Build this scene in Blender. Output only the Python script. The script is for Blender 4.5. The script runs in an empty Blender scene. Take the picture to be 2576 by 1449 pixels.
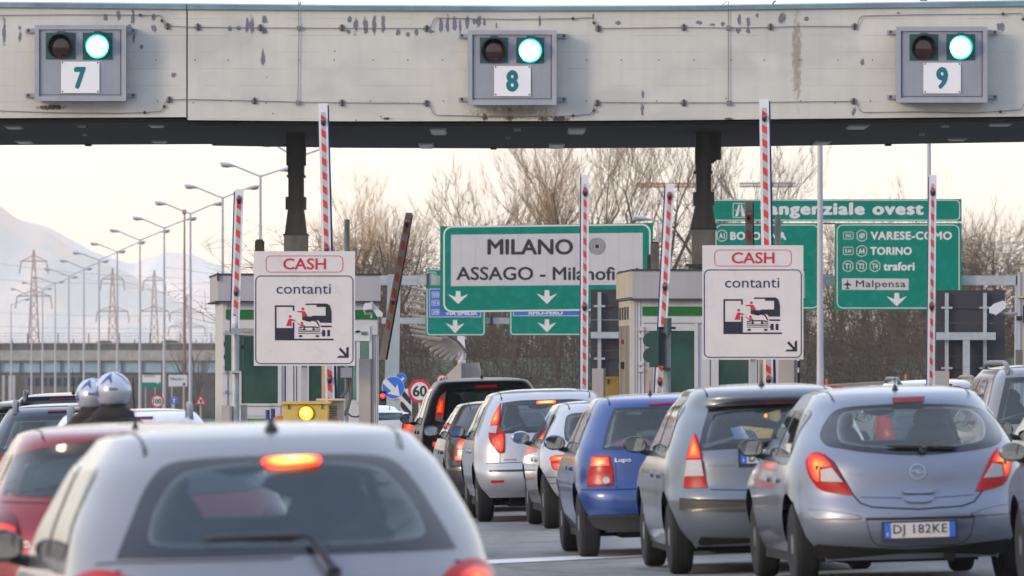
import bpy, math, random
from mathutils import Vector, noise as mnoise
import numpy as np

sc = bpy.context.scene
R = math.radians
# ------------------------------------------------------------------ camera
F, CX, YH, CH = 18605.0, 1288.0, 950.0, 1.6     # focal length and horizon in photo units (2576 wide), eye height
cam = bpy.data.cameras.new('camera')
camo = bpy.data.objects.new('camera', cam)
sc.collection.objects.link(camo)
camo.location = (0, 0, CH)
camo.rotation_euler = (R(90), 0, 0)
cam.lens = 260.0
cam.sensor_width = 36.0
cam.shift_y = (YH - 724.5) / 2576.0
cam.clip_start = 0.5
cam.clip_end = 20000
cam.dof.use_dof = True
cam.dof.focus_distance = 108.0
cam.dof.aperture_fstop = 8.0
sc.camera = camo

# ------------------------------------------------------------------ light
SUN_EL, SUN_AZ = R(14), R(232)      # azimuth clockwise from north (+Y): low behind the camera, to the left
w = bpy.data.worlds.new('World')
sc.world = w
w.use_nodes = True
nt = w.node_tree
nt.nodes.clear()
def N(t, **k):
    n = nt.nodes.new(t)
    for a, b in k.items(): setattr(n, a, b)
    return n
out = N('ShaderNodeOutputWorld'); bg = N('ShaderNodeBackground'); sky = N('ShaderNodeTexSky')
sky.sky_type = 'NISHITA'; sky.sun_disc = False; sky.sun_elevation = SUN_EL; sky.sun_rotation = SUN_AZ
sky.air_density = 1.0; sky.dust_density = 3.0
bg2 = N('ShaderNodeBackground')
tc = N('ShaderNodeTexCoord'); sep = N('ShaderNodeSeparateXYZ'); ramp = N('ShaderNodeValToRGB')
nt.links.new(tc.outputs['Generated'], sep.inputs[0])
nt.links.new(sep.outputs[2], ramp.inputs[0])
cr = ramp.color_ramp
cr.elements[0].position = 0.0; cr.elements[0].color = (1.2, 0.92, 0.76, 1)
cr.elements[1].position = 1.0; cr.elements[1].color = (1.0, 1.18, 1.5, 1)
e = cr.elements.new(0.012); e.color = (1.26, 1.04, 0.88, 1)
e = cr.elements.new(0.03); e.color = (1.30, 1.18, 1.0, 1)
e = cr.elements.new(0.06); e.color = (1.26, 1.19, 1.06, 1)
e = cr.elements.new(0.20); e.color = (1.02, 1.05, 1.10, 1)
e = cr.elements.new(0.45); e.color = (1.0, 1.12, 1.33, 1)
cn = N('ShaderNodeTexNoise'); mp = N('ShaderNodeMapping')
mp.inputs['Scale'].default_value = (5, 5, 22)
cn.inputs['Scale'].default_value = 2.2; cn.inputs['Detail'].default_value = 5
nt.links.new(tc.outputs['Generated'], mp.inputs[0]); nt.links.new(mp.outputs[0], cn.inputs[0])
r2 = N('ShaderNodeMapRange'); r2.inputs[1].default_value = .3; r2.inputs[2].default_value = .7
r2.inputs[3].default_value = 0.94; r2.inputs[4].default_value = 1.05
nt.links.new(cn.outputs[0], r2.inputs[0])
mul = N('ShaderNodeMix', data_type='RGBA', blend_type='MULTIPLY'); mul.inputs[0].default_value = 1
nt.links.new(ramp.outputs[0], mul.inputs[6]); nt.links.new(r2.outputs[0], mul.inputs[7])
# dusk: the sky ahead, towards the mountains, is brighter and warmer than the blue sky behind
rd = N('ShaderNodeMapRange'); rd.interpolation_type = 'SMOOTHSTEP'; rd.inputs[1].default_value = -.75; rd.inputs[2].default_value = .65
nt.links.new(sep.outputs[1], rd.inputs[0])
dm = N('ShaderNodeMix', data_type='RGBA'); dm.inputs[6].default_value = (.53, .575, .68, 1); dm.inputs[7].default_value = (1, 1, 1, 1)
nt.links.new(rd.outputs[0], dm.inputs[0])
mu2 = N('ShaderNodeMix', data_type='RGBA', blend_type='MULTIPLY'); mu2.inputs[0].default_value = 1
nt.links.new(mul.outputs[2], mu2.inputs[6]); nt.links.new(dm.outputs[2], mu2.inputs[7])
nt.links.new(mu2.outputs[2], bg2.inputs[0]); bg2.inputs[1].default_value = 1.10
bg.inputs[1].default_value = 0.05
nt.links.new(sky.outputs[0], bg.inputs[0])
add = N('ShaderNodeAddShader')
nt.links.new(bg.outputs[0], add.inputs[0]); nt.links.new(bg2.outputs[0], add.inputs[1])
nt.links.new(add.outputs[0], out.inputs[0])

sl = bpy.data.lights.new('sun', 'SUN'); sl.energy = 1.5; sl.angle = R(12); sl.color = (1.0, 0.80, 0.60)
so = bpy.data.objects.new('sun', sl); sc.collection.objects.link(so)
sd = Vector((math.sin(SUN_AZ) * math.cos(SUN_EL), math.cos(SUN_AZ) * math.cos(SUN_EL), math.sin(SUN_EL)))
so.rotation_euler = sd.to_track_quat('Z', 'Y').to_euler()
so.location = (-40, -40, 40)

sc.view_settings.view_transform = 'Standard'
sc.view_settings.look = 'None'
sc.view_settings.exposure = 0.0
sc.view_settings.gamma = 1.0
sc.view_settings.use_curve_mapping = False
cy = sc.cycles
cy.max_bounces = 8; cy.transparent_max_bounces = 24; cy.volume_bounces = 0
cy.use_adaptive_sampling = True; cy.adaptive_threshold = 0.02
cy.use_denoising = True
cy.sample_clamp_indirect = 6

# ------------------------------------------------------------------ helpers
rnd = random.Random(7)
HAZE = 1.15e-4
def PX(x, Y): return (x - CX) * Y / F
def PZ(y, Y): return CH + (YH - y) * Y / F
def P(x, y, Y): return Vector((PX(x, Y), Y, PZ(y, Y)))
def S(d, Y): return d * Y / F

def root_of(o):
    while o.parent: o = o.parent
    return o
def tag(o, label=None, cat=None, group=None, kind=None):
    if label: o['label'] = label
    if cat: o['category'] = cat
    if group: o['group'] = group
    if kind: o['kind'] = kind
    return o
def thing(name, label, cat, loc=(0, 0, 0), rz=0.0, group=None):
    o = bpy.data.objects.new(name, None); sc.collection.objects.link(o)
    o.location = loc; o.rotation_euler = (0, 0, rz); o.empty_display_size = 0.2
    return tag(o, label, cat, group)

class MB:
    """collects shapes, then links them as one mesh object"""
    def __init__(s): s.v = []; s.f = []; s.uv = None
    def add(s, vs, fs):
        b = len(s.v); s.v += [tuple(v) for v in vs]; s.f += [tuple(i + b for i in f) for f in fs]; return s
    def box(s, x0, x1, y0, y1, z0, z1):
        return s.add([(x0,y0,z0),(x1,y0,z0),(x1,y1,z0),(x0,y1,z0),(x0,y0,z1),(x1,y0,z1),(x1,y1,z1),(x0,y1,z1)],
                     [(0,3,2,1),(4,5,6,7),(0,1,5,4),(1,2,6,5),(2,3,7,6),(3,0,4,7)])
    def pbox(s, px0, px1, py0, py1, Y, d):      # box whose front face is given in photo units at distance Y, d metres deep
        return s.box(PX(px0, Y), PX(px1, Y), Y, Y + d, PZ(py1, Y), PZ(py0, Y))
    def prism(s, pts, y0, y1):                  # outline [(x,z)] extruded from y0 to y1
        n = len(pts)
        a = sum(pts[i][0]*pts[(i+1)%n][1]-pts[(i+1)%n][0]*pts[i][1] for i in range(n))
        if a < 0: pts = pts[::-1]
        vs = [(x, y0, z) for x, z in pts] + [(x, y1, z) for x, z in pts]
        fs = [tuple(range(n)), tuple(range(2*n-1, n-1, -1))]
        fs += [(i, i+n, (i+1)%n+n, (i+1)%n) for i in range(n)]
        return s.add(vs, fs)
    def pprism(s, pts, Y, d): return s.prism([(PX(x, Y), PZ(y, Y)) for x, y in pts], Y, Y + d)
    def ring(s, o, i, y0, y1):                  # closed frame between outlines o and i (same count)
        n = len(o)
        vs = [(x,y0,z) for x,z in o]+[(x,y0,z) for x,z in i]+[(x,y1,z) for x,z in o]+[(x,y1,z) for x,z in i]
        fs = []
        for k in range(n):
            j = (k+1) % n
            fs += [(k,j,n+j,n+k),(k,2*n+k,2*n+j,j),(n+k,n+j,3*n+j,3*n+k),(2*n+k,3*n+k,3*n+j,2*n+j)]
        return s.add(vs, fs)
    def pframe(s, x0, x1, y0, y1, r, t, Y, d=.006, n=6):
        o = rrect(x0, x1, y0, y1, r, n); i = rrect(x0+t, x1-t, y0+t, y1-t, max(r-t, .5), n)
        c = lambda q: [(PX(a, Y), PZ(b, Y)) for a, b in q]
        return s.ring(c(o), c(i), Y, Y + d)
    def tube(s, pts, r, n=8, caps=True):
        pts = [Vector(p) for p in pts]
        rs = r if isinstance(r, (list, tuple)) else [r]*len(pts)
        vs = []; fs = []
        up = None
        for k, p in enumerate(pts):
            d = (pts[min(k+1, len(pts)-1)] - pts[max(k-1, 0)])
            d = d.normalized() if d.length > 1e-9 else Vector((0,0,1))
            if up is None:
                up = Vector((0,1,0)) if abs(d.y) < .9 else Vector((1,0,0))
            a = d.cross(up).normalized(); b = a.cross(d).normalized(); up = b
            for q in range(n):
                t = 2*math.pi*q/n
                vs.append(p + (a*math.cos(t) + b*math.sin(t))*rs[k])
        for k in range(len(pts)-1):
            for q in range(n):
                fs.append((k*n+q, (k+1)*n+q, (k+1)*n+(q+1)%n, k*n+(q+1)%n))
        if caps and n > 2:
            fs.append(tuple(range(n))); fs.append(tuple(range(len(vs)-1, len(vs)-n-1, -1)))
        return s.add(vs, fs)
    def lathe(s, prof, c, axis='Y', n=24):      # prof [(radius, along)] around an axis through c
        vs = []; fs = []
        for r_, a in prof:
            for q in range(n):
                t = 2*math.pi*q/n; u, v = r_*math.cos(t), r_*math.sin(t)
                p = {'Y': (u, a, v), 'X': (a, u, v), 'Z': (u, v, a)}[axis]
                vs.append((c[0]+p[0], c[1]+p[1], c[2]+p[2]))
        m = len(prof)
        for k in range(m-1):
            for q in range(n):
                fs.append((k*n+q, k*n+(q+1)%n, (k+1)*n+(q+1)%n, (k+1)*n+q))
        fs.append(tuple(range(n))); fs.append(tuple((m-1)*n+q for q in range(n)))
        return s.add(vs, fs)
    def ball(s, c, rx, ry, rz, n=16, m=10):
        vs = []; fs = []
        for i in range(m+1):
            t = math.pi*i/m
            for j in range(n):
                u = 2*math.pi*j/n
                vs.append((c[0]+rx*math.sin(t)*math.cos(u), c[1]+ry*math.sin(t)*math.sin(u), c[2]+rz*math.cos(t)))
        for i in range(m):
            for j in range(n): fs.append((i*n+j, (i+1)*n+j, (i+1)*n+(j+1)%n, i*n+(j+1)%n))
        return s.add(vs, fs)
    def build(s, name, mat, parent=None, smooth=False, local=False, fix=True, sharp=None):
        me = bpy.data.meshes.new(name)
        v = s.v
        if parent is not None and not local:
            r = root_of(parent); L = r.location; a = -r.rotation_euler.z; c_, s_ = math.cos(a), math.sin(a)
            v = [((x-L.x)*c_-(y-L.y)*s_, (x-L.x)*s_+(y-L.y)*c_, z-L.z) for x, y, z in v]
        me.from_pydata(v, [], s.f)
        if s.uv is not None:
            ul = me.uv_layers.new(name='UVMap')
            for lp in me.loops: ul.data[lp.index].uv = s.uv[lp.vertex_index]
        if fix and len(s.f) < 4000:
            import bmesh
            bm = bmesh.new(); bm.from_mesh(me)
            bmesh.ops.recalc_face_normals(bm, faces=bm.faces[:]); bm.to_mesh(me); bm.free()
        o = bpy.data.objects.new(name, me); sc.collection.objects.link(o)
        if mat is not None: me.materials.append(mat)
        if smooth:
            me.shade_smooth()
            if sharp: me.set_sharp_from_angle(angle=R(sharp))
        if parent is not None: o.parent = parent
        me.update()
        return o

def rrect(x0, x1, y0, y1, r, n=6):
    r = min(r, abs(x1-x0)/2, abs(y1-y0)/2)
    pts = []
    for cx_, cy_, a0 in ((x1-r, y1-r, 0), (x0+r, y1-r, 90), (x0+r, y0+r, 180), (x1-r, y0+r, 270)):
        for k in range(n+1):
            t = R(a0 + 90*k/n); pts.append((cx_+r*math.cos(t), cy_+r*math.sin(t)))
    return pts
def circ(cx_, cy_, r, n=32, ry=None):
    return [(cx_+r*math.cos(2*math.pi*k/n), cy_+(ry or r)*math.sin(2*math.pi*k/n)) for k in range(n)]

def copy_tree(o, parent=None):
    c = o.copy(); sc.collection.objects.link(c); c.parent = parent
    for ch in list(o.children): copy_tree(ch, c)
    return c

_tc = {}
def text_mesh(body, bold=0.0, spacing=1.0):
    k = (body, bold, spacing)
    if k not in _tc:
        c = bpy.data.curves.new('lettering', 'FONT'); c.body = body; c.offset = bold; c.space_character = spacing
        c.resolution_u = 3; c.extrude = 0.01
        o = bpy.data.objects.new('lettering', c)
        m = bpy.data.meshes.new_from_object(o)
        vs = [tuple(v.co) for v in m.vertices]; fs = [tuple(p.vertices) for p in m.polygons]
        bpy.data.objects.remove(o); bpy.data.curves.remove(c); bpy.data.meshes.remove(m)
        _tc[k] = (vs, fs)
    return _tc[k]
def lettering(body, x0, x1, z0, z1, y, mat, parent, bold=0.02, name='lettering', d=.004, spacing=1.0, mapf=None, local=False, shear=0):
    """text fitted to the box x0..x1, z0..z1 (metres) facing -Y at distance y"""
    vs, fs = text_mesh(body, 0.0, spacing)
    if bold > .004:           # heavier strokes: the letters repeated a hair to each side, each layer a little behind the last
        n_ = len(vs); V = []; Fc = []
        for k, (ox, oz) in enumerate(((0,0),(-1,0),(1,0),(0,-.8),(0,.8),(-.7,-.6),(.7,.6))):
            V += [(v[0]+ox*bold*1.5, v[1]+oz*bold*1.5, v[2], k) for v in vs]; Fc += [tuple(i+k*n_ for i in f) for f in fs]
        vs, fs = V, Fc
    else: vs = [(*v, 0) for v in vs]
    a0, a1 = min(v[0] for v in vs), max(v[0] for v in vs); b0, b1 = min(v[1] for v in vs), max(v[1] for v in vs)
    m = MB()
    q = []
    for v in vs:
        X = x0 + (v[0]-a0)/(a1-a0)*(x1-x0); Z = z0 + (v[1]-b0)/(b1-b0)*(z1-z0)
        X += shear*(Z-z0)
        if mapf: q.append(mapf(X, Z, d-.0003*v[3] if v[2] > 0 else -0.002-.0003*v[3]))
        else: q.append((X, y - (d-.0003*v[3] if v[2] > 0 else -.0002*v[3]), Z))
    m.add(q, fs)
    return m.build(name, mat, parent, local=local, fix=False)
def plettering(body, x0, x1, y0, y1, Y, mat, parent, **k):
    return lettering(body, PX(x0, Y), PX(x1, Y), PZ(y1, Y), PZ(y0, Y), Y, mat, parent, **k)

# ------------------------------------------------------------------ materials
_m = {}
def mat(name, col, rough=.5, metal=0.0, var=0.12, scale=3.0, bump=0.0, bscale=40.0, coat=0.0, emit=0.0, ecol=None,
        streak=0.0, spec=.5, dirt=None, dirt_amt=0.0):
    if name in _m: return _m[name]
    m = bpy.data.materials.new(name); m.use_nodes = True; _m[name] = m
    t = m.node_tree; b = t.nodes['Principled BSDF']
    b.inputs['Roughness'].default_value = rough; b.inputs['Metallic'].default_value = metal
    b.inputs['Coat Weight'].default_value = coat; b.inputs['Coat Roughness'].default_value = .06
    b.inputs['Specular IOR Level'].default_value = spec
    if emit:
        b.inputs['Emission Color'].default_value = tuple(ecol or col)[:3] + (1,)
        b.inputs['Emission Strength'].default_value = emit
    g = t.nodes.new('ShaderNodeNewGeometry')
    src = g.outputs['Position']
    if var or dirt_amt or streak:
        n = t.nodes.new('ShaderNodeTexNoise'); n.inputs['Scale'].default_value = scale; n.inputs['Detail'].default_value = 6
        n.inputs['Roughness'].default_value = .62
        t.links.new(src, n.inputs['Vector'])
        r = t.nodes.new('ShaderNodeMapRange'); r.inputs[1].default_value = .3; r.inputs[2].default_value = .7
        r.inputs[3].default_value = 1-var; r.inputs[4].default_value = 1+var
        t.links.new(n.outputs[0], r.inputs[0])
        mx = t.nodes.new('ShaderNodeMix'); mx.data_type = 'RGBA'; mx.blend_type = 'MULTIPLY'; mx.inputs[0].default_value = 1
        mx.inputs[6].default_value = (*col[:3], 1); t.links.new(r.outputs[0], mx.inputs[7])
        last = mx.outputs[2]
        if streak:
            mp_ = t.nodes.new('ShaderNodeMapping'); mp_.inputs['Scale'].default_value = (9, 9, .5)
            t.links.new(src, mp_.inputs[0])
            n2 = t.nodes.new('ShaderNodeTexNoise'); n2.inputs['Scale'].default_value = 1; n2.inputs['Detail'].default_value = 4
            t.links.new(mp_.outputs[0], n2.inputs['Vector'])
            r3 = t.nodes.new('ShaderNodeMapRange'); r3.inputs[1].default_value = .45; r3.inputs[2].default_value = .75
            r3.inputs[3].default_value = 0; r3.inputs[4].default_value = streak
            t.links.new(n2.outputs[0], r3.inputs[0])
            m3 = t.nodes.new('ShaderNodeMix'); m3.data_type = 'RGBA'
            dc = dirt or tuple(c*.45 for c in col[:3]); m3.inputs[7].default_value = (*dc[:3], 1)
            t.links.new(r3.outputs[0], m3.inputs[0]); t.links.new(last, m3.inputs[6]); last = m3.outputs[2]
        if dirt_amt:
            n4 = t.nodes.new('ShaderNodeTexNoise'); n4.inputs['Scale'].default_value = scale*2.3; n4.inputs['Detail'].default_value = 8
            t.links.new(src, n4.inputs['Vector'])
            r4 = t.nodes.new('ShaderNodeMapRange'); r4.inputs[1].default_value = .5; r4.inputs[2].default_value = .72
            r4.inputs[4].default_value = dirt_amt
            t.links.new(n4.outputs[0], r4.inputs[0])
            m4 = t.nodes.new('ShaderNodeMix'); m4.data_type = 'RGBA'
            dc = dirt or tuple(c*.45 for c in col[:3]); m4.inputs[7].default_value = (*dc[:3], 1)
            t.links.new(r4.outputs[0], m4.inputs[0]); t.links.new(last, m4.inputs[6]); last = m4.outputs[2]
        t.links.new(last, b.inputs['Base Color'])
        if rough > .2:
            rr = t.nodes.new('ShaderNodeMapRange'); rr.inputs[3].default_value = rough*.82; rr.inputs[4].default_value = min(1, rough*1.2)
            t.links.new(n.outputs[0], rr.inputs[0]); t.links.new(rr.outputs[0], b.inputs['Roughness'])
    else:
        b.inputs['Base Color'].default_value = (*col[:3], 1)
    if bump:
        nb = t.nodes.new('ShaderNodeTexNoise'); nb.inputs['Scale'].default_value = bscale; nb.inputs['Detail'].default_value = 4
        t.links.new(src, nb.inputs['Vector'])
        bp = t.nodes.new('ShaderNodeBump'); bp.inputs['Strength'].default_value = bump; bp.inputs['Distance'].default_value = .02
        t.links.new(nb.outputs[0], bp.inputs['Height']); t.links.new(bp.outputs[0], b.inputs['Normal'])
    return m

def paint(name, col, metal=.55, rough=.34):
    m = mat(name, col, rough=rough, metal=metal, var=.03, scale=2, coat=.85, dirt=(.16,.15,.13), dirt_amt=.10)
    return m

def glass(name, tint=(.55,.6,.6), refl=1.0, op=0.0, opc=(.03,.04,.045)):
    if name in _m: return _m[name]
    m = bpy.data.materials.new(name); m.use_nodes = True; _m[name] = m
    t = m.node_tree; t.nodes.remove(t.nodes['Principled BSDF']); o = t.nodes['Material Output']
    tr = t.nodes.new('ShaderNodeBsdfTransparent'); tr.inputs[0].default_value = (*tint, 1)
    gl = t.nodes.new('ShaderNodeBsdfGlossy'); gl.inputs[1].default_value = .03; gl.inputs[0].default_value = (refl,)*3 + (1,)
    df = t.nodes.new('ShaderNodeBsdfDiffuse'); df.inputs[0].default_value = (*opc, 1)
    lw = t.nodes.new('ShaderNodeLayerWeight'); pw = t.nodes.new('ShaderNodeMath'); pw.operation = 'POWER'; pw.inputs[1].default_value = 5
    t.links.new(lw.outputs['Facing'], pw.inputs[0]); fr = t.nodes.new('ShaderNodeMath'); fr.operation = 'MULTIPLY_ADD'; fr.inputs[1].default_value = .85; fr.inputs[2].default_value = .055
    lw.inputs[0].default_value = .5; t.links.new(pw.outputs[0], fr.inputs[0])
    m1 = t.nodes.new('ShaderNodeMixShader'); m2 = t.nodes.new('ShaderNodeMixShader')
    m1.inputs[0].default_value = op
    t.links.new(tr.outputs[0], m1.inputs[1]); t.links.new(df.outputs[0], m1.inputs[2])
    t.links.new(fr.outputs[0], m2.inputs[0]); t.links.new(m1.outputs[0], m2.inputs[1]); t.links.new(gl.outputs[0], m2.inputs[2])
    t.links.new(m2.outputs[0], o.inputs[0])
    return m

def glow(name, rim, mid, core, strength, base=(.3,.01,.01), k=1.0, rim_e=.25, cell=0.0):
    """lit lamp lens: emission falls from core to rim along UV.x (0 centre .. 1 edge)"""
    if name in _m: return _m[name]
    m = bpy.data.materials.new(name); m.use_nodes = True; _m[name] = m
    t = m.node_tree; b = t.nodes['Principled BSDF']; b.inputs['Roughness'].default_value = .3
    b.inputs['Base Color'].default_value = (*base, 1); b.inputs['Coat Weight'].default_value = .15
    uv = t.nodes.new('ShaderNodeUVMap'); sp = t.nodes.new('ShaderNodeSeparateXYZ'); t.links.new(uv.outputs[0], sp.inputs[0])
    r = t.nodes.new('ShaderNodeValToRGB'); c = r.color_ramp
    c.elements[0].position = 0; c.elements[0].color = (*core, 1)
    c.elements[1].position = 1; c.elements[1].color = (*[x*rim_e for x in rim], 1)
    q = c.elements.new(.45*k); q.color = (*mid, 1)
    q = c.elements.new(min(.95, .8*k)); q.color = (*rim, 1)
    t.links.new(sp.outputs[0], r.inputs[0]); t.links.new(r.outputs[0], b.inputs['Emission Color'])
    b.inputs['Emission Strength'].default_value = strength
    if cell:
        g = t.nodes.new('ShaderNodeNewGeometry'); v = t.nodes.new('ShaderNodeTexVoronoi'); v.inputs['Scale'].default_value = cell
        t.links.new(g.outputs['Position'], v.inputs['Vector'])
        mr = t.nodes.new('ShaderNodeMapRange'); mr.inputs[1].default_value = 0; mr.inputs[2].default_value = .6
        mr.inputs[3].default_value = strength*1.25; mr.inputs[4].default_value = strength*.55
        t.links.new(v.outputs[0], mr.inputs[0]); t.links.new(mr.outputs[0], b.inputs['Emission Strength'])
    return m

WHITE = mat('white_paint', (.72,.71,.70), .45, var=.05, scale=4, dirt=(.3,.28,.25), dirt_amt=.15)
SIGNW = mat('sign_white', (.62,.60,.62), .35, var=.04, scale=2.5, dirt=(.4,.38,.34), dirt_amt=.12)
SIGNP = mat('sign_panel_white', (.66,.62,.62), .28, var=.05, scale=2.0, coat=.4, dirt=(.4,.36,.3), dirt_amt=.15)
SIGNG = mat('sign_green', (.0,.19,.138), .6, spec=.12, var=.09, scale=2.0, dirt=(.05,.3,.23), dirt_amt=.25)
SIGNB = mat('sign_blue', (.03,.12,.55), .4, var=.06)
BLACK = mat('sign_black', (.012,.012,.018), .5, var=0)
NAVY = mat('sign_navy', (.02,.03,.10), .45, var=0)
SRED = mat('sign_red', (.52,.02,.05), .45, var=.05)
RED = mat('stripe_red', (.60,.045,.03), .42, var=.12, scale=12)
TEAL = mat('digit_teal', (.005,.15,.19), .5, var=.05)
STEEL = mat('galvanised_steel', (.40,.44,.46), .5, metal=.35, var=.14, scale=7, streak=.25, dirt=(.2,.21,.22))
DARKST = mat('dark_steel', (.035,.033,.03), .55, var=.25, scale=9, streak=.4, dirt=(.11,.11,.10))
GREYM = mat('grey_metal', (.30,.32,.37), .45, metal=.2, var=.06, scale=3, streak=.15)
RUB = mat('rubber', (.011,.011,.012), .85, var=.2, scale=20)
BLKPL = mat('black_plastic', (.02,.021,.024), .4, var=.1, scale=20)
CONC = mat('bare_concrete', (.33,.32,.29), .85, var=.14, scale=1.5, bump=.3, streak=.3, dirt=(.13,.12,.11))
# ------------------------------------------------------------------ ground
XF = .028      # crossfall of the plaza: the right side is higher
def sm(t): t = max(0, min(1, t)); return t*t*(3-2*t)
def gh(x, y):
    h = -4.0*sm((y-125)/420.0) + XF*max(-9, min(9, x))*(1-sm((y-90)/45.0))
    bank = sm((y-290)/85.0)*sm((x+17)/9.0)*(1-sm((y-620)/200.0))
    return h + bank*5.2
def sheet(name, xs, ys, mt, dz=0.0, hf=gh, label=None):
    m = MB(); nx = len(xs)
    vs = [(x, y, hf(x, y)+dz) for y in ys for x in xs]
    fs = [(j*nx+i, j*nx+i+1, (j+1)*nx+i+1, (j+1)*nx+i) for j in range(len(ys)-1) for i in range(nx-1)]
    m.add(vs, fs)
    return tag(m.build(name, mt, smooth=True, fix=False), label=label, kind='structure')
GRASS = mat('grass', (.050,.068,.022), .95, var=.35, scale=.35, dirt=(.045,.038,.026), dirt_amt=.6, bump=.5, bscale=6)
def asphalt():
    m = mat('asphalt', (.235,.228,.218), .82, var=.10, scale=.9, dirt=(.16,.156,.15), dirt_amt=.45, bump=.45, bscale=140)
    t = m.node_tree; b = t.nodes['Principled BSDF']
    # aggregate speckle and long tyre-polished bands along the lanes
    g = t.nodes.new('ShaderNodeNewGeometry')
    n = t.nodes.new('ShaderNodeTexNoise'); n.inputs['Scale'].default_value = 90; n.inputs['Detail'].default_value = 2
    t.links.new(g.outputs['Position'], n.inputs['Vector'])
    r = t.nodes.new('ShaderNodeMapRange'); r.inputs[1].default_value = .35; r.inputs[2].default_value = .65
    r.inputs[3].default_value = .72; r.inputs[4].default_value = 1.28; t.links.new(n.outputs[0], r.inputs[0])
    mp_ = t.nodes.new('ShaderNodeMapping'); mp_.inputs['Scale'].default_value = (1.1, .035, 1); mp_.inputs['Rotation'].default_value = (0,0,.06)
    t.links.new(g.outputs['Position'], mp_.inputs[0])
    n2 = t.nodes.new('ShaderNodeTexNoise'); n2.inputs['Scale'].default_value = 1; n2.inputs['Detail'].default_value = 3
    t.links.new(mp_.outputs[0], n2.inputs['Vector'])
    r2_ = t.nodes.new('ShaderNodeMapRange'); r2_.inputs[1].default_value = .35; r2_.inputs[2].default_value = .65
    r2_.inputs[3].default_value = .62; r2_.inputs[4].default_value = 1.16; t.links.new(n2.outputs[0], r2_.inputs[0])
    ml = t.nodes.new('ShaderNodeMath'); ml.operation = 'MULTIPLY'
    t.links.new(r.outputs[0], ml.inputs[0]); t.links.new(r2_.outputs[0], ml.inputs[1])
    # cracks and darker repair patches
    cv = t.nodes.new('ShaderNodeTexVoronoi'); cv.feature = 'DISTANCE_TO_EDGE'; cv.inputs['Scale'].default_value = .42
    nn = t.nodes.new('ShaderNodeTexNoise'); nn.inputs['Scale'].default_value = 1.3; nn.inputs['Detail'].default_value = 4
    va = t.nodes.new('ShaderNodeMixRGB'); va.blend_type = 'ADD'; va.inputs[0].default_value = .55
    t.links.new(g.outputs['Position'], nn.inputs['Vector']); t.links.new(g.outputs['Position'], va.inputs[1]); t.links.new(nn.outputs[1], va.inputs[2]); t.links.new(va.outputs[0], cv.inputs['Vector'])
    ck = t.nodes.new('ShaderNodeMapRange'); ck.inputs[1].default_value = .0; ck.inputs[2].default_value = .022; ck.inputs[3].default_value = .55; ck.inputs[4].default_value = 1.0
    t.links.new(cv.outputs[0], ck.inputs[0])
    m5 = t.nodes.new('ShaderNodeMath'); m5.operation = 'MULTIPLY'; t.links.new(ml.outputs[0], m5.inputs[0]); t.links.new(ck.outputs[0], m5.inputs[1]); ml = m5
    src = b.inputs['Base Color'].links[0].from_socket
    mx = t.nodes.new('ShaderNodeMix'); mx.data_type = 'RGBA'; mx.blend_type = 'MULTIPLY'; mx.inputs[0].default_value = 1
    t.links.new(src, mx.inputs[6]); t.links.new(ml.outputs[0], mx.inputs[7]); t.links.new(mx.outputs[2], b.inputs['Base Color'])
    return m
ASPH = asphalt()
xs = [-3000,-1500,-800,-400,-200,-120,-80,-60,-45,-35] + [-30+1.5*i for i in range(60)] + [70,90,120,200,400,800,1500,3000]
ys = [-300,-60,0,40,80,120] + [130+10*i for i in range(60)] + [740,780,850,1000,1400,2000,3000,4100]
sheet('ground', xs, ys, GRASS, dz=-.03)
xr = [-70+5*i for i in range(33)]
yr_ = [-40,0,40,80,110,125]+[130+8*i for i in range(18)]
sheet('road', xr, yr_, ASPH)
# the far motorway lanes running on towards the flyover, left of the bank
sheet('road', [-75,-60,-50,-40,-32,-26,-20,-16], [274+15*i for i in range(45)], ASPH, dz=.0)

LINE = mat('road_paint', (.66,.66,.64), .6, var=.10, scale=3, dirt=(.3,.3,.29), dirt_amt=.5)
def strip(pts, wd, name='road_marking'):
    m = MB()
    for (x0,y0),(x1,y1) in zip(pts, pts[1:]):
        d = Vector((x1-x0, y1-y0, 0)).normalized(); n_ = Vector((-d.y, d.x, 0))*wd/2
        m.add([(x0-n_.x,y0-n_.y,gh(x0,y0)+.005),(x1-n_.x,y1-n_.y,gh(x1,y1)+.005),(x1+n_.x,y1+n_.y,gh(x1,y1)+.005),(x0+n_.x,y0+n_.y,gh(x0,y0)+.005)], [(0,1,2,3)])
    return tag(m.build(name, LINE, fix=False), kind='structure')
def gp(px, py):                       # point of the flat road seen at a photo position
    Y = CH*F/(py-YH); return (PX(px, Y), Y)
m = MB()
q = [gp(1190,1419), gp(2050,1402), gp(2050,1394.5), gp(1190,1409)]
m.add([(x,y,gh(x,y)+.006) for x,y in q], [(0,1,2,3)])
tag(m.build('road_marking', LINE, fix=False), kind='structure')
for x0 in (-9.4, 6.6, 11.6):
    for k in range(14):
        y0 = 30+k*6.5; strip([(x0-.06*(y0-60), y0), (x0-.06*(y0-56.8), y0+3.2)], .14)
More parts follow.
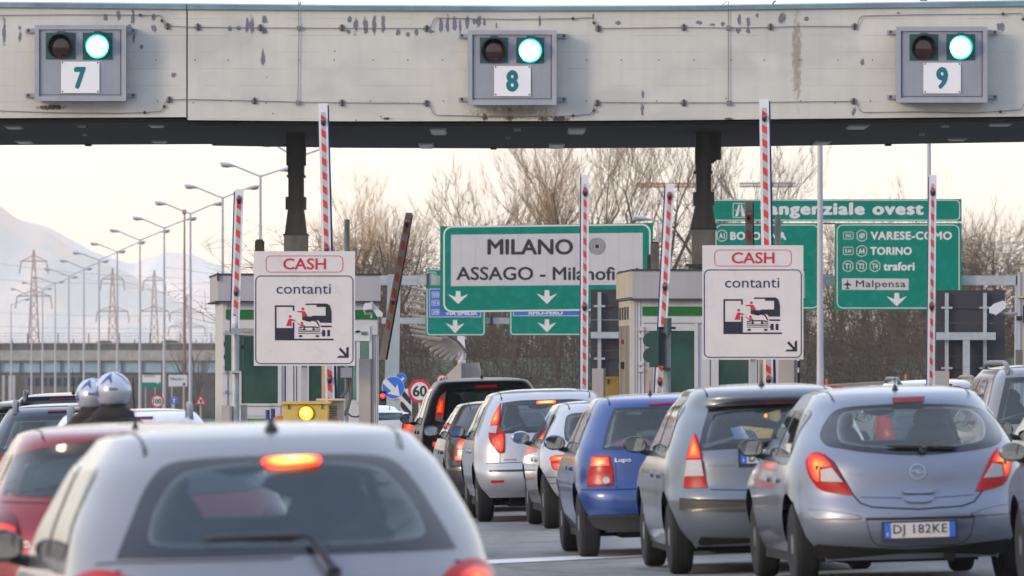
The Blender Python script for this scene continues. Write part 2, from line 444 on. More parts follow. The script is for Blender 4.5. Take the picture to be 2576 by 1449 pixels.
# traffic islands under the booths: real kerbs
KERB = mat('kerb_concrete', (.34,.33,.31), .85, var=.15, scale=2, streak=.2, dirt=(.12,.11,.1))
for cx_ in (PX(748,96), PX(1790,96), PX(748,96)-10.9, PX(748,96)+10.9+5.4):
    m = MB(); r_ = []
    hw_ = 1.05
    out_ = [(-hw_,0),(-.55,-4.6),(0,-5.3),(.55,-4.6),(hw_,0),(hw_,9),(-hw_,9)]
    c_, s_ = math.cos(.055), math.sin(.055)
    vs = [(cx_+x*c_-y*s_, 94+x*s_+y*c_) for x, y in out_]
    n_ = len(vs)
    m.add([(x,y,gh(x,y)-.05) for x,y in vs]+[(x,y,gh(x,y)+.14) for x,y in vs], [tuple(range(n_,2*n_))]+[(i,(i+1)%n_,(i+1)%n_+n_,i+n_) for i in range(n_)])
    tag(m.build('kerb_island', KERB), kind='structure')

# ------------------------------------------------------------------ mountains
def mountain_mat(name, hazy_rock, sunlit_snow, thr):  # pale haze and peach evening sunlight are put into both colours
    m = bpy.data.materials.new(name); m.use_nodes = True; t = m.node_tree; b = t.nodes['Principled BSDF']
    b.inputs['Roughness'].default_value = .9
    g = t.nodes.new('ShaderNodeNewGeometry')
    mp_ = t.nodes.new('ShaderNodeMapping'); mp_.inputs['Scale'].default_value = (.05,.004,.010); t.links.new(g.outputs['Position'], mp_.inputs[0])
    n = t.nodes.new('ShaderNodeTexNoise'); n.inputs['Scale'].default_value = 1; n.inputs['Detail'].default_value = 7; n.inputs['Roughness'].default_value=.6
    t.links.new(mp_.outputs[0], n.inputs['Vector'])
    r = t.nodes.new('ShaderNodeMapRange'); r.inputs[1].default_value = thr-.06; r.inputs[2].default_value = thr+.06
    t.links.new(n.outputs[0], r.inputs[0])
    mx = t.nodes.new('ShaderNodeMix'); mx.data_type = 'RGBA'; mx.inputs[6].default_value = (*hazy_rock,1); mx.inputs[7].default_value = (*sunlit_snow,1)
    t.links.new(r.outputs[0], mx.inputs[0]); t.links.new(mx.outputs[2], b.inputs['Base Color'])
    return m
def ridge(name, prof, Y, depth, mt, seed, rough):
    xs_ = [-160+12*i for i in range(int((prof[-1][0]+170)/12))]
    m = MB(); rows = 26; n = len(xs_)
    def top(px):
        for (a,b),(c,d) in zip(prof, prof[1:]):
            if a <= px <= c: return b+(d-b)*(px-a)/(c-a)
        return prof[0][1] if px < prof[0][0] else prof[-1][1]
    vs = []
    for j in range(rows):
        t_ = j/(rows-1)
        for px in xs_:
            yy = Y+depth*t_; X = (px-CX)*yy/F
            h = PZ(top(px), Y+depth)+6
            nz = mnoise.fractal(Vector((X*.012+seed, yy*.006, seed)), 1.0, 2.1, 6)
            rg = 1-abs(mnoise.noise(Vector((X*.022+seed, yy*.004, 3+seed))))*2
            z = -6+h*(t_**.85)+(nz*rough*.9+rg*rough*.5)*(t_*(1.12-t_)*2.4+.05)
            if j == rows-1: z = -6+h+nz*rough*.25
            vs.append((X, yy, z))
    fs = [(j*n+i, j*n+i+1, (j+1)*n+i+1, (j+1)*n+i) for j in range(rows-1) for i in range(n-1)]
    m.add(vs, fs)
    tag(m.build(name, mt, smooth=True, fix=False), kind='structure')
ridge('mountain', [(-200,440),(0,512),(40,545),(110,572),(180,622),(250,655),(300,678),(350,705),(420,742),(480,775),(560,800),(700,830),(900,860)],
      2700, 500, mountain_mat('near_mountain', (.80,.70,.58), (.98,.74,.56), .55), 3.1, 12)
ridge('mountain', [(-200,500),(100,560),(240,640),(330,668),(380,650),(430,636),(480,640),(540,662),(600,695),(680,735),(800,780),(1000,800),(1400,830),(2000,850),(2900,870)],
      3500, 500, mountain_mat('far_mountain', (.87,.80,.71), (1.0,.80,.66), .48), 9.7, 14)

# ------------------------------------------------------------------ haze
hm = bpy.data.materials.new('haze'); hm.use_nodes = True; t = hm.node_tree
t.nodes.remove(t.nodes['Principled BSDF']); pv = t.nodes.new('ShaderNodeVolumePrincipled')
pv.inputs['Color'].default_value = (1.0, .965, .93, 1); pv.inputs['Density'].default_value = HAZE
pv.inputs['Anisotropy'].default_value = .35
t.links.new(pv.outputs[0], t.nodes['Material Output'].inputs['Volume'])
tag(MB().box(-3050, 3050, -350, 4120, -40, 150).build('haze', hm, fix=False), kind='stuff')

# ------------------------------------------------------------------ flyover
VC = mat('flyover_concrete', (.36,.345,.31), .9, var=.22, scale=.9, streak=.5, dirt=(.09,.08,.07))
VB = mat('flyover_girder_paint', (.30,.43,.52), .6, var=.08, scale=.6, streak=.25, dirt=(.09,.10,.10))
VD = mat('flyover_rail', (.095,.09,.088), .7, var=.2, scale=.5)
YV = 950.0
fl = thing('flyover', 'low road flyover with blue-grey steel girder and concrete edge, beyond the lamp posts', 'flyover', P(280, 1080, YV))
MB().pbox(-260, 1000, 881, 907, YV, 9).build('edge_beam', VC, fl)
MB().pbox(-260, 1000, 864, 881.5, YV+1, .3).build('guard_rail', VD, fl)
MB().pbox(-260, 1000, 862, 864.5, YV+.9, .3).build('rail_cap', VC, fl)
g_ = MB()
MB().pbox(-260, 1000, 906, 939, YV+.8, .4).build('girder', VB, fl)
MB().pbox(-260, 1000, 937, 943.5, YV+.4, 8).build('girder_flange', mat('flange_dark', (.03,.035,.04), .6), fl)
x = 49-51*6
k = 0
while x < 980:
    MB().pbox(x, x+3, 907, 937.5, YV+.45, .35).build('stiffener', mat('stiffener_blue', (.05,.09,.14), .6), fl)
    x += 51
x = -240
while x < 980:
    hgt = 30 if (k % 2 == 0) else 14
    MB().pbox(x, x+2.4, 868-hgt, 882, YV+.6, .14).build('railing_post', VD, fl); x += 38.5; k += 1
mm = MB()
for yy in (838, 845, 852, 858): mm.pbox(-260, 1000, yy, yy+.8, YV+.68, .05)
mm.build('railing_wire', VD, fl)
for x0 in (-150, 620):
    MB().pbox(x0, x0+60, 943, 1100, YV+2, 5).build('pier', VC, fl)
# wall and bushes seen below the deck
tag(MB().pbox(-260, 1000, 943, 1120, 1010, 3).build('retaining_wall', mat('dark_wall', (.085,.075,.07), .95, var=.4, scale=.5, dirt=(.02,.02,.02), dirt_amt=.6)),
    'dark blotchy retaining wall seen below the flyover deck', 'wall')
for i_, (x0, x1) in enumerate([(5,11),(21,26),(31,37),(70,76),(112,117),(228,233),(255,259)]):
    tag(MB().pbox(x0, x1, 944, 1100, 1000, 1.5).build('pillar', mat('pale_pillar', (.42,.42,.43), .8, var=.1, scale=.3)),
        'thin pale pillar standing below the flyover among its neighbours', 'pillar', 'pale pillars below the flyover')
wl_ = thing('far_building', 'long low building with dark blue windows seen below the flyover', 'building', P(150, 1100, 990))
MB().pbox(62, 236, 944, 1110, 990, 6).build('facade', mat('far_facade', (.13,.12,.125), .9, var=.2, scale=.3), wl_)
for i_ in range(9):
    MB().pbox(70+i_*18, 82+i_*18, 950, 972, 989.9, .08).build('window', mat('far_window', (.025,.035,.07), .2), wl_)
# little cars up on the flyover
def mini_car(px, Y, zpy, L, col, label, wdt=1.7):
    X = PX(px, Y); z0 = PZ(zpy, Y); t_ = thing('car', label, 'car', (X, Y, z0))
    pm = mat('mini_paint_%d' % int(col[0]*100), col, .35, coat=.6, var=.03)
    pr = [(-L/2,.25),(L/2,.25),(L/2,.62),(L*.42,.78),(L*.22,.88),(L*.10,1.36),(-L*.28,1.42),(-L*.45,1.0),(-L/2,.9)]
    m_ = MB(); n = len(pr)
    for s_, yy in ((.8,-wdt/2),(1,-wdt/2+.08),(1,wdt/2-.08),(.8,wdt/2)):
        m_.v += [(x_*(.97 if s_<1 else 1), yy, z_) for x_, z_ in pr]
    for r_ in range(3):
        for i in range(n): m_.f.append((r_*n+i, r_*n+(i+1)%n, (r_+1)*n+(i+1)%n, (r_+1)*n+i))
    m_.f += [tuple(range(n)), tuple(range(4*n-1, 3*n-1, -1))]
    m_.build('body', pm, t_, local=True)
    MB().prism([(L*.19,.9),(L*.08,1.30),(-L*.26,1.34),(-L*.4,.98),(-L*.38,.9)], -wdt/2-.01, wdt/2+.01).build('side_window', mat('mini_glass', (.03,.04,.05), .1, coat=1, var=0), t_, local=True)
    for wx in (-L*.31, L*.31):
        for yy in (-wdt/2+.0, wdt/2-.18):
            MB().lathe([(.3,yy),(.3,yy+.18)], (wx,0,.3), 'Y', 14).build('wheel', RUB, t_, local=True)
    return t_
mini_car(272, YV+3.5, 884, 3.9, (.45,.02,.02), 'red hatchback crossing the flyover behind the lamp posts')
mini_car(438, YV+3.5, 882, 4.2, (.5,.5,.52), 'pale car crossing the flyover near the toll booth', )

# ------------------------------------------------------------------ pylons
PYL = mat('pylon_steel', (.38,.24,.20), .7, var=.1, scale=.3)
def pylon(px, ytop, wbase, arms, Y, label):
    t_ = thing('electricity_pylon', label, 'pylon', (PX(px, Y), Y, -4), group='lattice pylons beyond the flyover')
    zt = PZ(ytop, Y); X = PX(px, Y); wb = S(wbase, Y); H = zt+4
    def hw(z): 
        f = (z+4)/H
        return wb*(1-f*1.08)+.25 if f < .8 else max(.08, (wb*(1-.8*1.08)+.25)*(1-(f-.8)/.2)+.05)
    m_ = MB(); lv = [-4+H*k/13 for k in range(14)]
    r_ = .075
    for sx in (-1,1):
        for sy in (-1,1):
            m_.tube([(X+sx*hw(z), Y+sy*hw(z), z) for z in lv], r_, 4)
    for a, b in zip(lv, lv[1:]):
        for sy in (-1,1):
            m_.tube([(X-hw(a),Y+sy*hw(a),a),(X+hw(b),Y+sy*hw(b),b)], .05, 3, False)
            m_.tube([(X+hw(a),Y+sy*hw(a),a),(X-hw(b),Y+sy*hw(b),b)], .05, 3, False)
        m_.tube([(X-hw(b),Y-hw(b),b),(X+hw(b),Y-hw(b),b)], .05, 3, False)
    m_.build('lattice_mast', PYL, t_)
    for ay, aw in arms:
        z = PZ(ay, Y); L = S(aw, Y)
        a_ = MB(); a_.tube([(X-L,Y,z),(X+L,Y,z)], .09, 4); a_.tube([(X-L,Y,z),(X,Y,z+1.1),(X+L,Y,z)], .07, 4)
        for k in range(-4,5): a_.tube([(X+L*k/5,Y,z),(X+L*(k+.5)/5,Y,z+1.1*(1-abs(k+.5)/5))], .04, 3, False)
        for s_ in (-1,1): a_.tube([(X+s_*L,Y,z),(X+s_*(L+.3),Y,z-2.2)], .10, 4)
        a_.build('cross_arm', PYL, t_)
    return t_
pylon(85, 628, 17, [(657,32),(745,42)], 1300, 'tallest lattice pylon, leftmost beyond the flyover')
pylon(283, 674, 15, [(702,27),(783,38)], 1450, 'middle lattice pylon between lamp posts beyond the flyover')
pylon(388, 680, 14, [(706,26),(783,36)], 1500, 'lattice pylon just left of the tall brown mast')
pylon(470, 745, 12, [(786,40),(822,44)], 1700, 'short lattice pylon beside the tall brown mast')
for ci_, (a, b, sg) in enumerate([((-60,700),(560,712),8),((-60,785),(560,792),6),((-60,655),(470,700),10),((150,690),(700,760),12),((300,705),(700,800),8),((-60,820),(560,825),4)]):
    n_ = 16
    pts = [P(a[0]+(b[0]-a[0])*k/n_, a[1]+(b[1]-a[1])*k/n_+sg*math.sin(math.pi*k/n_), 1450) for k in range(n_+1)]
    tag(MB().tube(pts, .045, 3, False).build('power_line', mat('cable_grey', (.25,.23,.23), .6)), ['upper level power cable crossing the whole pylon row','middle power cable at lower arm height, crossing the whole row','topmost power cable, sloping down from the tallest pylon','power cable falling from the tallest pylon to the short one','power cable sagging from the middle pylon to the right','lowest power cable just above the flyover railing'][ci_], 'cable', 'power cables between the pylons')

# ------------------------------------------------------------------ street lamps
LP = mat('lamp_post_paint', (.42,.41,.45), .5, metal=.2, var=.06, scale=.5)
LH = mat('lamp_head', (.45,.46,.50), .4, metal=.2, var=.06)
def street_lamp(px, py, Y, hl, hr, label, grp, r0=.13, rt=.06, head=True):
    zt = PZ(py, Y); X = PX(px, Y); zb = gh(X, Y) if Y < 740 else -4.
    t_ = thing('street_lamp', label, 'street lamp', (X, Y, zb), group=grp)
    MB().tube([(X,Y,zb),(X,Y,zb+(zt-zb)*.3),(X,Y,zt)], [r0, r0*.85, rt], 10).build('pole', LP, t_)
    for h in (hl, hr):
        if not h: continue
        hp = P(h[0], h[1], Y); s_ = 1 if hp.x > X else -1
        MB().tube([(X,Y,zt-.08), (hp.x-s_*.25, Y, hp.z-.02)], .045, 6).build('arm', LP, t_)
        if head:
            b_ = MB().ball((hp.x,Y,hp.z), .42, .2, .11, 14, 8)
            b_.v = [(x_, y_, z_ + (0.05 if z_ < hp.z else 0)*0 - s_*(hp.x-x_)*.18) for x_, y_, z_ in b_.v]
            b_.build('lamp_head', LH, t_, smooth=True)
            MB().ball((hp.x+s_*.06,Y,hp.z-.07), .28, .15, .09, 12, 6).build('lens', mat('lamp_lens', (.22,.2,.18), .3), t_, smooth=True)
    return t_
LG = 'double-armed street lamps in the long row'
lamps = [(745,392,345,(676,362),(850,364),'nearest double-armed street lamp, its pole behind the dark column'),
 (655,440,377,(572,414),(722,425),'tallest fully visible street lamp, left of the dark column'),
 (560,495,425,(480,469),(636,471),'second street lamp left of the dark column'),
 (479,535,464,(404,511),(548,512),'street lamp beside the tall brown mast'),
 (413,571,508,(347,549),(481,550),'fourth lamp of the long row, left of the brown mast'),
 (352,602,553,(288,580),(415,581),'fifth lamp of the row, counting away from the booth'),
 (295,631,603,(238,613),(354,610),'sixth lamp of the row, counting away from the booth'),
 (249,652,645,(193,636),(305,633),'seventh lamp of the row, counting away from the booth'),
 (211,673,696,(160,656),(263,657),'eighth lamp of the row, counting away from the booth'),
 (173,693,747,(121,677),(222,676),'ninth lamp of the row, counting away from the booth'),
 (139,712,806,(90,698),(186,697),'tenth lamp of the row, counting away from the booth'),
 (107,725,852,(62,711),(152,709),'eleventh lamp of the row, just right of the tallest pylon'),
 (79,746,900,(34,727),(122,726),'twelfth lamp of the row, in line with the tallest pylon'),
 (28,766,935,None,(67,753),'last single-armed lamp seen at the far left of the row')]
for px, py, Y, hl, hr, lb in lamps: street_lamp(px, py, Y, hl, hr, lb, LG)
t_ = thing('light_mast', 'tall thin brown mast with a small round head among the street lamps', 'mast', P(464, 1080, 640))
MB().tube([P(464,1080,640), P(464,535,640)], [.17,.07], 8).build('pole', mat('brown_mast', (.22,.13,.12), .6), t_)
MB().ball(P(464,533,640), .22, .22, .24, 12, 8).build('head', mat('brown_mast', (.2,.12,.11), .6), t_, smooth=True)
street_lamp(2063, 250, 165, None, None, 'thick white lamp post rising between the two right-hand green signs', 'single white lamp posts on the right', .085, .055)
street_lamp(2337, 240, 215, None, None, 'slimmer white lamp post behind the right end of the green sign', 'single white lamp posts on the right', .07, .06)
street_lamp(1655, 553, 330, (1612,548), None, 'small lamp behind the right end of the white city sign', None, .07, .05)

# ------------------------------------------------------------------ trees
def bark(name, c): return mat(name, c, .9, var=.2, scale=2)
BARK = bark('bark', (.075,.06,.05)); TWIG = bark('twigs', (.27,.18,.115)); TWIG2 = bark('twigs_ochre', (.46,.30,.165)); SHRUB = mat('shrub_twigs', (.06,.046,.034), .9, var=.55, scale=.16)
def tree_mesh(seed, H, spread, dens=1.0, lean=0.0, stems=4, trunk_h=.18, upright=.75):
    r = random.Random(seed); tr = MB(); cr_ = MB()
    def limb(m_, p, d, L, rad, segs, wob, n, tip=.35):
        pts = [p]; rs = [rad]
        for k in range(segs):
            d = (d + Vector((r.gauss(0,wob), r.gauss(0,wob), r.gauss(0,wob*.5)+.02))).normalized()
            p = p + d*(L/segs); pts.append(p); rs.append(rad*(1-(1-tip)*(k+1)/segs))
        m_.tube(pts, rs, n, False)
        return pts, rs, d
    def dirn(base, ang, az):
        a = base.cross(Vector((0,0,1)) if abs(base.z) < .9 else Vector((1,0,0))).normalized(); b = base.cross(a)
        q = a*math.cos(az)+b*math.sin(az)
        return (base*math.cos(ang)+q*math.sin(ang)).normalized()
    p0, _, d0 = limb(tr, Vector((0,0,-.3)), Vector((lean,0,1)).normalized(), H*trunk_h+.3, H*.021, 3, .05, 7, .8)
    for s_ in range(stems):
        d1 = dirn(d0, r.uniform(.12,.5)*spread, s_*6.28/stems+r.uniform(-.5,.5))
        pts1, rs1, de1 = limb(tr, p0[-1], d1, H*r.uniform(.42,.58), H*.012, 6, .09, 6, .3)
        for k in range(int(7*dens)):
            i = r.randrange(1, 7); d2 = dirn(Vector((0,0,1))*upright+d1*(1-upright), r.uniform(.3,.75)*spread, r.uniform(0,6.28))
            pts2, rs2, de2 = limb(tr, pts1[i], d2, H*r.uniform(.18,.34), rs1[i]*.55, 5, .12, 4, .3)
            for q in range(int(8*dens)):
                j = r.randrange(1, 6); d3 = dirn(d2, r.uniform(.2,.75), r.uniform(0,6.28)); d3 = (d3+Vector((0,0,.45))).normalized()
                pts3, rs3, de3 = limb(cr_, pts2[j], d3, H*r.uniform(.09,.2), max(.011, rs2[j]*.5), 3, .12, 3, .5)
                for u in range(int(7*dens)):
                    l_ = r.randrange(1, 4); d4 = dirn(d3, r.uniform(.2,.6), r.uniform(0,6.28)); d4 = (d4+Vector((0,0,.4))).normalized()
                    limb(cr_, pts3[l_], d4, H*r.uniform(.04,.11), .0075, 2, .12, 3, .5)
    return tr, cr_
protos = []
for sd_, sp_, dn, st, th, ur in [(11,1.0,1.0,5,.10,.8),(23,1.05,1.0,5,.12,.75),(37,.9,.62,4,.2,.7),(41,1.1,.92,4,.16,.7),(53,.95,1.12,6,.08,.85)]:
    tr, cr_ = tree_mesh(sd_, 12.0, sp_, dn, 0, st, th, ur)
    def mk(b_):
        me = bpy.data.meshes.new('tree'); me.from_pydata([tuple(v) for v in b_.v], [], b_.f); me.update(); return me
    protos.append((mk(tr), mk(cr_)))
trees = [ # px centre, top px, Y, prototype, width factor, label
 (872,462,395,0,.95,'ochre bare willow just right of the left dark column'),
 (975,462,405,4,1.0,'ochre bare willow left of the white city sign, its limbs fanning up'),
 (1075,640,430,2,.8,'low bare tree in the gap left of the white city sign'),
 (1235,420,420,1,1.1,'pale spreading bare tree behind the left part of the white city sign'),
 (1385,300,400,0,1.05,'tall bare willow with a thick trunk above the white city sign'),
 (1465,315,392,3,.95,'dark-limbed bare willow right of the thick one above the city sign'),
 (1640,300,398,3,1.1,'gnarled bare tree between the two thin barrier arms'),
 (1860,318,405,1,1.0,'dense bare tree right of the right dark column'),
 (2110,560,395,3,.8,'dark-trunked bare tree in the gap between the two green panels'),
 (2240,560,430,4,.9,'bare tree behind the right green panel'),
 (2345,440,400,2,1.0,'sparse thin bare tree around the slim white lamp post'),
 (2440,500,392,4,.75,'bare tree just right of the ring road sign'),
 (2520,530,405,3,1.0,'bare tree with slanting limbs above the grey gantry beam'),
 (2600,600,398,1,.9,'bare tree cut by the right edge beside the signal housing'),
 (505,800,640,2,1.0,'small faint bare tree beside the left toll booth roof'),
]
for i_, (px, top, Y, pi_, wf, lb) in enumerate(trees):
    X = PX(px, Y); zb = gh(X, Y); H = PZ(top, Y)-zb; s_ = H/11.6
    t_ = thing('bare_tree', lb, 'tree', (X, Y, zb), rz=rnd.uniform(0, 6.28), group='bare trees behind the signs')
    t_.scale = (s_*wf, s_*wf, s_)
    for nm, me, mt_ in (('trunk', protos[pi_][0], BARK), ('crown', protos[pi_][1], TWIG2 if i_ in (0,1,2,4) else TWIG)):
        o = bpy.data.objects.new(nm, me); sc.collection.objects.link(o); o.parent = t_
        if not me.materials: me.materials.append(None)
        o.material_slots[0].link = 'OBJECT'; o.material_slots[0].material = mt_
# undergrowth on the bank
r = random.Random(5); m = MB()
for k in range(9500):
    Y = 300+170*r.random()**1.2; px = r.uniform(690, 2700); X = PX(px, Y); z = gh(X, Y)
    if z < -2.4 or (1070 < px < 1170 and r.random() < .6): continue
    if mnoise.noise(Vector((X*.11, Y*.03, 2.2))) < -.22: continue
    tall = r.random() < .24; h = r.uniform(3.0, 7.5) if tall else r.uniform(.8, 3.2); a = r.gauss(0,.42 if tall else .75); b = r.gauss(0,.35)
    p0 = Vector((X,Y,z-.1)); p1 = p0+Vector((a*h*.25,b*h*.4,h*.5)); p2 = p1+Vector((a*h*.6+r.gauss(0,.22)*h*.5,b*h*.5,h*.45))
    m.tube([p0,p1,p2], [.030,.020,.008] if tall else [.017,.012,.006], 3, False)
    for q in range(12 if tall else 4):
        f_ = r.uniform(.2,1); s0 = p0.lerp(p1, f_) if q < (3 if tall else 2) else p1.lerp(p2, f_)
        m.tube([s0, s0+Vector((r.gauss(0,.8), r.gauss(0,.4), r.uniform(-.05,.7)))*(h*.22 if tall else h*.4)], [.012,.006], 3, False)
tag(m.build('undergrowth', SHRUB, fix=False), kind='stuff')
# dark tree trunks standing in the undergrowth
for (px, y0, y1, Y, wpx, ln, lb) in [(1405,780,990,345,9,.02,'dark trunk in the brush below the white city sign'),
        (1010,700,1000,350,7,-.05,'dark trunk in the brush left of the slatted sculpture'),
        (2112,700,985,350,10,.0,'thick dark trunk right of the white lamp post'),(2165,780,985,352,8,.06,'second dark trunk right of the white lamp post'),
        (2040,740,985,350,6,-.04,'thin dark trunk left of the white lamp post'),(2240,800,985,356,7,.1,'leaning dark trunk in the brush below the ring road sign'),(1290,760,990,352,6,.03,'slender dark trunk in the brush left of the thin barrier arm')]:
    t_ = thing('bare_tree', lb, 'tree', P(px, y1, Y), group='dark trunks in the brush')
    z0 = gh(PX(px,Y), Y)
    tr, cr_ = tree_mesh(px, 7.0, .9, .55, ln, 3, .35, .75)
    for b_, nm in ((tr,'trunk'),(cr_,'crown')):
        b_.v = [(x_, y_, z_-PZ(y1,Y)+z0) for x_, y_, z_ in b_.v]
        b_.build(nm, BARK if nm == 'trunk' else TWIG, t_, local=True, fix=False)
# far crane jibs
CR = mat('crane_orange', (.45,.22,.10), .6, var=.1)
def crane(px0, px1, py, mast_px, Y, mt_, lb):
    t_ = thing('tower_crane', lb, 'crane', P(mast_px, 1000, Y), group='faint tower cranes behind the trees')
    z0, z1 = PZ(py, Y), PZ(py-8, Y); m_ = MB(); x0, x1 = PX(px0,Y), PX(px1,Y); n = 16
    m_.tube([(x0,Y,z0),(x1,Y,z0)], .12, 4); m_.tube([(x0,Y,z1),(x1,Y,z1)], .12, 4)
    for k in range(n): m_.tube([(x0+(x1-x0)*k/n,Y,z0),(x0+(x1-x0)*(k+.5)/n,Y,z1),(x0+(x1-x0)*(k+1)/n,Y,z0)], .07, 3)
    m_.build('jib', mt_, t_)
    X = PX(mast_px,Y); m_ = MB()
    for s_ in (-.8,.8): m_.tube([(X+s_,Y,-4),(X+s_,Y,z1+1)], .12, 4)
    for k in range(18):
        a, b = -4+(z1+4)*k/18, -4+(z1+4)*(k+1)/18; m_.tube([(X-.8,Y,a),(X+.8,Y,b)], .06, 3, False)
    m_.build('mast', mt_, t_)
crane(1600, 1760, 470, 1775, 900, CR, 'orange tower crane jib showing through the tree left of the dark column')
crane(1860, 2002, 469, 1800, 1000, mat('crane_grey', (.3,.26,.25), .6), 'grey tower crane jib poking out right of the dense tree')
# ------------------------------------------------------------------ toll canopy
YB = 94.4; YR = 102.6
def beam_mat():
    m = mat('beam_painted_concrete', (.59,.58,.53), .8, var=.07, scale=1.1, streak=.16, dirt=(.33,.34,.34), bump=.15, bscale=25)
    t = m.node_tree; b = t.nodes['Principled BSDF']; L = t.links
    last = b.inputs['Base Color'].links[0].from_socket
    g = t.nodes.new('ShaderNodeNewGeometry'); s = t.nodes.new('ShaderNodeSeparateXYZ'); L.new(g.outputs['Position'], s.inputs[0])
    # grey-blue repainted patches
    mp_ = t.nodes.new('ShaderNodeMapping'); mp_.inputs['Scale'].default_value = (.9,.9,1.4); L.new(g.outputs['Position'], mp_.inputs[0])
    n = t.nodes.new('ShaderNodeTexNoise'); n.inputs['Scale'].default_value = .8; n.inputs['Detail'].default_value = 3; L.new(mp_.outputs[0], n.inputs['Vector'])
    r = t.nodes.new('ShaderNodeMapRange'); r.inputs[1].default_value = .5; r.inputs[2].default_value = .6; r.inputs[4].default_value = .42; L.new(n.outputs[0], r.inputs[0])
    mx = t.nodes.new('ShaderNodeMix'); mx.data_type = 'RGBA'; mx.inputs[7].default_value = (.38,.40,.405,1)
    L.new(r.outputs[0], mx.inputs[0]); L.new(last, mx.inputs[6]); last = mx.outputs[2]
    # horizontal formwork joints every 0.21 m
    a = t.nodes.new('ShaderNodeMath'); a.operation = 'MULTIPLY'; a.inputs[1].default_value = 1/.213; L.new(s.outputs[2], a.inputs[0])
    f = t.nodes.new('ShaderNodeMath'); f.operation = 'FRACT'; L.new(a.outputs[0], f.inputs[0])
    c = t.nodes.new('ShaderNodeMath'); c.operation = 'LESS_THAN'; c.inputs[1].default_value = .05; L.new(f.outputs[0], c.inputs[0])
    n2 = t.nodes.new('ShaderNodeTexNoise'); n2.inputs['Scale'].default_value = 1.6; L.new(g.outputs['Position'], n2.inputs['Vector'])
    r2_ = t.nodes.new('ShaderNodeMapRange'); r2_.inputs[1].default_value = .45; r2_.inputs[2].default_value = .6; r2_.inputs[4].default_value = .35; L.new(n2.outputs[0], r2_.inputs[0])
    mm_ = t.nodes.new('ShaderNodeMath'); mm_.operation = 'MULTIPLY'; L.new(c.outputs[0], mm_.inputs[0]); L.new(r2_.outputs[0], mm_.inputs[1])
    m2 = t.nodes.new('ShaderNodeMix'); m2.data_type = 'RGBA'; m2.inputs[7].default_value = (.25,.25,.24,1)
    L.new(mm_.outputs[0], m2.inputs[0]); L.new(last, m2.inputs[6])
    # small spatters
    v = t.nodes.new('ShaderNodeTexVoronoi'); v.inputs['Scale'].default_value = 3.2; L.new(g.outputs['Position'], v.inputs['Vector'])
    lt = t.nodes.new('ShaderNodeMath'); lt.operation = 'LESS_THAN'; lt.inputs[1].default_value = .035; L.new(v.outputs[0], lt.inputs[0])
    m3 = t.nodes.new('ShaderNodeMix'); m3.data_type = 'RGBA'; m3.inputs[7].default_value = (.16,.15,.14,1)
    L.new(lt.outputs[0], m3.inputs[0]); L.new(m2.outputs[2], m3.inputs[6]); L.new(m3.outputs[2], b.inputs['Base Color'])
    return m
BEAM = beam_mat()
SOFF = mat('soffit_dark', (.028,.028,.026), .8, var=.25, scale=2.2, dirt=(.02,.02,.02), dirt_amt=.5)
COP = mat('coping_metal', (.22,.32,.37), .35, metal=.6, var=.25, scale=1.2, dirt=(.10,.14,.2), dirt_amt=.4)
canopy = thing('toll_canopy', 'wide pale concrete toll plaza canopy spanning all lanes, scuffed and stained, with dark underside', 'canopy', (0, YB, 0))
def lerp_tab(tab, x):
    for a, b in zip(tab, tab[1:]):
        if a[0] <= x <= b[0]:
            f = (x-a[0])/(b[0]-a[0]); return [a[i]+(b[i]-a[i])*f for i in range(1, len(a))]
# px, coping top, face top, face bottom, rear bottom edge
TL = [(-900,-1,7,300,357),(0,7,16,297,354),(469,11,21,294.5,352)]
TR = [(471.5,11,21,302,356),(860,15,24,305,361.5),(1290,17,25,304.5,363),(1717,16,23.5,302,361),(2576,3,13,293,348.5),(3400,-12,-2,282,336)]
for tab, pre in ((TL,'left'),(TR,'right')):
    x0, x1 = tab[0][0], tab[-1][0]; xs_ = [x0+(x1-x0)*k/30 for k in range(31)]
    xs_[0] += .01; xs_[-1] -= .01
    fv = []; cv = []; sv = []
    for x in xs_:
        ct, ft, fb, rb = lerp_tab(tab, x)
        X = PX(x, YB); 
        fv.append([(X,YB,PZ(fb,YB)),(X,YB,PZ(ft,YB)),(X,YR,PZ(ft,YB)),(X,YR,PZ(rb,YR))])
        cv.append([(X,YB-.05,PZ(ft,YB)-.012),(X,YB-.05,PZ(ct,YB)),(X,YB+.05,PZ(ct,YB)+.02),(X,YR,PZ(ct,YB)+.02),(X,YR,PZ(ft,YB)+.003)])
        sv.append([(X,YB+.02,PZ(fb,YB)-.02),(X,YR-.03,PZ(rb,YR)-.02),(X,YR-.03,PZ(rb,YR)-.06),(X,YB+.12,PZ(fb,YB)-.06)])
    def loft(rings):
        m_ = MB(); n = len(rings[0]); m_.v = [p for r_ in rings for p in r_]
        for i in range(len(rings)-1):
            for j in range(n): m_.f.append((i*n+j, i*n+(j+1)%n, (i+1)*n+(j+1)%n, (i+1)*n+j))
        m_.f += [tuple(range(n)), tuple(range(len(m_.v)-n, len(m_.v)))[::-1]]
        return m_
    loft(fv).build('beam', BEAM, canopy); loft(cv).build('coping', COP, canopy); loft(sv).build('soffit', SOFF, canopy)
# joint shadow gap
MB().pbox(468.6, 471.8, 21, 300, YB-.004, .02).build('joint', mat('joint_black', (.03,.03,.04), .8), canopy)
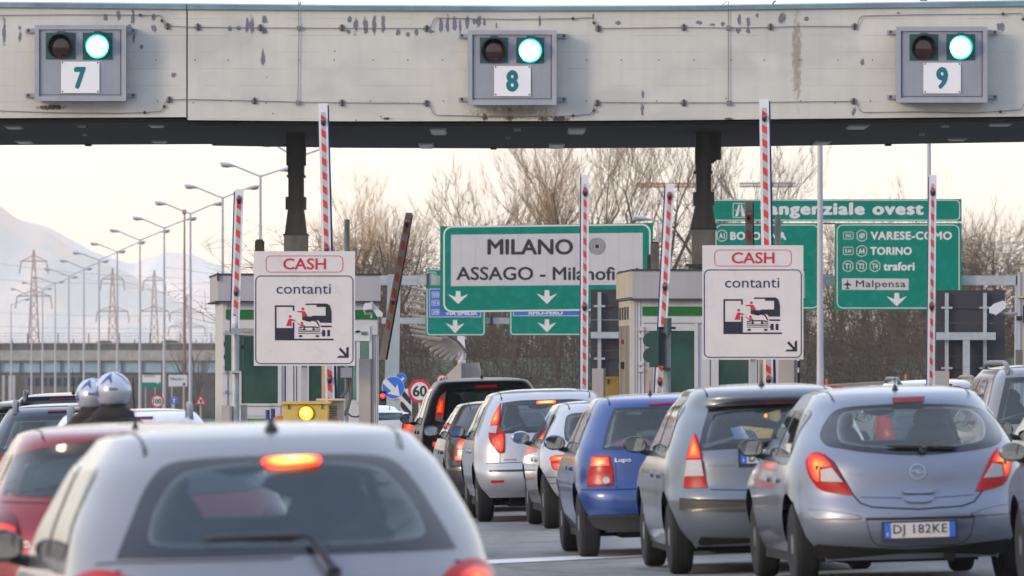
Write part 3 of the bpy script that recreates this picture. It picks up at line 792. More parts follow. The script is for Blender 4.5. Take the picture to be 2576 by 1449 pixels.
# underside fittings
def soffit_at(px, py):
    Y = 97.0
    for _ in range(12): Y = min(max((under(px, Y)-CH)*F/(YH-py), YB+.15), YR-.2)
    return PX(px, Y), Y
def under(px, Y):
    tab, = [t for t in (TL, TR) if t[0][0] <= px <= t[-1][0]]
    _, _, fb, rb = lerp_tab(tab, px); f = (Y-YB)/(YR-YB); return PZ(fb,YB)*(1-f)+PZ(rb,YR)*f-.02
LF = mat('soffit_lamp_panel', (.30,.30,.28), .4, var=.15, scale=5)
for x0, x1, y0, y1 in [(5,52,308,315),(31,76,345,353),(368,413,305,313),(375,419,345,352),(1077,1125,314,322),(1048,1092,351,360.5),(1426,1478,313,321),(1378,1425,351.5,360.5),
                       (2132,2192,306,315),(2050,2097,346,354),(2487,2552,302,311),(2385,2437,340,347.5)]:
    xa, Ya = soffit_at((x0+x1)/2, y0); _, Yb_ = soffit_at(0, y1); Yn, Yf = min(Ya,Yb_), max(Ya,Yb_)
    wd = S(x1-x0, Yn)*.85; z = under((x0+x1)/2, (Yn+Yf)/2)-.05
    m_ = MB(); sh = -.055*(Yf-Yn)*3
    m_.box(xa-wd/2, xa+wd/2, Yn, Yf-.1, z, z+.10)
    m_.build('light_fitting', LF, canopy)
    MB().box(xa-wd/2+.02, xa+wd/2-.02, Yn+.05, Yf-.15, z-.012, z+.01).build('diffuser', mat('dead_diffuser', (.42,.42,.38), .3), canopy)
for x0, x1, y0, y1 in [(194,212,301,311),(206,216,322,332),(1292,1310,309,320),(1271,1284,329,340),(2370,2389,300,312),(2315,2328,321,331)]:
    X, Y = soffit_at((x0+x1)/2, (y0+y1)/2); h = S(y1-y0, Y)
    zu = under((x0+x1)/2, Y); MB().box(X-S(x1-x0,Y)/2, X+S(x1-x0,Y)/2, Y+.1, Y+.3, zu-.07, zu+.02).build('square_fitting', mat('fitting_grey', (.38,.38,.35), .5), canopy)
for x0, x1, y0, y1 in [(213,228,350,366.5),(1234,1249,358,375),(2228,2243,348,366)]:
    MB().pbox(x0, x1, y0, y1, YR-.4, .3).build('hanging_box', DARKST, canopy)
for px, py, l_, h_ in ((268,15,10,4),(492,16,10,3),(2315,4,18,6)):
    MB().pbox(px, px+l_, py-h_-4, py-3, YB+.2, .1).build('coping_clip', DARKST, canopy)
# stains: irregular dark smears, a thin film of dirt on the face
def stain_mat(name, col, amt):
    m = bpy.data.materials.new(name); m.use_nodes = True; t = m.node_tree; b = t.nodes['Principled BSDF']; L = t.links
    b.inputs['Base Color'].default_value = (*col,1); b.inputs['Roughness'].default_value = .85
    uv = t.nodes.new('ShaderNodeUVMap'); ln = t.nodes.new('ShaderNodeVectorMath'); ln.operation = 'LENGTH'; L.new(uv.outputs[0], ln.inputs[0])
    g = t.nodes.new('ShaderNodeNewGeometry'); mp_ = t.nodes.new('ShaderNodeMapping'); mp_.inputs['Scale'].default_value = (26,26,16); L.new(g.outputs['Position'], mp_.inputs[0])
    n = t.nodes.new('ShaderNodeTexNoise'); n.inputs['Scale'].default_value = 1; n.inputs['Detail'].default_value = 5; L.new(mp_.outputs[0], n.inputs['Vector'])
    a = t.nodes.new('ShaderNodeMath'); a.operation = 'MULTIPLY_ADD'; a.inputs[1].default_value = 1.6; L.new(n.outputs[0], a.inputs[0])
    s1 = t.nodes.new('ShaderNodeMath'); s1.operation = 'MULTIPLY'; s1.inputs[1].default_value = -1.15; L.new(ln.outputs[1], s1.inputs[0]); L.new(s1.outputs[0], a.inputs[2])
    r = t.nodes.new('ShaderNodeMapRange'); r.inputs[1].default_value = -.05; r.inputs[2].default_value = .45; r.inputs[4].default_value = amt
    L.new(a.outputs[0], r.inputs[0]); L.new(r.outputs[0], b.inputs['Alpha'])
    return m
ST = stain_mat('grey_smear', (.17,.18,.24), .95); STB = stain_mat('black_soot', (.06,.055,.05), .85); STR = stain_mat('rust_streak', (.34,.26,.17), .42); STP = stain_mat('pale_wash', (.44,.46,.47), .45)
stains = []
def st(x, y, w_, h_, m_=0): stains.append((x, y, w_, h_, m_))
Z = 3.0
for zx, zy, zw, zh in [(30,240,34,260),(148,210,30,50),(150,280,36,100),(795,130,50,60),(895,120,40,100),(1003,130,36,160),(1010,290,24,90),(1160,130,40,70),(1160,215,40,80),(1068,352,32,40),
                       (975,215,70,70),(1310,570,50,60),(1495,205,50,80),(1735,215,40,50),(1803,213,40,50),(1865,185,40,130),(1900,190,45,150),(1960,210,50,60),(2000,150,50,90),(2000,235,60,70),(1985,440,50,170)]:
    st(zx/Z, zy/Z, zw/Z, zh/Z)
for zx, zy, zw, zh in [(60,145,44,60),(55,238,44,40),(110,190,44,160),(185,185,44,170),(250,190,44,170),(315,180,44,160),(430,243,50,70),(500,260,50,50),(568,245,42,60),(690,238,50,34),(752,190,42,160),(800,185,36,170),
                       (855,180,50,130),(895,200,30,130),(950,170,38,130),(1005,165,40,70),(1035,160,44,100),(1080,165,34,80),(1497,160,26,110),(1900,125,22,60),(2090,172,60,40),(2275,710,24,60),(2272,830,30,130),(1170,190,14,60)]:
    st(858.7+zx/Z, zy/Z, zw/Z, zh/Z)
for zx, zy, zw, zh in [(125,170,60,36),(222,187,50,30),(300,180,50,40),(428,150,36,110),(420,232,48,60),(497,160,34,100),(493,232,44,56),(562,115,30,46),(745,135,70,100),(935,145,50,40),(1355,470,50,80),(1293,845,36,80),(2395,200,70,90),(1628,98,40,24)]:
    st(1717.3+zx/Z, zy/Z, zw/Z, zh/Z)
for zx, zy, zw, zh in [(1085,885,60,70),(1530,900,100,44),(1640,898,200,50),(1270,890,70,60),(1270,830,40,40),(340,895-0,90,24)]:
    st(858.7+zx/Z, zy/Z, zw/Z, zh/Z, 1)
st(1717.3+342/Z, 897/Z, 80/Z, 22/Z, 1); st(360/Z+10, 810/Z, 260/Z, 50/Z, 1)
st(1717.3+860/Z, 420/Z, 90/Z, 900/Z, 2); st(1290, 285, 260, 40, 2)
for mi, mt_, nm in ((0,ST,'smear_stain'),(1,STB,'soot_stain'),(2,STR,'rust_stain'),(3,STP,'washed_patch')):
    for x, y, w_, h_, k in stains:
        if k != mi: continue
        m_ = MB(); m_.uv = []
        n = 14; yy = YB-.003-.001*mi
        cv_ = [(PX(x,YB), yy, PZ(y,YB))]; us = [(0,0)]
        for q in range(n):
            a = 2*math.pi*q/n; cv_.append((PX(x+w_*.62*math.cos(a),YB), yy, PZ(y+h_*.62*math.sin(a),YB))); us.append((math.cos(a), math.sin(a)))
        m_.add(cv_, [(0,1+q,1+(q+1)%n) for q in range(n)]); m_.uv += us
        m_.build(nm, mt_, canopy, fix=False)
# cables, insulators and clamps on the face
CAB = mat('thin_cable', (.20,.19,.185), .6, var=.1); CLP = mat('dark_clamp', (.07,.055,.05), .6, var=.2, scale=20)
def cable(pts, r_=.0055): MB().tube([P(x,y,YB-.025) for x,y in pts], r_, 5).build('cable', CAB, canopy)
cable([(-80,40),(0,38.5),(180,37),(353,38),(402,39),(406,44),(407,52),(412,60),(421,65),(470,68),(650,70),(752,70.5),(860,71),(1073,71.5),(1085,66),(1091,50),(1098,45),(1290,49),(1441,46.5),(1485,44),(1493,48),(1495,62),(1505,71.5),(1717,69),(1832,70),(1938,69),(2000,66),(2150,67),(2158,60),(2163,44),(2172,40),(2300,37),(2523,35),(2570,33),(2575,45)])
cable([(-80,277),(0,279),(150,284),(300,285),(364,283),(405,280),(413,268),(414,258),(426,251),(470,250),(640,253.5),(748,257),(860,258.5),(1073,260),(1083,266),(1088,284),(1098,290),(1290,293.5),(1440,291.5),(1485,287),(1493,278),(1495,264),(1505,257.5),(1717,259),(1832,258.5),(2147,254.5),(2157,259),(2162,278),(2172,283),(2300,281),(2450,284),(2517,280),(2570,275),(2576,262)])
cable([(752,-2),(750,25),(752,70),(749,258)]); cable([(750,26),(754,8),(757,3),(755,14)], .005); cable([(1832,2),(1832,70),(1832,259)]); cable([(1829,3),(1813,16)], .005)
cable([(1943,16),(1946,6),(1952,2)], .012)
for x, y in [(421,66),(426,251),(640,254),(860,70),(860,259),(1073,72),(1073,260),(1505,72),(1503,259),(1720,69),(1720,259),(1938,68),(2150,67),(2147,255),(498,68),(655,70)]:
    MB().lathe([(S(7.5,YB),YB-.012),(S(9,YB),YB-.002)], (PX(x,YB),0,PZ(y,YB)), 'Y', 18).build('anchor_plate', mat('anchor_plate_grey', (.30,.29,.28), .7, var=.3, scale=30), canopy)
    MB().tube([P(x,y-9,YB-.03), P(x,y+9,YB-.03)], .009, 6).ball(P(x,y-4,YB-.035), .016,.016,.02,8,5).ball(P(x,y+4,YB-.035), .016,.016,.02,8,5).build('insulator', CLP, canopy)
for x, y in [(752,70),(749,258),(1832,70),(1833,259)]:
    MB().pbox(x-5, x+5, y-5.5, y+5.5, YB-.045, .04).build('clamp_box', mat('clamp_grey', (.20,.19,.19), .6, var=.3, scale=30), canopy)
for x, y in [(353,38),(364,283),(407,52),(413,268),(1441,46.5),(1442,291),(1494,57),(1494,278),(2523,35),(2517,281),(2574,48)]:
    MB().ball(P(x,y,YB-.03), .02,.02,.022,8,5).build('cable_grip', CLP, canopy)
m_ = MB()
for k in range(24):
    for y in (151, 258.5 if k % 2 else 254):
        x = 395+k*90+rnd.uniform(-6,6); m_.lathe([(.009,YB-.004),(.009,YB-.001)], (PX(x,YB),0,PZ(y,YB)), 'Y', 8)
m_.build('tie_hole', mat('hole_dark', (.08,.07,.07), .9), canopy)

# ------------------------------------------------------------------ lane signals
LIT = glow('green_lit_lens', (0,.33,.31), (.6,1,1), (1,1,1), 4.0, base=(0,.3,.25), k=1.45, rim_e=.75)
_lr = LIT.node_tree.nodes
DEADL = mat('dark_red_lens', (.035,.006,.008), .15, var=.4, scale=30, coat=.8)
GSQ = mat('signal_green_plate', (.01,.085,.085), .45, var=.12, scale=10)
def uvdisc(px, py, r_, Y, bulge=.02, n=32, rings=6):
    m_ = MB(); m_.uv = []
    c = P(px, py, Y); rr = S(r_, Y)
    m_.v.append((c.x, Y-bulge, c.z)); m_.uv.append((0,0))
    for i in range(1, rings+1):
        f = i/rings
        for q in range(n):
            a = 2*math.pi*q/n; m_.v.append((c.x+rr*f*math.cos(a), Y-bulge*(1-f*f), c.z+rr*f*math.sin(a))); m_.uv.append((f, q/n))
    for q in range(n): m_.f.append((0, 1+q, 1+(q+1)%n))
    for i in range(rings-1):
        for q in range(n): m_.f.append((1+i*n+q, 1+(i+1)*n+q, 1+(i+1)*n+(q+1)%n, 1+i*n+(q+1)%n))
    return m_
def lane_signal(x0, x1, y0, y1, s1, s2, plate, digit, drect, lb):
    t_ = thing('lane_signal', lb, 'lane signal', P(x0, y1, YB-.3), group='lane signal boxes on the canopy')
    Yf = YB-.32
    MB().pbox(x0, x1, y0, y1, Yf, .27).build('housing', GREYM, t_)
    MB().pframe(x0-1, x1+1, y0-1, y1+2, 1, 11, Yf-.03, .05, 1).build('rim', mat('rim_grey', (.36,.37,.42), .45, metal=.2, var=.08, scale=5, streak=.2), t_)
    MB().pframe(x0+12, x1-12, y0+9, y1-13, 1, 1.2, Yf-.004, .006, 1).build('door_gap', BLACK, t_)
    for yy in (y0+13, y1-12):
        for a, b in ((x0-24, x0), (x1, x1+27)):
            MB().pbox(a, b, yy-5, yy+5, YB-.05, .045).build('bracket', GREYM, t_)
            MB().lathe([(.02,YB-.055),(.02,YB-.045)], (PX((a-0+8) if a < x0 else b-8, YB), 0, PZ(yy,YB)), 'Y', 8).build('bolt', CLP, t_)
    for i, (a, b, c_, d) in enumerate((s1, s2)):
        MB().pbox(a, b, c_, d, Yf-.012, .012).build('signal_plate', GSQ, t_)
        cx_, cz_ = (a+b)/2, (c_+d)/2+1
        rr = S(31, Yf)
        # hood: an open ring with the underside cut away
        m_ = MB(); n = 32
        for rad, yy in ((rr*1.03, Yf-.013),(rr*1.03, Yf-.15),(rr*.95,Yf-.15),(rr*.95,Yf-.013)):
            for q in range(n):
                an = 2*math.pi*q/n; cut = .13*max(0, -math.sin(an))*1.0 if yy < Yf-.1 else 0
                m_.v.append((PX(cx_,Yf)+rad*math.cos(an), yy+cut, PZ(cz_,Yf)+rad*math.sin(an)))
        for k in range(3):
            for q in range(n): m_.f.append((k*n+q, k*n+(q+1)%n, (k+1)*n+(q+1)%n, (k+1)*n+q))
        m_.build('hood', mat('hood_dark', (.012,.02,.022), .5, var=.1) if i == 0 else mat('hood_lit_teal', (.01,.12,.12), .4), t_, smooth=True, sharp=40)  # second hood coloured teal for the glow of its lit lens
        MB().pbox(cx_-9, cx_+9, c_-4, c_+3, Yf-.10, .09).build('latch', GSQ, t_)
        if i == 0: uvdisc(cx_, cz_, 29, Yf-.014).build('lens', DEADL, t_, smooth=True)
        else: uvdisc(cx_-1, cz_, 30, Yf-.05, .05).build('lens', LIT, t_, smooth=True)
    a, b, c_, d = plate
    MB().pbox(a, b, c_, d, Yf-.02, .012).build('number_plate', mat('number_white', (.80,.80,.83), .4, var=.02), t_)
    for sx, sy in ((a+4,c_+3),(b-4,c_+3),(a+4,d-4),(b-4,d-4)):
        MB().lathe([(.010,Yf-.026),(.010,Yf-.02)], (PX(sx,Yf),0,PZ(sy,Yf)), 'Y', 8).build('screw', CLP, t_)
    plettering(digit, *drect, Yf-.021, TEAL, t_, bold=.035)
lane_signal(88,316,64,252,(115,190,82,149),(208,283,82,150),(153.5,250,155,234),'7',(186,216,168,224),'lane signal box showing 7, left of the vertical joint in the beam')
lane_signal(1178,1399,77,262,(1207,1278,94,159),(1299,1369,94,159),(1243,1335,166,242),'8',(1273,1304,176,231),'lane signal box showing 8, above the green city sign')
lane_signal(2256,2483,68,256,(2288,2360,86,152),(2381,2453,86,151),(2323,2417,158,235),'9',(2355,2385,168,224),'lane signal box showing 9, above the ring road sign')

# ------------------------------------------------------------------ dark columns
def column(prof, Y, lb, grp, steps=()):
    t_ = thing('canopy_column', lb, 'column', P(prof[0][0], 700, Y), group=grp)
    for (xa, xb, y0, y1, xa2, xb2, mt_, nm, dp) in prof:
        m_ = MB(); d = dp
        x0, x1, x2, x3 = PX(xa,Y), PX(xb,Y), PX(xa2,Y), PX(xb2,Y); z0, z1 = PZ(y0,Y), PZ(y1,Y)
        m_.add([(x2,Y,z1),(x3,Y,z1),(x3,Y+d,z1),(x2,Y+d,z1),(x0,Y,z0),(x1,Y,z0),(x1,Y+d,z0),(x0,Y+d,z0)],
               [(0,3,2,1),(4,5,6,7),(0,1,5,4),(1,2,6,5),(2,3,7,6),(3,0,4,7)])
        m_.build(nm, mt_, t_)
DS2 = mat('column_weathered', (.16,.16,.155), .8, var=.25, scale=5, streak=.5, dirt=(.05,.05,.05))
Yc = 97.0
column([(720,768,300,415,720,768,DARKST,'shaft',.45),(724,764,415,440,724,764,DARKST,'shaft',.42),(721,767,440,445,721,767,DARKST,'collar',.5),(725,763,445,495,725,763,DARKST,'shaft',.42),
        (718,768.5,495,526,718,768.5,DARKST,'collar',.5),(724,763.5,526,589,716,771,DARKST,'flare',.45),(712,775,588,592,712,775,DARKST,'collar',.55),(714,773,592,700,714,773,DS2,'base_block',.5)],
       Yc, 'dark column standing on the left toll booth roof', 'dark canopy columns')
column([(1750,1814,300,400,1750,1814,DARKST,'shaft',.45),(1750,1802,400,405,1750,1802,DARKST,'shaft',.44),(1750,1797,405,409,1750,1797,DARKST,'shaft',.43),(1751,1790,409,430,1751,1790,DARKST,'shaft',.42),(1746,1793,430,436,1746,1793,DARKST,'collar',.5),(1752,1789,436,483,1752,1789,DARKST,'shaft',.42),
        (1745,1797,483,517,1745,1797,DARKST,'collar',.5),(1750,1792,517,575,1737,1803,DARKST,'flare',.45),(1738,1804,574,578,1738,1804,DARKST,'collar',.55),(1742,1800,578,664,1742,1800,DS2,'base_block',.5),(1727,1812,664,668,1727,1812,DARKST,'base_plate',.8),(1733,1806,668,674,1733,1806,DARKST,'base_plate',.7)],
       Yc, 'dark column standing on the right toll booth roof', 'dark canopy columns')
t_ = thing('junction_box', 'small dark box on the left booth roof behind the cash sign', 'box', P(645,632,Yc))
MB().pbox(641,664,606,700,Yc+.3,.2).build('case', DARKST, t_); MB().pbox(644,661,602,607,Yc+.32,.16).build('cap', DARKST, t_)
t_ = thing('junction_box', 'small dark box with cables on the right booth roof, left of its column', 'box', P(1645,680,Yc))
MB().pbox(1637,1658,612,682,Yc+.3,.2).build('case', DS2, t_); MB().pbox(1639,1656,608,613,Yc+.32,.16).build('cap', DARKST, t_); MB().pbox(1628,1638,640,682,Yc+.35,.1).build('conduit', DARKST, t_)

# ------------------------------------------------------------------ booths
BW = mat('booth_white', (.60,.60,.62), .45, var=.05, scale=2.5, streak=.12, dirt=(.3,.27,.24))
BF = mat('booth_fascia', (.43,.44,.47), .45, var=.05, scale=2, streak=.18, dirt=(.24,.22,.2))
BG = mat('booth_glass', (.02,.07,.052), .15, var=.55, scale=1.3, coat=.5)  # uneven tone stands in for light varying inside the booth
BGR = mat('booth_green', (.005,.14,.02), .4, var=.1)
BGAP = mat('seam_dark', (.05,.055,.07), .7, var=0)
BCR = mat('booth_side_sunlit', (.60,.55,.45), .6, var=.1, scale=3, streak=.4, dirt=(.25,.2,.15))  # white side wall coloured cream for the warm sunlight on it
BEI = mat('beige_panel', (.43,.385,.36), .55, var=.06, scale=3)
class Booth:
    def __init__(s, name, label, x0, Y, rz): 
        s.x0 = x0; s.Y = Y; s.k = Y/F
        s.t = thing(name, label, 'toll booth', (PX(x0,Y), Y, 0), rz)
    def box(s, nm, xa, xb, ya, yb, mt_, y0=0.0, d=.05, bev=False):
        m_ = MB().box((xa-s.x0)*s.k, (xb-s.x0)*s.k, y0, y0+d, CH+(YH-yb)*s.k, CH+(YH-ya)*s.k)
        return m_.build(nm, mt_, s.t, local=True)
A = Booth('toll_booth', 'white toll booth with green glazing behind the left cash sign', 560, 96.0, .08)
A.box('wall', 560, 953, 760, 1112, BW, 0, 2.4)
A.box('fascia', 547, 957, 692, 757, BF, -.10, 2.6)
A.box('roof_edge', 545, 959, 688, 692.5, BGAP, -.12, 2.64)
A.box('gutter', 541, 960, 757, 761, BGAP, -.13, 2.66)
for x in (572, 575, 583): A.box('frame_seam', x, x+1, 764, 1110, BGAP, -.004, .006)
A.box('sign_stripe', 568, 950, 779, 803, BGR, -.02, .018)
A.box('header', 566, 950, 806, 842, BW, -.025, .022)
A.box('window', 607, 699, 845, 1015, BG, -.012, .01)
A.box('blind_rail', 607, 640, 826, 836, mat('rail_tan', (.35,.32,.28), .5), -.06, .04)
for a, b in ((599,607),(699,708)): A.box('window_frame', a, b, 840, 1022, BW, -.03, .028)
A.box('window_sill', 599, 708, 1015, 1021, BW, -.035, .033)
A.box('panel', 620, 705, 1023, 1046, BW, -.015, .014)
A.box('panel_green', 620, 705, 1053, 1110, BGR, -.015, .014)
for a, b in ((716,719),(738,740),(745,747)): A.box('frame_seam', a, b, 920, 1110, BGAP, -.004, .006)
A.box('window', 777, 815, 843, 1008, BG, -.012, .01); A.box('window', 848, 897, 843, 1005, BG, -.012, .01)
for a, b in ((768,777),(815,824),(840,848),(897,906)): A.box('window_frame', a, b, 838, 1012, BW, -.03, .028)
A.box('window', 888, 929, 862, 1005, mat('booth_glass_pale', (.10,.22,.17), .15, var=.3, scale=2, coat=.6), -.02, .01)
A.box('window_frame', 929, 936, 838, 1012, BW, -.03, .028)
A.box('notice', 893, 931, 820, 858, mat('notice_white', (.62,.64,.66), .5), -.045, .01)
k_ = A.k
lettering('AREA', (908-560)*k_, (925-560)*k_, CH+(YH-843)*k_, CH+(YH-834)*k_, -.055, BLACK, A.t, local=True, bold=.0)
m_ = MB(); m_.tube([((894-560)*k_,-.06,CH+(YH-836)*k_),((899-560)*k_,-.06,CH+(YH-833)*k_),((905-560)*k_,-.06,CH+(YH-834)*k_)], .012, 5); m_.build('emblem', BLACK, A.t, local=True)
for x in (938, 944, 949): A.box('frame_seam', x, x+1, 764, 1110, BGAP, -.004, .006)
for y in (835,851,920,935,985): A.box('hinge', 559, 566, y-4, y+4, BW, -.06, .06)
A.box('rust_corner', 545, 549, 686, 706, DARKST, -.14, .06); A.box('rust_corner', 952, 957, 684, 690, DARKST, -.14, .06)

B = Booth('toll_booth', 'white toll booth with its left side coloured cream as sunlit behind the right cash sign', 1591, 96.0, .052)
B.box('wall', 1591, 2012, 754, 1100, BW, 0, 2.2)
B.box('fascia', 1590, 2024, 681, 751, BF, -.10, 2.5)
B.box('roof_edge', 1588, 2026, 677, 681.5, BGAP, -.12, 2.54)
B.box('gutter', 1586, 2026, 751, 755, BGAP, -.13, 2.56)
# left side: thin vented skin on the wall, warm sunlight put into its cream colour
def bside(nm, ya, yb, y0, y1, mt_, out_=.012): MB().box(-.02-out_, -.001, y0, y1, CH+(YH-yb)*B.k, CH+(YH-ya)*B.k).build(nm, mt_, B.t, local=True)
bside('side_skin', 756, 1100, .02, 2.18, BCR)
bside('side_fascia', 684, 748, -.08, 2.35, BCR, .035)
for i in range(4): bside('side_vent', 771, 803, .25+.5*i, .50+.5*i, BGAP, .022)
for i in range(9): bside('side_seam', 818, 1100, .15+.24*i, .19+.24*i, BGAP, .018)
bside('side_lamp', 853, 864, 1.2, 1.5, mat('side_red', (.25,.05,.04), .4), .05); bside('side_lamp', 910, 927, 1.1, 1.5, BLKPL, .06)
for x in (1597, 1603, 1611): B.box('frame_seam', x, x+1, 758, 1100, BGAP, -.004, .006)
B.box('sign_stripe', 1616, 2008, 771, 794, BGR, -.02, .018)
B.box('header', 1614, 2008, 797, 812, BW, -.03, .028)
B.box('window', 1685, 1747, 833, 1020, BG, -.012, .01)
for a, b in ((1747,1756),(1614,1620)): B.box('window_frame', a, b, 813, 1040, BW, -.03, .028)
B.box('window_frame', 1620, 1747, 815, 832, BW, -.028, .026)
B.box('panel', 1622, 1652, 834, 1040, mat('door_panel', (.50,.50,.52), .5, var=.05), -.012, .01)
B.box('door_edge', 1624, 1640, 915, 1000, mat('warm_panel', (.5,.40,.32), .6), -.02, .01)
for y in (827,845,914,931): B.box('hinge', 1605, 1618, y-5, y+5, BW, -.06, .06)
B.box('window', 1808, 1884, 905, 1030, BG, -.012, .01); B.box('window', 1770, 1800, 820, 900, BG, -.012, .01)
for a, b in ((1800,1808),(1884,1892)): B.box('window_frame', a, b, 818, 1035, BW, -.03, .028)
for a, b in ((1786,1788),(1905,1907)): B.box('frame_seam', a, b, 905, 1100, BGAP, -.004, .006)
for y0, y1 in ((908,924),(937,972)): B.box('black_band', 2005, 2014, y0, y1, BLACK, -.02, .018)

# ------------------------------------------------------------------ cash signs
def cash(x0, x1, y0, y1, Y, lb, post):
    t_ = thing('cash_sign', lb, 'sign', P((x0+x1)/2, 1100, Y), group='cash lane signs in front of the booths')
    MB().pbox(x0, x1, y0, y1, Y, .05).build('panel', SIGNP, t_)
    W = x1-x0; k = W/255.0
    fx = lambda v: x0+v*k
    fy = lambda v: y0+v*(y1-y0)/288.0
    MB().pframe(fx(30), fx(225), fy(11), fy(53), 12, 1.4, Y-.004, .004).build('red_border', SRED, t_)
    MB().pframe(fx(3.5), fx(251), fy(61), fy(284), 14, 2.4, Y-.004, .004, 8).build('blue_border', NAVY, t_)
    plettering('CASH', fx(73.5), fx(182), fy(17.5), fy(46), Y-.001, SRED, t_, bold=.012)
    plettering('contanti', fx(57), fx(194), fy(82.5), fy(107), Y-.001, NAVY, t_, bold=.004)
    pt = lambda q: [(fx(a), fy(b)) for a, b in q]
    def pic(nm, polys, mt_):
        mt_ = mat('pictogram_ink', (.012,.014,.03), .45, var=0)
        m_ = MB()
        for q in polys: m_.pprism(pt(q), Y-.004, .004)
        m_.build(nm, mt_, t_)
    # booth outline and base (coordinates on a 255 x 288 panel)
    pic('pictogram_booth', [[(53,136),(102,136),(102,150),(98,150),(98,140),(57,140),(57,193),(98,193),(98,179),(102,179),(102,220),(201,220),(201,224),(53,224)]], NAVY)
    # lorry: cab and window frame
    pic('pictogram_truck', [[(128,135),(133,131.5),(184,131.5),(192,137),(196,152),(196,180),(168,180),(163,174),(143,174),(143,178),(122,173),(122,164),(146,164),(148,162),(181,162),(181,140),(158,140),(158,135)],
                            [(168,187),(196,187),(196,191),(170,191)],[(172,198),(180,198),(180,214),(172,214),(172,208),(168,206),(172,204)],[(185,198),(192,198),(192,214),(185,214)]], NAVY)
    # car
    pic('pictogram_car', [[(128,174),(136,172),(152,172),(160,176),(167,190),(164,190),(157,178),(150,175),(134,175.5)],
                          [(112,192),(124,189),(156,189),(166,192),(166,194),(158,194),(156,192),(152,192),(156,199),(122,199),(126,192),(122,192),(120,194),(112,194)],
                          [(112,196.5),(122,196.5),(122,198.5),(112,198.5)],[(157,196.5),(167,196.5),(167,198.5),(157,198.5)],[(112,201),(167,201),(167,203),(112,203)],[(112,206),(167,206),(167,207.5),(112,207.5)],
                          [(114,211),(122,211),(122,216),(114,216)],[(156,211),(164,211),(164,216),(156,216)]], NAVY)
    MB().pprism(pt([(129,192.5),(149,192.5),(147,198),(131,198)]), Y-.0055, .001).build('pictogram_grille', SIGNP, t_)
    # red figures
    def fig(hx, hy, poly):
        m_ = MB(); m_.pprism([(fx(a), fy(b)) for a, b in circ(hx, hy, 3.4, 14)], Y-.004, .004); m_.pprism(pt(poly), Y-.004, .004); m_.build('pictogram_figure', SRED, t_)
    fig(123.5,145,[(109,150.5),(121,150),(129,151),(136,164),(122,164),(121,154),(109,153)])
    fig(91.5,164,[(90,169),(98,171),(106,173),(104,175.5),(95,175),(95,188),(81,188),(87,172)])
    fig(121,180.5,[(109,179),(117,185),(125,184),(130,189),(118,188.5),(110,182)])
    # arrow
    pic('arrow', [[(214,247),(218,242),(233,258),(233,243),(239,240),(239,268),(209,268),(214,263),(229,263)]], NAVY)
    for a, b in post: MB().pbox(a, b, y1-120, 1112, Y+.055, .07).build('post', STEEL, t_)
    return t_
cash(638.5, 893, 632, 920, 89.5, 'white cash sign reading CASH contanti, warm-lit along its foot, in front of the left booth', [(758,773)])
cash(1767, 2021, 617, 904, 89.5, 'white cash sign reading CASH contanti in front of the right booth', [(1888,1901)])

# ------------------------------------------------------------------ barrier arms
DULL = mat('arm_dull', (.33,.30,.27), .6, var=.1, scale=6); DULLR = mat('stripe_dull_red', (.46,.08,.045), .5, var=.12)
ARMW = mat('arm_white', (.70,.71,.76), .4, var=.04, scale=4); ARMG = mat('arm_reflective', (.46,.45,.46), .4, var=.08, scale=20); ARMB = mat('arm_back_navy', (.02,.035,.12), .5)
def barrier(top, bot, Y, w_, lb, side=1, dull=False, lamps_=(), step=35.5, stop=None, base=None, strip_w=.46, strip_off=0.0):
    t_ = thing('barrier_arm', lb, 'barrier', P(bot[0], 1108, Y), group='raised barrier arms')
    dx = (bot[0]-top[0])/(bot[1]-top[1])
    X = lambda y, o=0: top[0]+(y-top[1])*dx+o
    h = w_/2
    q = lambda a, b, ya, yb: [(X(ya,a),ya),(X(ya,b),ya),(X(yb,b),yb),(X(yb,a),yb)]
    MB().pprism(q(-h,h,top[1],bot[1]), Y, .06).build('arm', DULL if dull else ARMW, t_)
    sw = w_*strip_w; so_ = strip_off*w_
    if not dull: MB().pprism(q(so_-sw/2,so_+sw/2,top[1]+22,bot[1]-6), Y-.004, .004).build('reflective_band', ARMG, t_)
    e0 = h if side > 0 else -h-w_*.16
    MB().pprism([(X(top[1]+5,e0),top[1]+5),(X(top[1]+5,e0+w_*.16),top[1]+5),(X(bot[1],e0+w_*.30*(1 if side>0 else 1)),bot[1]),(X(bot[1],e0),bot[1])], Y+.055, .03).build('arm_spine', ARMB if not dull else DARKST, t_)
    y = top[1]+28; end = stop or bot[1]-14
    while y < end:
        MB().pprism([(X(y,so_-sw/2),y),(X(y+step*.22,so_+sw/2),y+step*.22),(X(y+step*.72,so_+sw/2),y+step*.72),(X(y+step*.5,so_-sw/2),y+step*.5)], Y-.008, .004).build('stripe', DULLR if dull else RED, t_)
        y += step
    for ly in lamps_:
        c = P(X(ly, so_), ly, Y)
        MB().ball((c.x, Y-.01, c.z), S(6.5,Y), .05, S(11,Y), 14, 8).build('lamp_body', mat('lamp_dark', (.03,.02,.03), .4), t_, smooth=True)
        MB().ball((c.x, Y-.045, c.z+S(3,Y)), S(4.5,Y), .03, S(5,Y), 12, 6).build('lamp_lens', mat('lamp_red', (.30,.01,.01), .2, coat=.6, emit=.15, ecol=(.8,.05,.02)), t_, smooth=True)
    return t_
barrier((602,476),(591,838), 92, 21, 'white and red barrier arm on the grey post at the left booth corner', -1, lamps_=(502,735), strip_w=.5)
barrier((812,260),(832,1075), 91, 23, 'tall barrier arm crossing the canopy face, passing behind the left cash sign', 1, lamps_=(306,628,955), strip_w=.5)
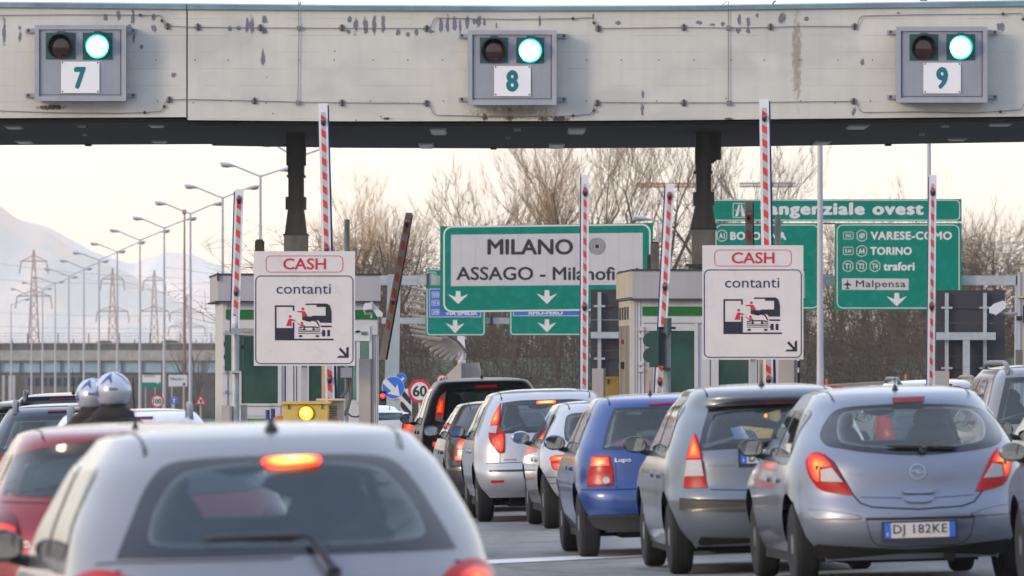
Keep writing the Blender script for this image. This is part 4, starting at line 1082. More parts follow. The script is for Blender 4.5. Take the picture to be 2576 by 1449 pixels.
barrier((1029,535),(961,905), 104, 17, 'dull grey-brown barrier arm leaning over the left booth', 1, dull=True, lamps_=(560,757), step=40, stop=815, strip_w=.6)
barrier((1472,440),(1469,1070), 93, 19, 'slim upright barrier arm in front of the white city sign', -1, lamps_=(484,772), step=32, strip_w=.42)
barrier((1686,462),(1654,1075), 92, 22, 'leaning barrier arm between city sign and right booth', -1, lamps_=(493,721,960), step=38, strip_w=.45)
barrier((1922,249),(1935,1070), 91, 24, 'tallest barrier arm crossing the canopy face, passing behind the right cash sign', 1, lamps_=(296,955), strip_w=.5)
barrier((2347,440),(2341,1070), 93, 18, 'slim upright barrier arm in front of the ring road sign', -1, lamps_=(483,770), step=33, strip_w=.42)
barrier((1884,506),(1886,1000), 104, 19, 'dull grey-brown barrier arm seen just left of the tallest one', 1, dull=True, lamps_=(542,), step=42, stop=640, strip_w=.6)
barrier((1513,735),(1517,1070), 130, 14, 'plain grey steel strut in front of the dark sign back', 1, dull=True, step=5000, stop=0) if False else None

def post(x, w_, y0, y1, Y, mt_, lb, name='steel_post', cat='post', extra=()):
    t_ = thing(name, lb, cat, P(x, y1, Y))
    MB().tube([P(x,y1,Y), P(x,y0,Y)], S(w_/2,Y), 14).build('pole', mt_, t_, smooth=True, sharp=50)
    for nm, a, b, c_, d, yy, dp, m2 in extra: MB().pbox(a, b, c_, d, yy, dp).build(nm, m2, t_)
    return t_
post(592, 20, 832, 1108, 91.6, STEEL, 'round grey post carrying the barrier arm at the left booth corner', extra=[('bracket',580,606,826,841,91.4,.12,GREYM),('clamp',578,606,933,938,91.4,.2,STEEL)])
MB().tube([P(591,828,91.5), P(591,800,91.5)], S(8,91.5), 12).ball(P(591,800,91.5), S(8,91.5), S(8,91.5), S(5,91.5)).build('cap', mat('cap_white', (.6,.6,.64), .4), bpy.data.objects['steel_post'], smooth=True)
post(873, 14, 552, 700, 100, STEEL, 'short grey steel pole rising above the left booth roof')
post(1957, 15, 545, 640, 100, STEEL, 'short grey steel pole beside the tallest barrier arm')
post(1678, 19, 838, 1108, 91.0, mat('post_concrete_grey', (.25,.26,.26), .6, var=.2, scale=12), 'grey post carrying the green traffic light at the right booth', extra=[('clamp',1666,1691,925,930,90.85,.2,DARKST)])
# two dark green traffic light bodies
TG = mat('signal_body_green', (.022,.065,.052), .45, var=.12, scale=6)
t_ = thing('traffic_light', 'dark green traffic light seen from the side, two visors pointing left', 'traffic light', P(1650, 926, 91))
MB().pbox(1634,1657,832,924,90.8,.30).build('housing', TG, t_); MB().pbox(1656,1670,826,920,90.9,.22).build('back_plate', mat('plate_green', (.012,.05,.045), .5), t_)
for cy_ in (855, 894):
    m_ = MB(); n = 14; pts = []
    for k in range(n+1):
        a = math.pi/2+math.pi*k/n; pts.append((1634+16*math.cos(a)*1.0, cy_-19*math.sin(a)*(1.0 if math.sin(a) > 0 else .95)))
    m_.pprism(pts, 90.82, .26); m_.build('visor', TG, t_)
MB().tube([P(1680,842,90.9), P(1680,800,90.9)], S(9.5,91), 14).build('pole_cap', mat('cap_green', (.035,.08,.07), .5), t_)
MB().pbox(1655,1700,822,828,90.9,.05).build('bracket', BLACK, t_)
t_ = thing('traffic_light', 'dark green traffic light seen from behind on the left booth corner', 'traffic light', P(588, 934, 92))
MB().pbox(565,611,843,933,92.0,.25).build('housing', TG, t_)
for y in (866, 898): MB().pbox(563,566,y-6,y+6,92.05,.2).build('hinge', BLACK, t_)
MB().pbox(606,616,868,878,91.98,.05).build('latch', BLACK, t_)

# ------------------------------------------------------------------ yellow crash cushions with amber beacons
YEL = mat('cushion_yellow', (.62,.43,.10), .5, var=.10, scale=5, streak=.2, dirt=(.25,.18,.05))
AMB = glow('amber_lit_lens', (1,.22,.01), (1,.42,.02), (1,.80,.22), 3.2, base=(.4,.15,.01), k=1.5, rim_e=1.0)
def cushion(xc, y0, Y, lb, half=56, beacon=None):
    t_ = thing('crash_cushion', lb, 'crash barrier', P(xc, 1108, Y), group='yellow crash cushions at island noses')
    MB().pprism([(xc-half,y0+2),(xc-half,1130),(xc+half,1130),(xc+half,y0+2)], Y, .9).build('body', YEL, t_)
    MB().pprism([(xc-half-8,y0),(xc+half+8,y0-1),(xc+half+6,y0+5),(xc-half-6,y0+6)], Y-.04, 1.0).build('lid', YEL, t_)
    for s_ in (-1,1): MB().pbox(xc+s_*(half-14)-1.5, xc+s_*(half-14)+1.5, y0+6, y0+18, Y-.02, .02).build('strap', CLP, t_)
    if beacon:
        MB().lathe([(S(20,Y),Y-.02),(S(20,Y),Y-.001)], (PX(beacon[0],Y),0,PZ(beacon[1],Y)), 'Y', 24).build('beacon_rim', BLKPL, t_)
        uvdisc(beacon[0], beacon[1], 18, Y-.021, .03).build('beacon_lens', AMB, t_, smooth=True)
    return t_
cushion(768, 1011, 88.0, 'yellow crash cushion with a glowing amber beacon before the left booth', 56, (770,1040))
cushion(1906, 1003, 88.0, 'yellow crash cushion with amber beacon, seen through the grey hatchback windows', 56, (1913,1046))
cushion(1548, 948, 104, 'plain yellow cushion beside the sunlit-cream side of the right booth', 32)
cushion(2405, 953, 120, 'low yellow cushion behind the pale car roof on the right', 42)
OR = mat('orange_fabric', (.50,.20,.07), .7, var=.15)
for x0, x1, lb in ((683,716,'faded orange pad on the left side of the beacon cushion'),(826,852,'faded orange pad on the right side of the beacon cushion')):
    tag(MB().pprism([(x0+6,1050),(x0,1066),(x0,1112),(x1,1112),(x1,1060),(x1-8,1046)], 88.3, .3).build('orange_pad', OR), lb, 'pad')
# beige cabinets and posts
def cabinet(nm, xa, xb, ya, yb, Y, d, mt_, lb, side=None):
    t_ = thing(nm, lb, 'cabinet' if 'cab' in nm else 'post', P((xa+xb)/2, yb, Y))
    MB().pbox(xa, xb, ya, yb, Y, d).build('body', mt_, t_)
    if side: MB().pbox(xb, xb+side, ya, yb, Y+.02, d).build('side_panel', mat('side_grey', (.24,.22,.20), .6), t_)
    return t_
cabinet('card_reader_post', 903, 932, 903, 1108, 90, .3, BEI, 'tall beige reader post before the left booth', 8)
cabinet('card_reader_post', 1490, 1518, 927, 1108, 94, .3, BEI, 'beige reader post just right of the slim upright barrier arm', 5)
cabinet('card_reader_post', 1960, 1998, 905, 1108, 90.5, .3, BEI, 'beige reader post under the right cash sign', 8)
cabinet('card_reader_post', 2353, 2388, 933, 1108, 94, .3, BEI, 'beige reader post right of the barrier arm by the ring road sign', 0)
cabinet('timber_post', 1910, 1922, 905, 1108, 91.8, .1, mat('tan_board', (.52,.36,.24), .6), 'narrow tan board under the right cash sign')
cabinet('timber_post', 809, 818, 920, 1108, 91.8, .1, mat('tan_board', (.52,.36,.24), .6), 'narrow tan board under the left cash sign')
c_ = cabinet('control_cabinet', 826, 864, 1006, 1108, 89, .4, mat('cab_cream', (.55,.47,.40), .5, var=.06), 'cream control cabinet with louvres beside the beacon')
for k in range(8): MB().pbox(828, 848, 1022+k*4.2, 1024+k*4.2, 88.995, .004).build('louvre', CLP, c_)
MB().pbox(795, 868, 1003, 1007.5, 88.9, .6).build('lid', mat('cab_cream', (.5,.4,.35), .5), c_)
cabinet('control_cabinet', 557, 578, 1020, 1108, 91.5, .3, BEI, 'beige control cabinet left of the grey post')
cabinet('control_cabinet', 606, 620, 1018, 1108, 91.7, .3, BEI, 'narrow beige cabinet right of the grey post')
for x, lb in ((673,'left blue bollard lamp below the left booth window'),(687,'right blue bollard lamp below the left booth window')):
    t_ = thing('blue_bollard', lb, 'bollard', P(x, 1060, 91)); m_ = MB().tube([P(x,1110,91), P(x,1031 if x<680 else 1028,91)], S(5,91), 12); m_.build('tube', mat('bollard_blue', (.02,.05,.25), .4), t_); MB().tube([P(x,1038,91), P(x,1036,91)], S(5.6,91), 12).build('band', BLKPL, t_)
# black cables on the left booth
t_ = thing('cable_bundle', 'sagging grey cable loop down the right side of the left booth', 'cable', P(868,1000,91))
MB().tube([P(868,925,91),P(874,960,91),P(872,985,91),P(858,1000,91)], .02, 6).build('cable', mat('cable_mid', (.12,.11,.11), .6), t_)
MB().tube([P(880,925,91),P(884,960,91),P(882,1000,91),P(874,1030,91),P(864,1045,91)], .02, 6).build('cable', mat('cable_mid', (.12,.11,.11), .6), t_)
MB().pbox(857,885,925,950,90.9,.08).build('junction', GREYM, t_); MB().tube([P(872,920,91.2),P(872,1108,91.2)], S(5,91), 10).build('conduit', STEEL, t_)
t_ = thing('chain', 'thin chain hanging between cabinet and reader post', 'chain', P(890,1048,90.5))
MB().tube([P(874,1040+0,90.5),P(885,1048,90.5),P(900,1049,90.5),P(904,1045,90.5)], .012, 5).build('links', CLP, t_)
# cctv cameras
def cctv(pts, Y, lb, mount, lens):
    t_ = thing('security_camera', lb, 'security camera', P(pts[0][0], pts[0][1], Y), group='security cameras')
    MB().pprism(pts, Y, .13).build('housing', mat('cctv_white', (.60,.61,.64), .35, var=.05), t_)
    if lens: MB().pprism(lens, Y-.01, .11).build('lens_hood', BLKPL, t_)
    MB().tube([P(a,b,Y+.06) for a,b in mount], .02, 8).build('bracket', GREYM, t_)
    return t_
cctv([(930,766),(934,758),(963,788),(961,797),(948,796)], 94.5, 'white security camera on the right corner of the left booth, pointing down right', [(935,800),(935,789),(920,790),(917,780),(920,768)], None)
MB().pprism([(914,768),(919,762),(935,762),(936,776),(920,780),(914,776)], 94.45, .12).build('junction_box', mat('cctv_white', (.6,.6,.6), .3), bpy.data.objects['security_camera'])
cctv([(2491,774),(2502,764),(2524,756),(2532,763),(2529,776),(2504,794),(2490,789)], 90, 'white security camera hanging from the pole at the right edge', [(2512,785),(2540,790),(2560,788)], [(2482,785),(2502,791),(2505,796),(2486,792)])
# right edge pole and beige signal housing
p_ = post(2566, 13, 684, 1108, 90, GREYM, 'grey pole at the right edge beside the beige housing', extra=[('clamp',2556,2578,745,749,89.9,.2,mat('tan_clip', (.5,.4,.3), .6)),('bracket',2558,2572,795,806,89.9,.12,BLACK),('sleeve',2557,2573,880,960,89.9,.2,mat('sleeve_grey', (.12,.12,.11), .6))])
t_ = thing('signal_housing', 'beige equipment housing cut by the right edge of the view', 'housing', P(2590,960,90.3))
MB().pbox(2573,2660,672,960,90.3,.5).build('case', mat('housing_beige', (.50,.42,.32), .6, var=.05), t_)
MB().pbox(2570,2600,745,752,90.25,.05).build('strap', DARKST, t_); MB().pbox(2574,2610,768,812,90.29,.01).build('opening', BLACK, t_)
# ------------------------------------------------------------------ green direction signs
LG_ = mat('sign_letter_white', (.62,.62,.62), .4, var=.03)
YS = 200.0
def arrow_pts(cx_, y0, y1, w_):
    h = y1-y0; s_ = w_/2
    return [(cx_-w_*.115,y0),(cx_+w_*.115,y0),(cx_+w_*.14,y0+h*.46),(cx_+s_,y0+h*.25),(cx_+s_*1.0,y0+h*.30),(cx_,y1),(cx_-s_,y0+h*.30),(cx_-s_,y0+h*.25),(cx_-w_*.14,y0+h*.46)]
def flatp(pts, Y, nm, mt_, t_, d=.008): return MB().pprism(pts, Y-d, d).build(nm, mt_, t_)
FR = mat('sign_frame_grey', (.25,.27,.28), .5, metal=.3)
# big white city sign with green border
t_ = thing('direction_sign', 'big white and green overhead sign reading MILANO ASSAGO-Milanofiori', 'road sign', P(1375,785,YS))
flatp([(1107,569.5),(1643,560.5),(1643,782),(1120,786),(1107,778)], YS, 'panel', SIGNG, t_, .06)
q0 = rrect(1115,1637,566,783,22,6); q1 = rrect(1119,1633,570,779,19,6)
c_ = lambda q: [(PX(a,YS-.07), PZ(b-(a-1107)*.012+3, YS-.07)) for a, b in q]
MB().ring(c_(q0), c_(q1), YS-.072, YS-.06).build('white_border', LG_, t_)
flatp([(1134.5,590.5),(1617,585.5),(1617,716),(1134.5,720)], YS-.062, 'white_field', mat('field_white', (.50,.485,.50), .4, var=.04, scale=2), t_, .012)
for k in range(13):
    x = 1160+k*36; MB().pbox(x, x+.7, 589, 717, YS-.076, .003).build('sheet_joint', mat('joint_grey', (.36,.35,.36), .5), t_)
BLK2 = mat('letter_black', (.015,.014,.02), .5, var=0)
plettering('MILANO', 1226, 1442, 601, 641, YS-.076, BLK2, t_, bold=.02)
plettering('ASSAGO - Milanofiori', 1148, 1606, 671, 705, YS-.076, BLK2, t_, bold=.014)
cx_, cz_ = 1502, 619.5
for r_ in (21,17.2,13.4,9.8):
    MB().ring([(PX(a,YS),PZ(b,YS)) for a,b in circ(cx_,cz_,r_)], [(PX(a,YS),PZ(b,YS)) for a,b in circ(cx_,cz_,r_-1.4)], YS-.08, YS-.076).build('target_ring', BLK2, t_)
flatp(circ(cx_,cz_,5.6,18), YS-.076, 'target_dot', BLK2, t_, .004)
for x in (1152.5,1376,1600): flatp(arrow_pts(x, 730 if x > 1300 else 732, 765, 48), YS-.062, 'arrow', LG_, t_)
# ring road sign
t_ = thing('direction_sign', 'green overhead header board reading tangenziale ovest above two green panels', 'road sign', P(2110,556,YS))
flatp([(1790,502),(2419,500.5),(2419,557),(1790,557)], YS, 'panel', SIGNG, t_, .06)
MB().pframe(1784, 2415.5, 502.5, 555, 12, 2.2, YS-.07, .01).build('white_border', LG_, t_)
plettering('tangenziale ovest', 1911, 2324, 509, 550, YS-.064, LG_, t_, bold=.035, spacing=1.12)
m_ = MB(); m_.pframe(1843.5, 1876, 511, 547.5, 2, 1.6, YS-.072, .008, 2); m_.build('motorway_emblem', LG_, t_)
for q in ([(1858,515),(1861,515),(1860,530),(1856,544),(1849,544)],[(1864,515),(1867,515),(1875,544),(1866,544),(1864,530)],[(1848,528),(1874,528),(1874,530),(1848,530)]):
    flatp(q, YS-.062, 'emblem_road', LG_, t_, .009)
def panel(x0, x1, y0, y1, lb, name='direction_sign', Y=YS, r_=16, bx=5):
    t_ = thing(name, lb, 'road sign', P((x0+x1)/2, y1, Y))
    flatp([(x0,y0),(x1,y0),(x1,y1),(x0,y1)], Y, 'panel', SIGNG, t_, .06)
    MB().pframe(x0+bx, x1-bx, y0+bx-1, y1-bx+1, r_, 2.2, Y-.07, .01, 6).build('white_border', LG_, t_)
    return t_
t_ = panel(1795, 2065, 561, 779.5, 'green panel reading A1 BOLOGNA, left half hidden by the right cash sign')
def badge(x0, x1, y0, y1, txt, t_, Y=YS, oct_=True, b=.02):
    yc = (y0+y1)/2; xc = (x0+x1)/2
    if oct_:
        def o(s_): 
            w_, h = (x1-x0)/2*s_, (y1-y0)/2*s_
            return [(xc-w_*.55,yc-h*.86),(xc,yc-h),(xc+w_*.55,yc-h*.86),(xc+w_,yc-h*.5),(xc+w_,yc+h*.5),(xc+w_*.55,yc+h*.86),(xc,yc+h),(xc-w_*.55,yc+h*.86),(xc-w_,yc+h*.5),(xc-w_,yc-h*.5)]
        c_ = lambda q: [(PX(a,Y),PZ(b_,Y)) for a,b_ in q]
        MB().ring(c_(o(1)), c_(o(.88)), Y-.074, Y-.06).build('route_badge', LG_, t_)
    else: MB().pframe(x0, x1, y0, y1, 3, 1.4, Y-.074, .014, 2).build('route_badge', LG_, t_)
    w_ = (x1-x0)*.28; h = (y1-y0)*.24
    plettering(txt, xc-w_, xc+w_, yc-h, yc+h, Y-.062, LG_, t_, bold=b)
badge(1803,1829,578,608,'A1',t_)
plettering('BOLOGNA', 1837, 1978, 583, 604, YS-.062, LG_, t_, bold=.03, spacing=1.1)
t_ = panel(2100, 2419, 561, 780, 'green panel reading VARESE-COMO TORINO trafori with a white Malpensa strip')
badge(2121,2147,583,602,'E35/62',t_,oct_=False); badge(2155,2181,578,608,'A8/9',t_)
plettering('VARESE-COMO', 2190, 2395, 582, 603.5, YS-.062, LG_, t_, bold=.03, spacing=1.1)
badge(2121,2147,621,641,'E 64',t_,oct_=False); badge(2154,2181,617,646,'A4',t_)
plettering('TORINO', 2189, 2294, 621, 641.5, YS-.062, LG_, t_, bold=.03, spacing=1.05)
for x, s_ in ((2120,'T1'),(2154,'T2'),(2188,'T4')): badge(x, x+26, 655, 684, s_, t_)
plettering('trafori', 2222, 2301, 659, 681, YS-.062, LG_, t_, bold=.03, spacing=1.05)
flatp([(2118,700),(2286,701),(2286,730),(2118,729)], YS-.062, 'airport_strip', mat('field_white', (.5,.485,.5), .4), t_, .008)
plettering('Malpensa', 2153, 2278, 705, 728, YS-.072, BLK2, t_, bold=.006, spacing=1.08)
for q in ([(2131,704),(2133,704),(2133.4,726),(2130.6,726)],[(2122,716),(2131,711),(2133,711),(2142,716),(2142,718),(2122,718)],[(2127,725),(2132,722),(2137,725),(2137,726.5),(2127,726.5)]): flatp(q, YS-.072, 'plane_emblem', BLK2, t_, .004)
flatp(arrow_pts(2256, 737, 770.5, 48), YS-.062, 'arrow', LG_, t_)
# gantry carrying them
t_ = thing('sign_gantry', 'galvanised overhead gantry beam carrying the large green signs, with a tapered leg', 'gantry', P(988,1110,YS+.6))
MB().pbox(955, 2560, 693, 717, YS+.25, .35).build('beam', STEEL, t_)
MB().pprism([(975,690),(1007,690),(1000,1180),(962,1180)], YS+.2, .5).build('tapered_leg', mat('leg_pale', (.34,.39,.42), .5, metal=.3, var=.1, scale=2), t_)
for x in (1076,): 
    MB().pbox(x-3,x+3,688,725,YS+.2,.45).build('flange', DARKST, t_)
for x in (2561,): MB().pprism([(2556,690),(2574,690),(2580,1180),(2552,1180)], YS+.25, .4).build('leg', STEEL, t_)
for x0, x1 in ((2063,2100),): MB().pbox(x0, x1, 560, 564, YS+.1, .1).build('spacer', SIGNG, t_)
# smaller signs behind
YS2 = 232.0
t_ = panel(1070.5, 1222, 675, 845, 'green and blue lane panel hanging behind the left end of the city sign', Y=YS2, r_=8, bx=3)
BLF = mat('panel_blue', (.035,.12,.50), .45, var=.08)
flatp([(1081,727),(1209,727),(1209,797),(1081,797)], YS2-.062, 'blue_field', BLF, t_, .01)
MB().pframe(1080,1210,726,798,1,1.4,YS2-.078,.012,1).build('field_border', LG_, t_)
for y, s_ in ((742,'55'),(763,'55 4'),(786,'35')):
    MB().pframe(1086,1105,y-8,y+6,2,1.2,YS2-.08,.006,2).build('route_badge', LG_, t_); plettering(s_, 1089,1103,y-5,y+3,YS2-.073,LG_,t_,bold=.02)
plettering('VIA EMILIA', 1120,1201,783,793,YS2-.073,LG_,t_,bold=.03)
flatp([(1070.5,700),(1222,700),(1222,703),(1070.5,703)], YS2-.064, 'header_gap', FR, t_, .006)
badge(1077,1098,684,700,'A50',t_,Y=YS2,oct_=False)
flatp(arrow_pts(1145, 805, 838, 44), YS2-.062, 'arrow', LG_, t_)
t_ = panel(1281, 1480, 740, 844, 'green and blue lane panel hanging below the middle of the city sign', Y=YS2, r_=8, bx=3)
flatp([(1292,760),(1476,760),(1476,794),(1292,794)], YS2-.062, 'blue_field', BLF, t_, .01)
MB().pframe(1291,1477,759,795,1,1.4,YS2-.078,.012,1).build('field_border', LG_, t_)
plettering('RHO-PERO', 1330,1416,781,792,YS2-.073,LG_,t_,bold=.03)
flatp(arrow_pts(1376, 803, 836, 44), YS2-.062, 'arrow', LG_, t_)
t_ = thing('sign_gantry', 'lower galvanised gantry beam behind the city sign', 'gantry', P(1200,1110,YS2+1))
MB().pbox(960, 1590, 799, 814.5, YS2+.3, .3).build('beam', STEEL, t_)
for x in (1074,1237): MB().pbox(x-3,x+3,794,820,YS2+.25,.4).build('flange', DARKST, t_)
MB().pprism([(1586,790),(1598,790),(1600,1160),(1584,1160)], YS2+.3, .3).build('leg', STEEL, t_)

# ------------------------------------------------------------------ dark backs of signs
DB = mat('sign_back_dark', (.028,.028,.038), .55, var=.15, scale=1.5)
def signback(x0, x1, y0, y1, rails, tx, Y, lb, beam=None, stem=None):
    t_ = thing('large_road_sign', lb, 'road sign', P((x0+x1)/2, 1120, Y))
    n = 3
    for k in range(n):
        a, b = y0+(y1-y0)*k/n, y0+(y1-y0)*(k+1)/n-1.2
        MB().pprism([(x0,a),(x1,a),(x1,b),(x0,b)], Y+.12, .04).build('panel', DB, t_)
    for a in tx:
        MB().pbox(a-4.5,a+4.5, y0+7, y1+14, Y, .09).build('upright', STEEL, t_)
    for y in rails:
        MB().pbox(x0+3,x1-8,y-2,y+2, Y+.09,.03).build('rail', DARKST, t_)
        for a in tx: MB().pbox(a-14,a+14,y-2.5,y+2.5,Y-.015,.015).build('clamp', STEEL, t_)
    if beam: MB().pbox(*beam, Y-.30, .2).build('cross_beam', STEEL, t_)
    if stem: MB().pbox(*stem, Y-.28, .2).build('stem', STEEL, t_)
    return t_
signback(2355, 2528, 730, 980, (774,926), (2382,2478), 150, 'tall dark back of a sign on a T-shaped steel support, at the right', (2357,2505,836,855), (2423,2440,855,1120))
signback(1486, 1580, 728, 960, (770,902), (1508,), 150, 'tall dark back of a sign beside the sunlit-cream booth wall', (1487,1600,835,851), None)

# ------------------------------------------------------------------ slatted sculpture on a concrete plinth
YK = 245.0
t_ = thing('sculpture', 'fan of pale slats on a white pole standing on a concrete plinth', 'sculpture', P(1150,985,YK))
MB().pprism([(1152,915),(1204,912),(1222,982),(1234,1060),(1075,1060),(1080,985)], YK, 4).build('plinth', CONC, t_)
MB().pprism([(1078,990),(1160,908),(1161,1000),(1160,1060),(1040,1060)], YK-.6, 3).build('plinth_cheek', mat('concrete_lit', (.46,.41,.35), .85, var=.1, scale=1.5, streak=.2), t_)  # cheek in paler, warmer concrete: its lit face put into the colour
MB().pprism([(1146,690),(1160,690),(1172,916),(1152,916)], YK+1, .3).build('pole', mat('pole_white', (.62,.62,.64), .5), t_)
SL = mat('slat_cream', (.40,.33,.27), .6, var=.1, scale=3)
ups = [722.5,738,755.6,772,790,806,818,830,842]
for k, y in enumerate(ups):
    yy = YK-2+.1*k; lx = 1037-7*math.sin(k/8*3.1)
    MB().tube([P(1086+3*k, y+15-k*.4, yy), P(lx+8, y+3, yy-.3), P(lx, y, yy-.4)], [S(4.6,yy), S(4.0,yy), S(2.6,yy)], 8).build('slat', SL, t_)
low = [(1056,850),(1063,861),(1070,870),(1082,881),(1094,889),(1105,896),(1117,903),(1131,905),(1148,904),(1164,905)]
for k, (ox, oy) in enumerate(low):
    g = k/9; ix, iy = 1128+42*g, 845+40*g-6*math.sin(g*3.1); yy = YK-1+.12*k
    for dy_ in (0, 4.5): MB().tube([P(ix-2*(dy_>0), iy+dy_, yy), P(ox+4, oy-2+dy_*.3, yy-.3), P(ox, oy, yy-.4)], [S(3.9,yy), S(3.4,yy), S(2.0,yy)], 8).build('slat', SL, t_)
for k in range(12):
    g = k/11; MB().ball(P(1130+42*g, 845+40*g-6*math.sin(g*3.1), YK-1.6), S(3.6,YK), .1, S(4,YK), 8, 6).build('slat_joint', CLP, t_)

# ------------------------------------------------------------------ round signs near the exit
SBL = mat('disc_blue', (.02,.14,.60), .4, var=.06)
def disc(px, py, r_, Y, mt_, t_, nm, off=0.0): return flatp(circ(px, py, r_, 36), Y-off, nm, mt_, t_, .01)
def roundsign(px, py, r_, Y, lb, kind, txt=None, pole=True, tb=None):
    t_ = thing('road_sign', lb, 'road sign', P(px, 1110, Y))
    if kind == 'limit':
        disc(px, py, r_, Y, SRED, t_, 'red_rim'); disc(px, py, r_*.76, Y, LG_, t_, 'white_disc', .012)
        a, b, c_, d = tb; plettering(txt, a, b, c_, d, Y-.024, BLK2, t_, bold=.02)
    elif kind == 'blue':
        disc(px, py, r_, Y, LG_, t_, 'white_rim'); disc(px, py, r_*.95, Y, SBL, t_, 'blue_disc', .012)
    if pole: MB().tube([P(px,1125,Y+.05), P(px,py,Y+.05)], S(3,Y), 8).build('pole', STEEL, t_)
    return t_
YR_ = 160
t_ = roundsign(989, 975, 28.5, YR_, 'round blue sign with a white arrow pointing down right, beside the left booth', 'blue', pole=False)
flatp([(965,956),(971,952),(995,976),(1000,966),(1006,997),(974,990),(984,984),(962,963)], YR_-.024, 'arrow', LG_, t_, .006)
MB().pprism([(979,1003),(1007,1003),(1009,1130),(979,1130)], YR_+.05, .3).build('pole', STEEL, t_)
t_ = roundsign(1008, 952, 14, 190, 'second blue round sign peeking out behind the large arrow sign', 'blue')
flatp([(1014,948),(1018,952),(1010,960),(1006,957)], 190-.024, 'arrow', LG_, t_, .006)
roundsign(1056, 984, 29.5, 165, 'round speed limit sign reading 60 left of the black minivan', 'limit', '60', tb=(1038,1074,970,998))
roundsign(1112, 956, 14.5, 240, 'round speed limit sign reading 40 in front of the concrete plinth', 'limit', '40', tb=(1104,1121,949,965))
t_ = thing('chevron_board', 'black and white chevron board half hidden behind the blue arrow sign', 'road sign', P(1015,1110,172))
MB().pbox(990,1036,978,1060,172,.04).build('board', LG_, t_)
for a in (978,1010): flatp([(1000,a),(1012,a),(1034,a+26),(1034,a+42),(1012,a+20)], 172, 'chevron', BLK2, t_)
MB().tube([P(1015,1125,172.1),P(1015,1000,172.1)], .03, 8).build('pole', STEEL, t_)
# small red light by the booth
t_ = thing('red_signal', 'small lit red lamp at the foot of the right side of the left booth', 'lamp', P(966,1000,99))
uvdisc(963, 996, 7, 99, .05).build('lens', glow('red_small_lens', (1,.02,.02), (1,.05,.05), (1,.25,.2), 1.3, k=1.4, rim_e=1), t_); MB().pbox(956,972,984,1010,99.06,.1).build('housing', BLKPL, t_)
# signs far left under the flyover
t_ = thing('direction_sign', 'small green and white direction sign under the flyover', 'road sign', P(382,1080,560))
MB().pbox(358,404,962,974.5,560,.1).build('green_field', SIGNG, t_); MB().pbox(358,404,943,962,560,.1).build('white_field', LG_, t_); plettering('ANO', 362,390,943,949,560,BLK2,t_,bold=.01)
flatp(arrow_pts(396,966,960,8), 560, 'arrow', LG_, t_)
for x in (366,390): MB().pbox(x-1.2,x+1.2,974,1080,560.1,.1).build('post', STEEL, t_)
t_ = thing('direction_sign', 'small white direction sign under the flyover, right of the green one', 'road sign', P(447,1080,560))
MB().pbox(424,471,943,972,560,.1).build('panel', mat('far_sign_white', (.55,.55,.58), .5), t_); plettering('Milanofiori', 428,462,949,957,560,BLK2,t_,bold=.01)
flatp([(459,961),(463,964),(466,961),(466,970),(458,970),(461,967)], 560, 'arrow', BLK2, t_)
for x in (432,462): MB().pbox(x-1.2,x+1.2,972,1080,560.1,.1).build('post', STEEL, t_)
roundsign(395.5, 1009.5, 17, 330, 'round speed limit sign reading 100 beyond the silver estate roof', 'limit', '100', tb=(385,406,1003,1016))
t_ = roundsign(437.5, 1008, 10, 330, 'small blue round sign with an upward arrow beyond the silver estate roof', 'blue')
flatp([(436,1014),(439,1014),(439,1006),(442,1007),(437.5,1001),(433,1007),(436,1006)], 330-.024, 'arrow', LG_, t_, .006)
t_ = thing('road_sign', 'red-rimmed triangular warning sign left of the left booth', 'road sign', P(505,1110,330))
flatp([(505,991),(521,1019),(489,1019)], 330, 'red_rim', SRED, t_); flatp([(505,999),(514,1015),(496,1015)], 330-.012, 'white_triangle', LG_, t_)
flatp([(503,1005),(507,1005),(509,1013),(502,1013)], 330-.024, 'pictogram', BLK2, t_, .004); MB().tube([P(505,1110,330.1),P(505,1000,330.1)], .04, 6).build('pole', STEEL, t_)
# dark hooded post behind the riders
t_ = thing('dark_post', 'thin dark post with a pointed top just right of the front rider helmet', 'post', P(337,1060,75))
MB().tube([P(337,1075,75),P(333,965,75),P(333,950,75)], [.022,.02,.012], 8).build('pole', mat('post_navy', (.03,.035,.06), .5), t_)
# ------------------------------------------------------------------ right: guard rails, delineators
GR = mat('guard_rail_steel', (.30,.30,.29), .5, metal=.4, var=.12, scale=2)
def guard(pts, Y, lb):
    t_ = thing('guard_rail', lb, 'guard rail', P(pts[0][0], pts[0][1], Y))
    for (a,b),(c_,d) in zip(pts, pts[1:]):
        MB().pprism([(a,b),(c_,d),(c_,d+4),(a,b+4)], Y, .05).build('rail', GR, t_); MB().pprism([(a,b+5.2),(c_,d+5.2),(c_,d+9),(a,b+9)], Y, .05).build('rail', GR, t_)
    x = pts[0][0]+10
    while x < pts[-1][0]:
        for (a,b),(c_,d) in zip(pts, pts[1:]):
            if a <= x <= c_: y = b+(d-b)*(x-a)/(c_-a); MB().pbox(x-1.5,x+1.5,y,y+40,Y+.06,.1).build('post', GR, t_)
        x += 42
guard([(2060,968),(2200,960),(2345,957),(2700,953)], 180, 'corrugated grey guard rail along the bank on the right')
guard([(2075,978),(2330,966)], 160, 'second lower guard rail above the distant car roofs')
for x, y, lb in ((2079,960,'orange delineator right of the thick white lamp post'),(2278,948,'orange delineator left of the barrier arm by the ring road sign')):
    t_ = thing('delineator', lb, 'delineator', P(x, y+20, 178))
    for k in range(3): MB().pbox(x-3,x+3,y-6+k*6.5,y-1.5+k*6.5,177.8,.05).build('orange_block', mat('delin_orange', (.55,.10,.03), .5, emit=.15, ecol=(1,.2,.05)), t_)
    MB().pbox(x-1,x+1,y-6,y+24,177.86,.05).build('stake', GR, t_)
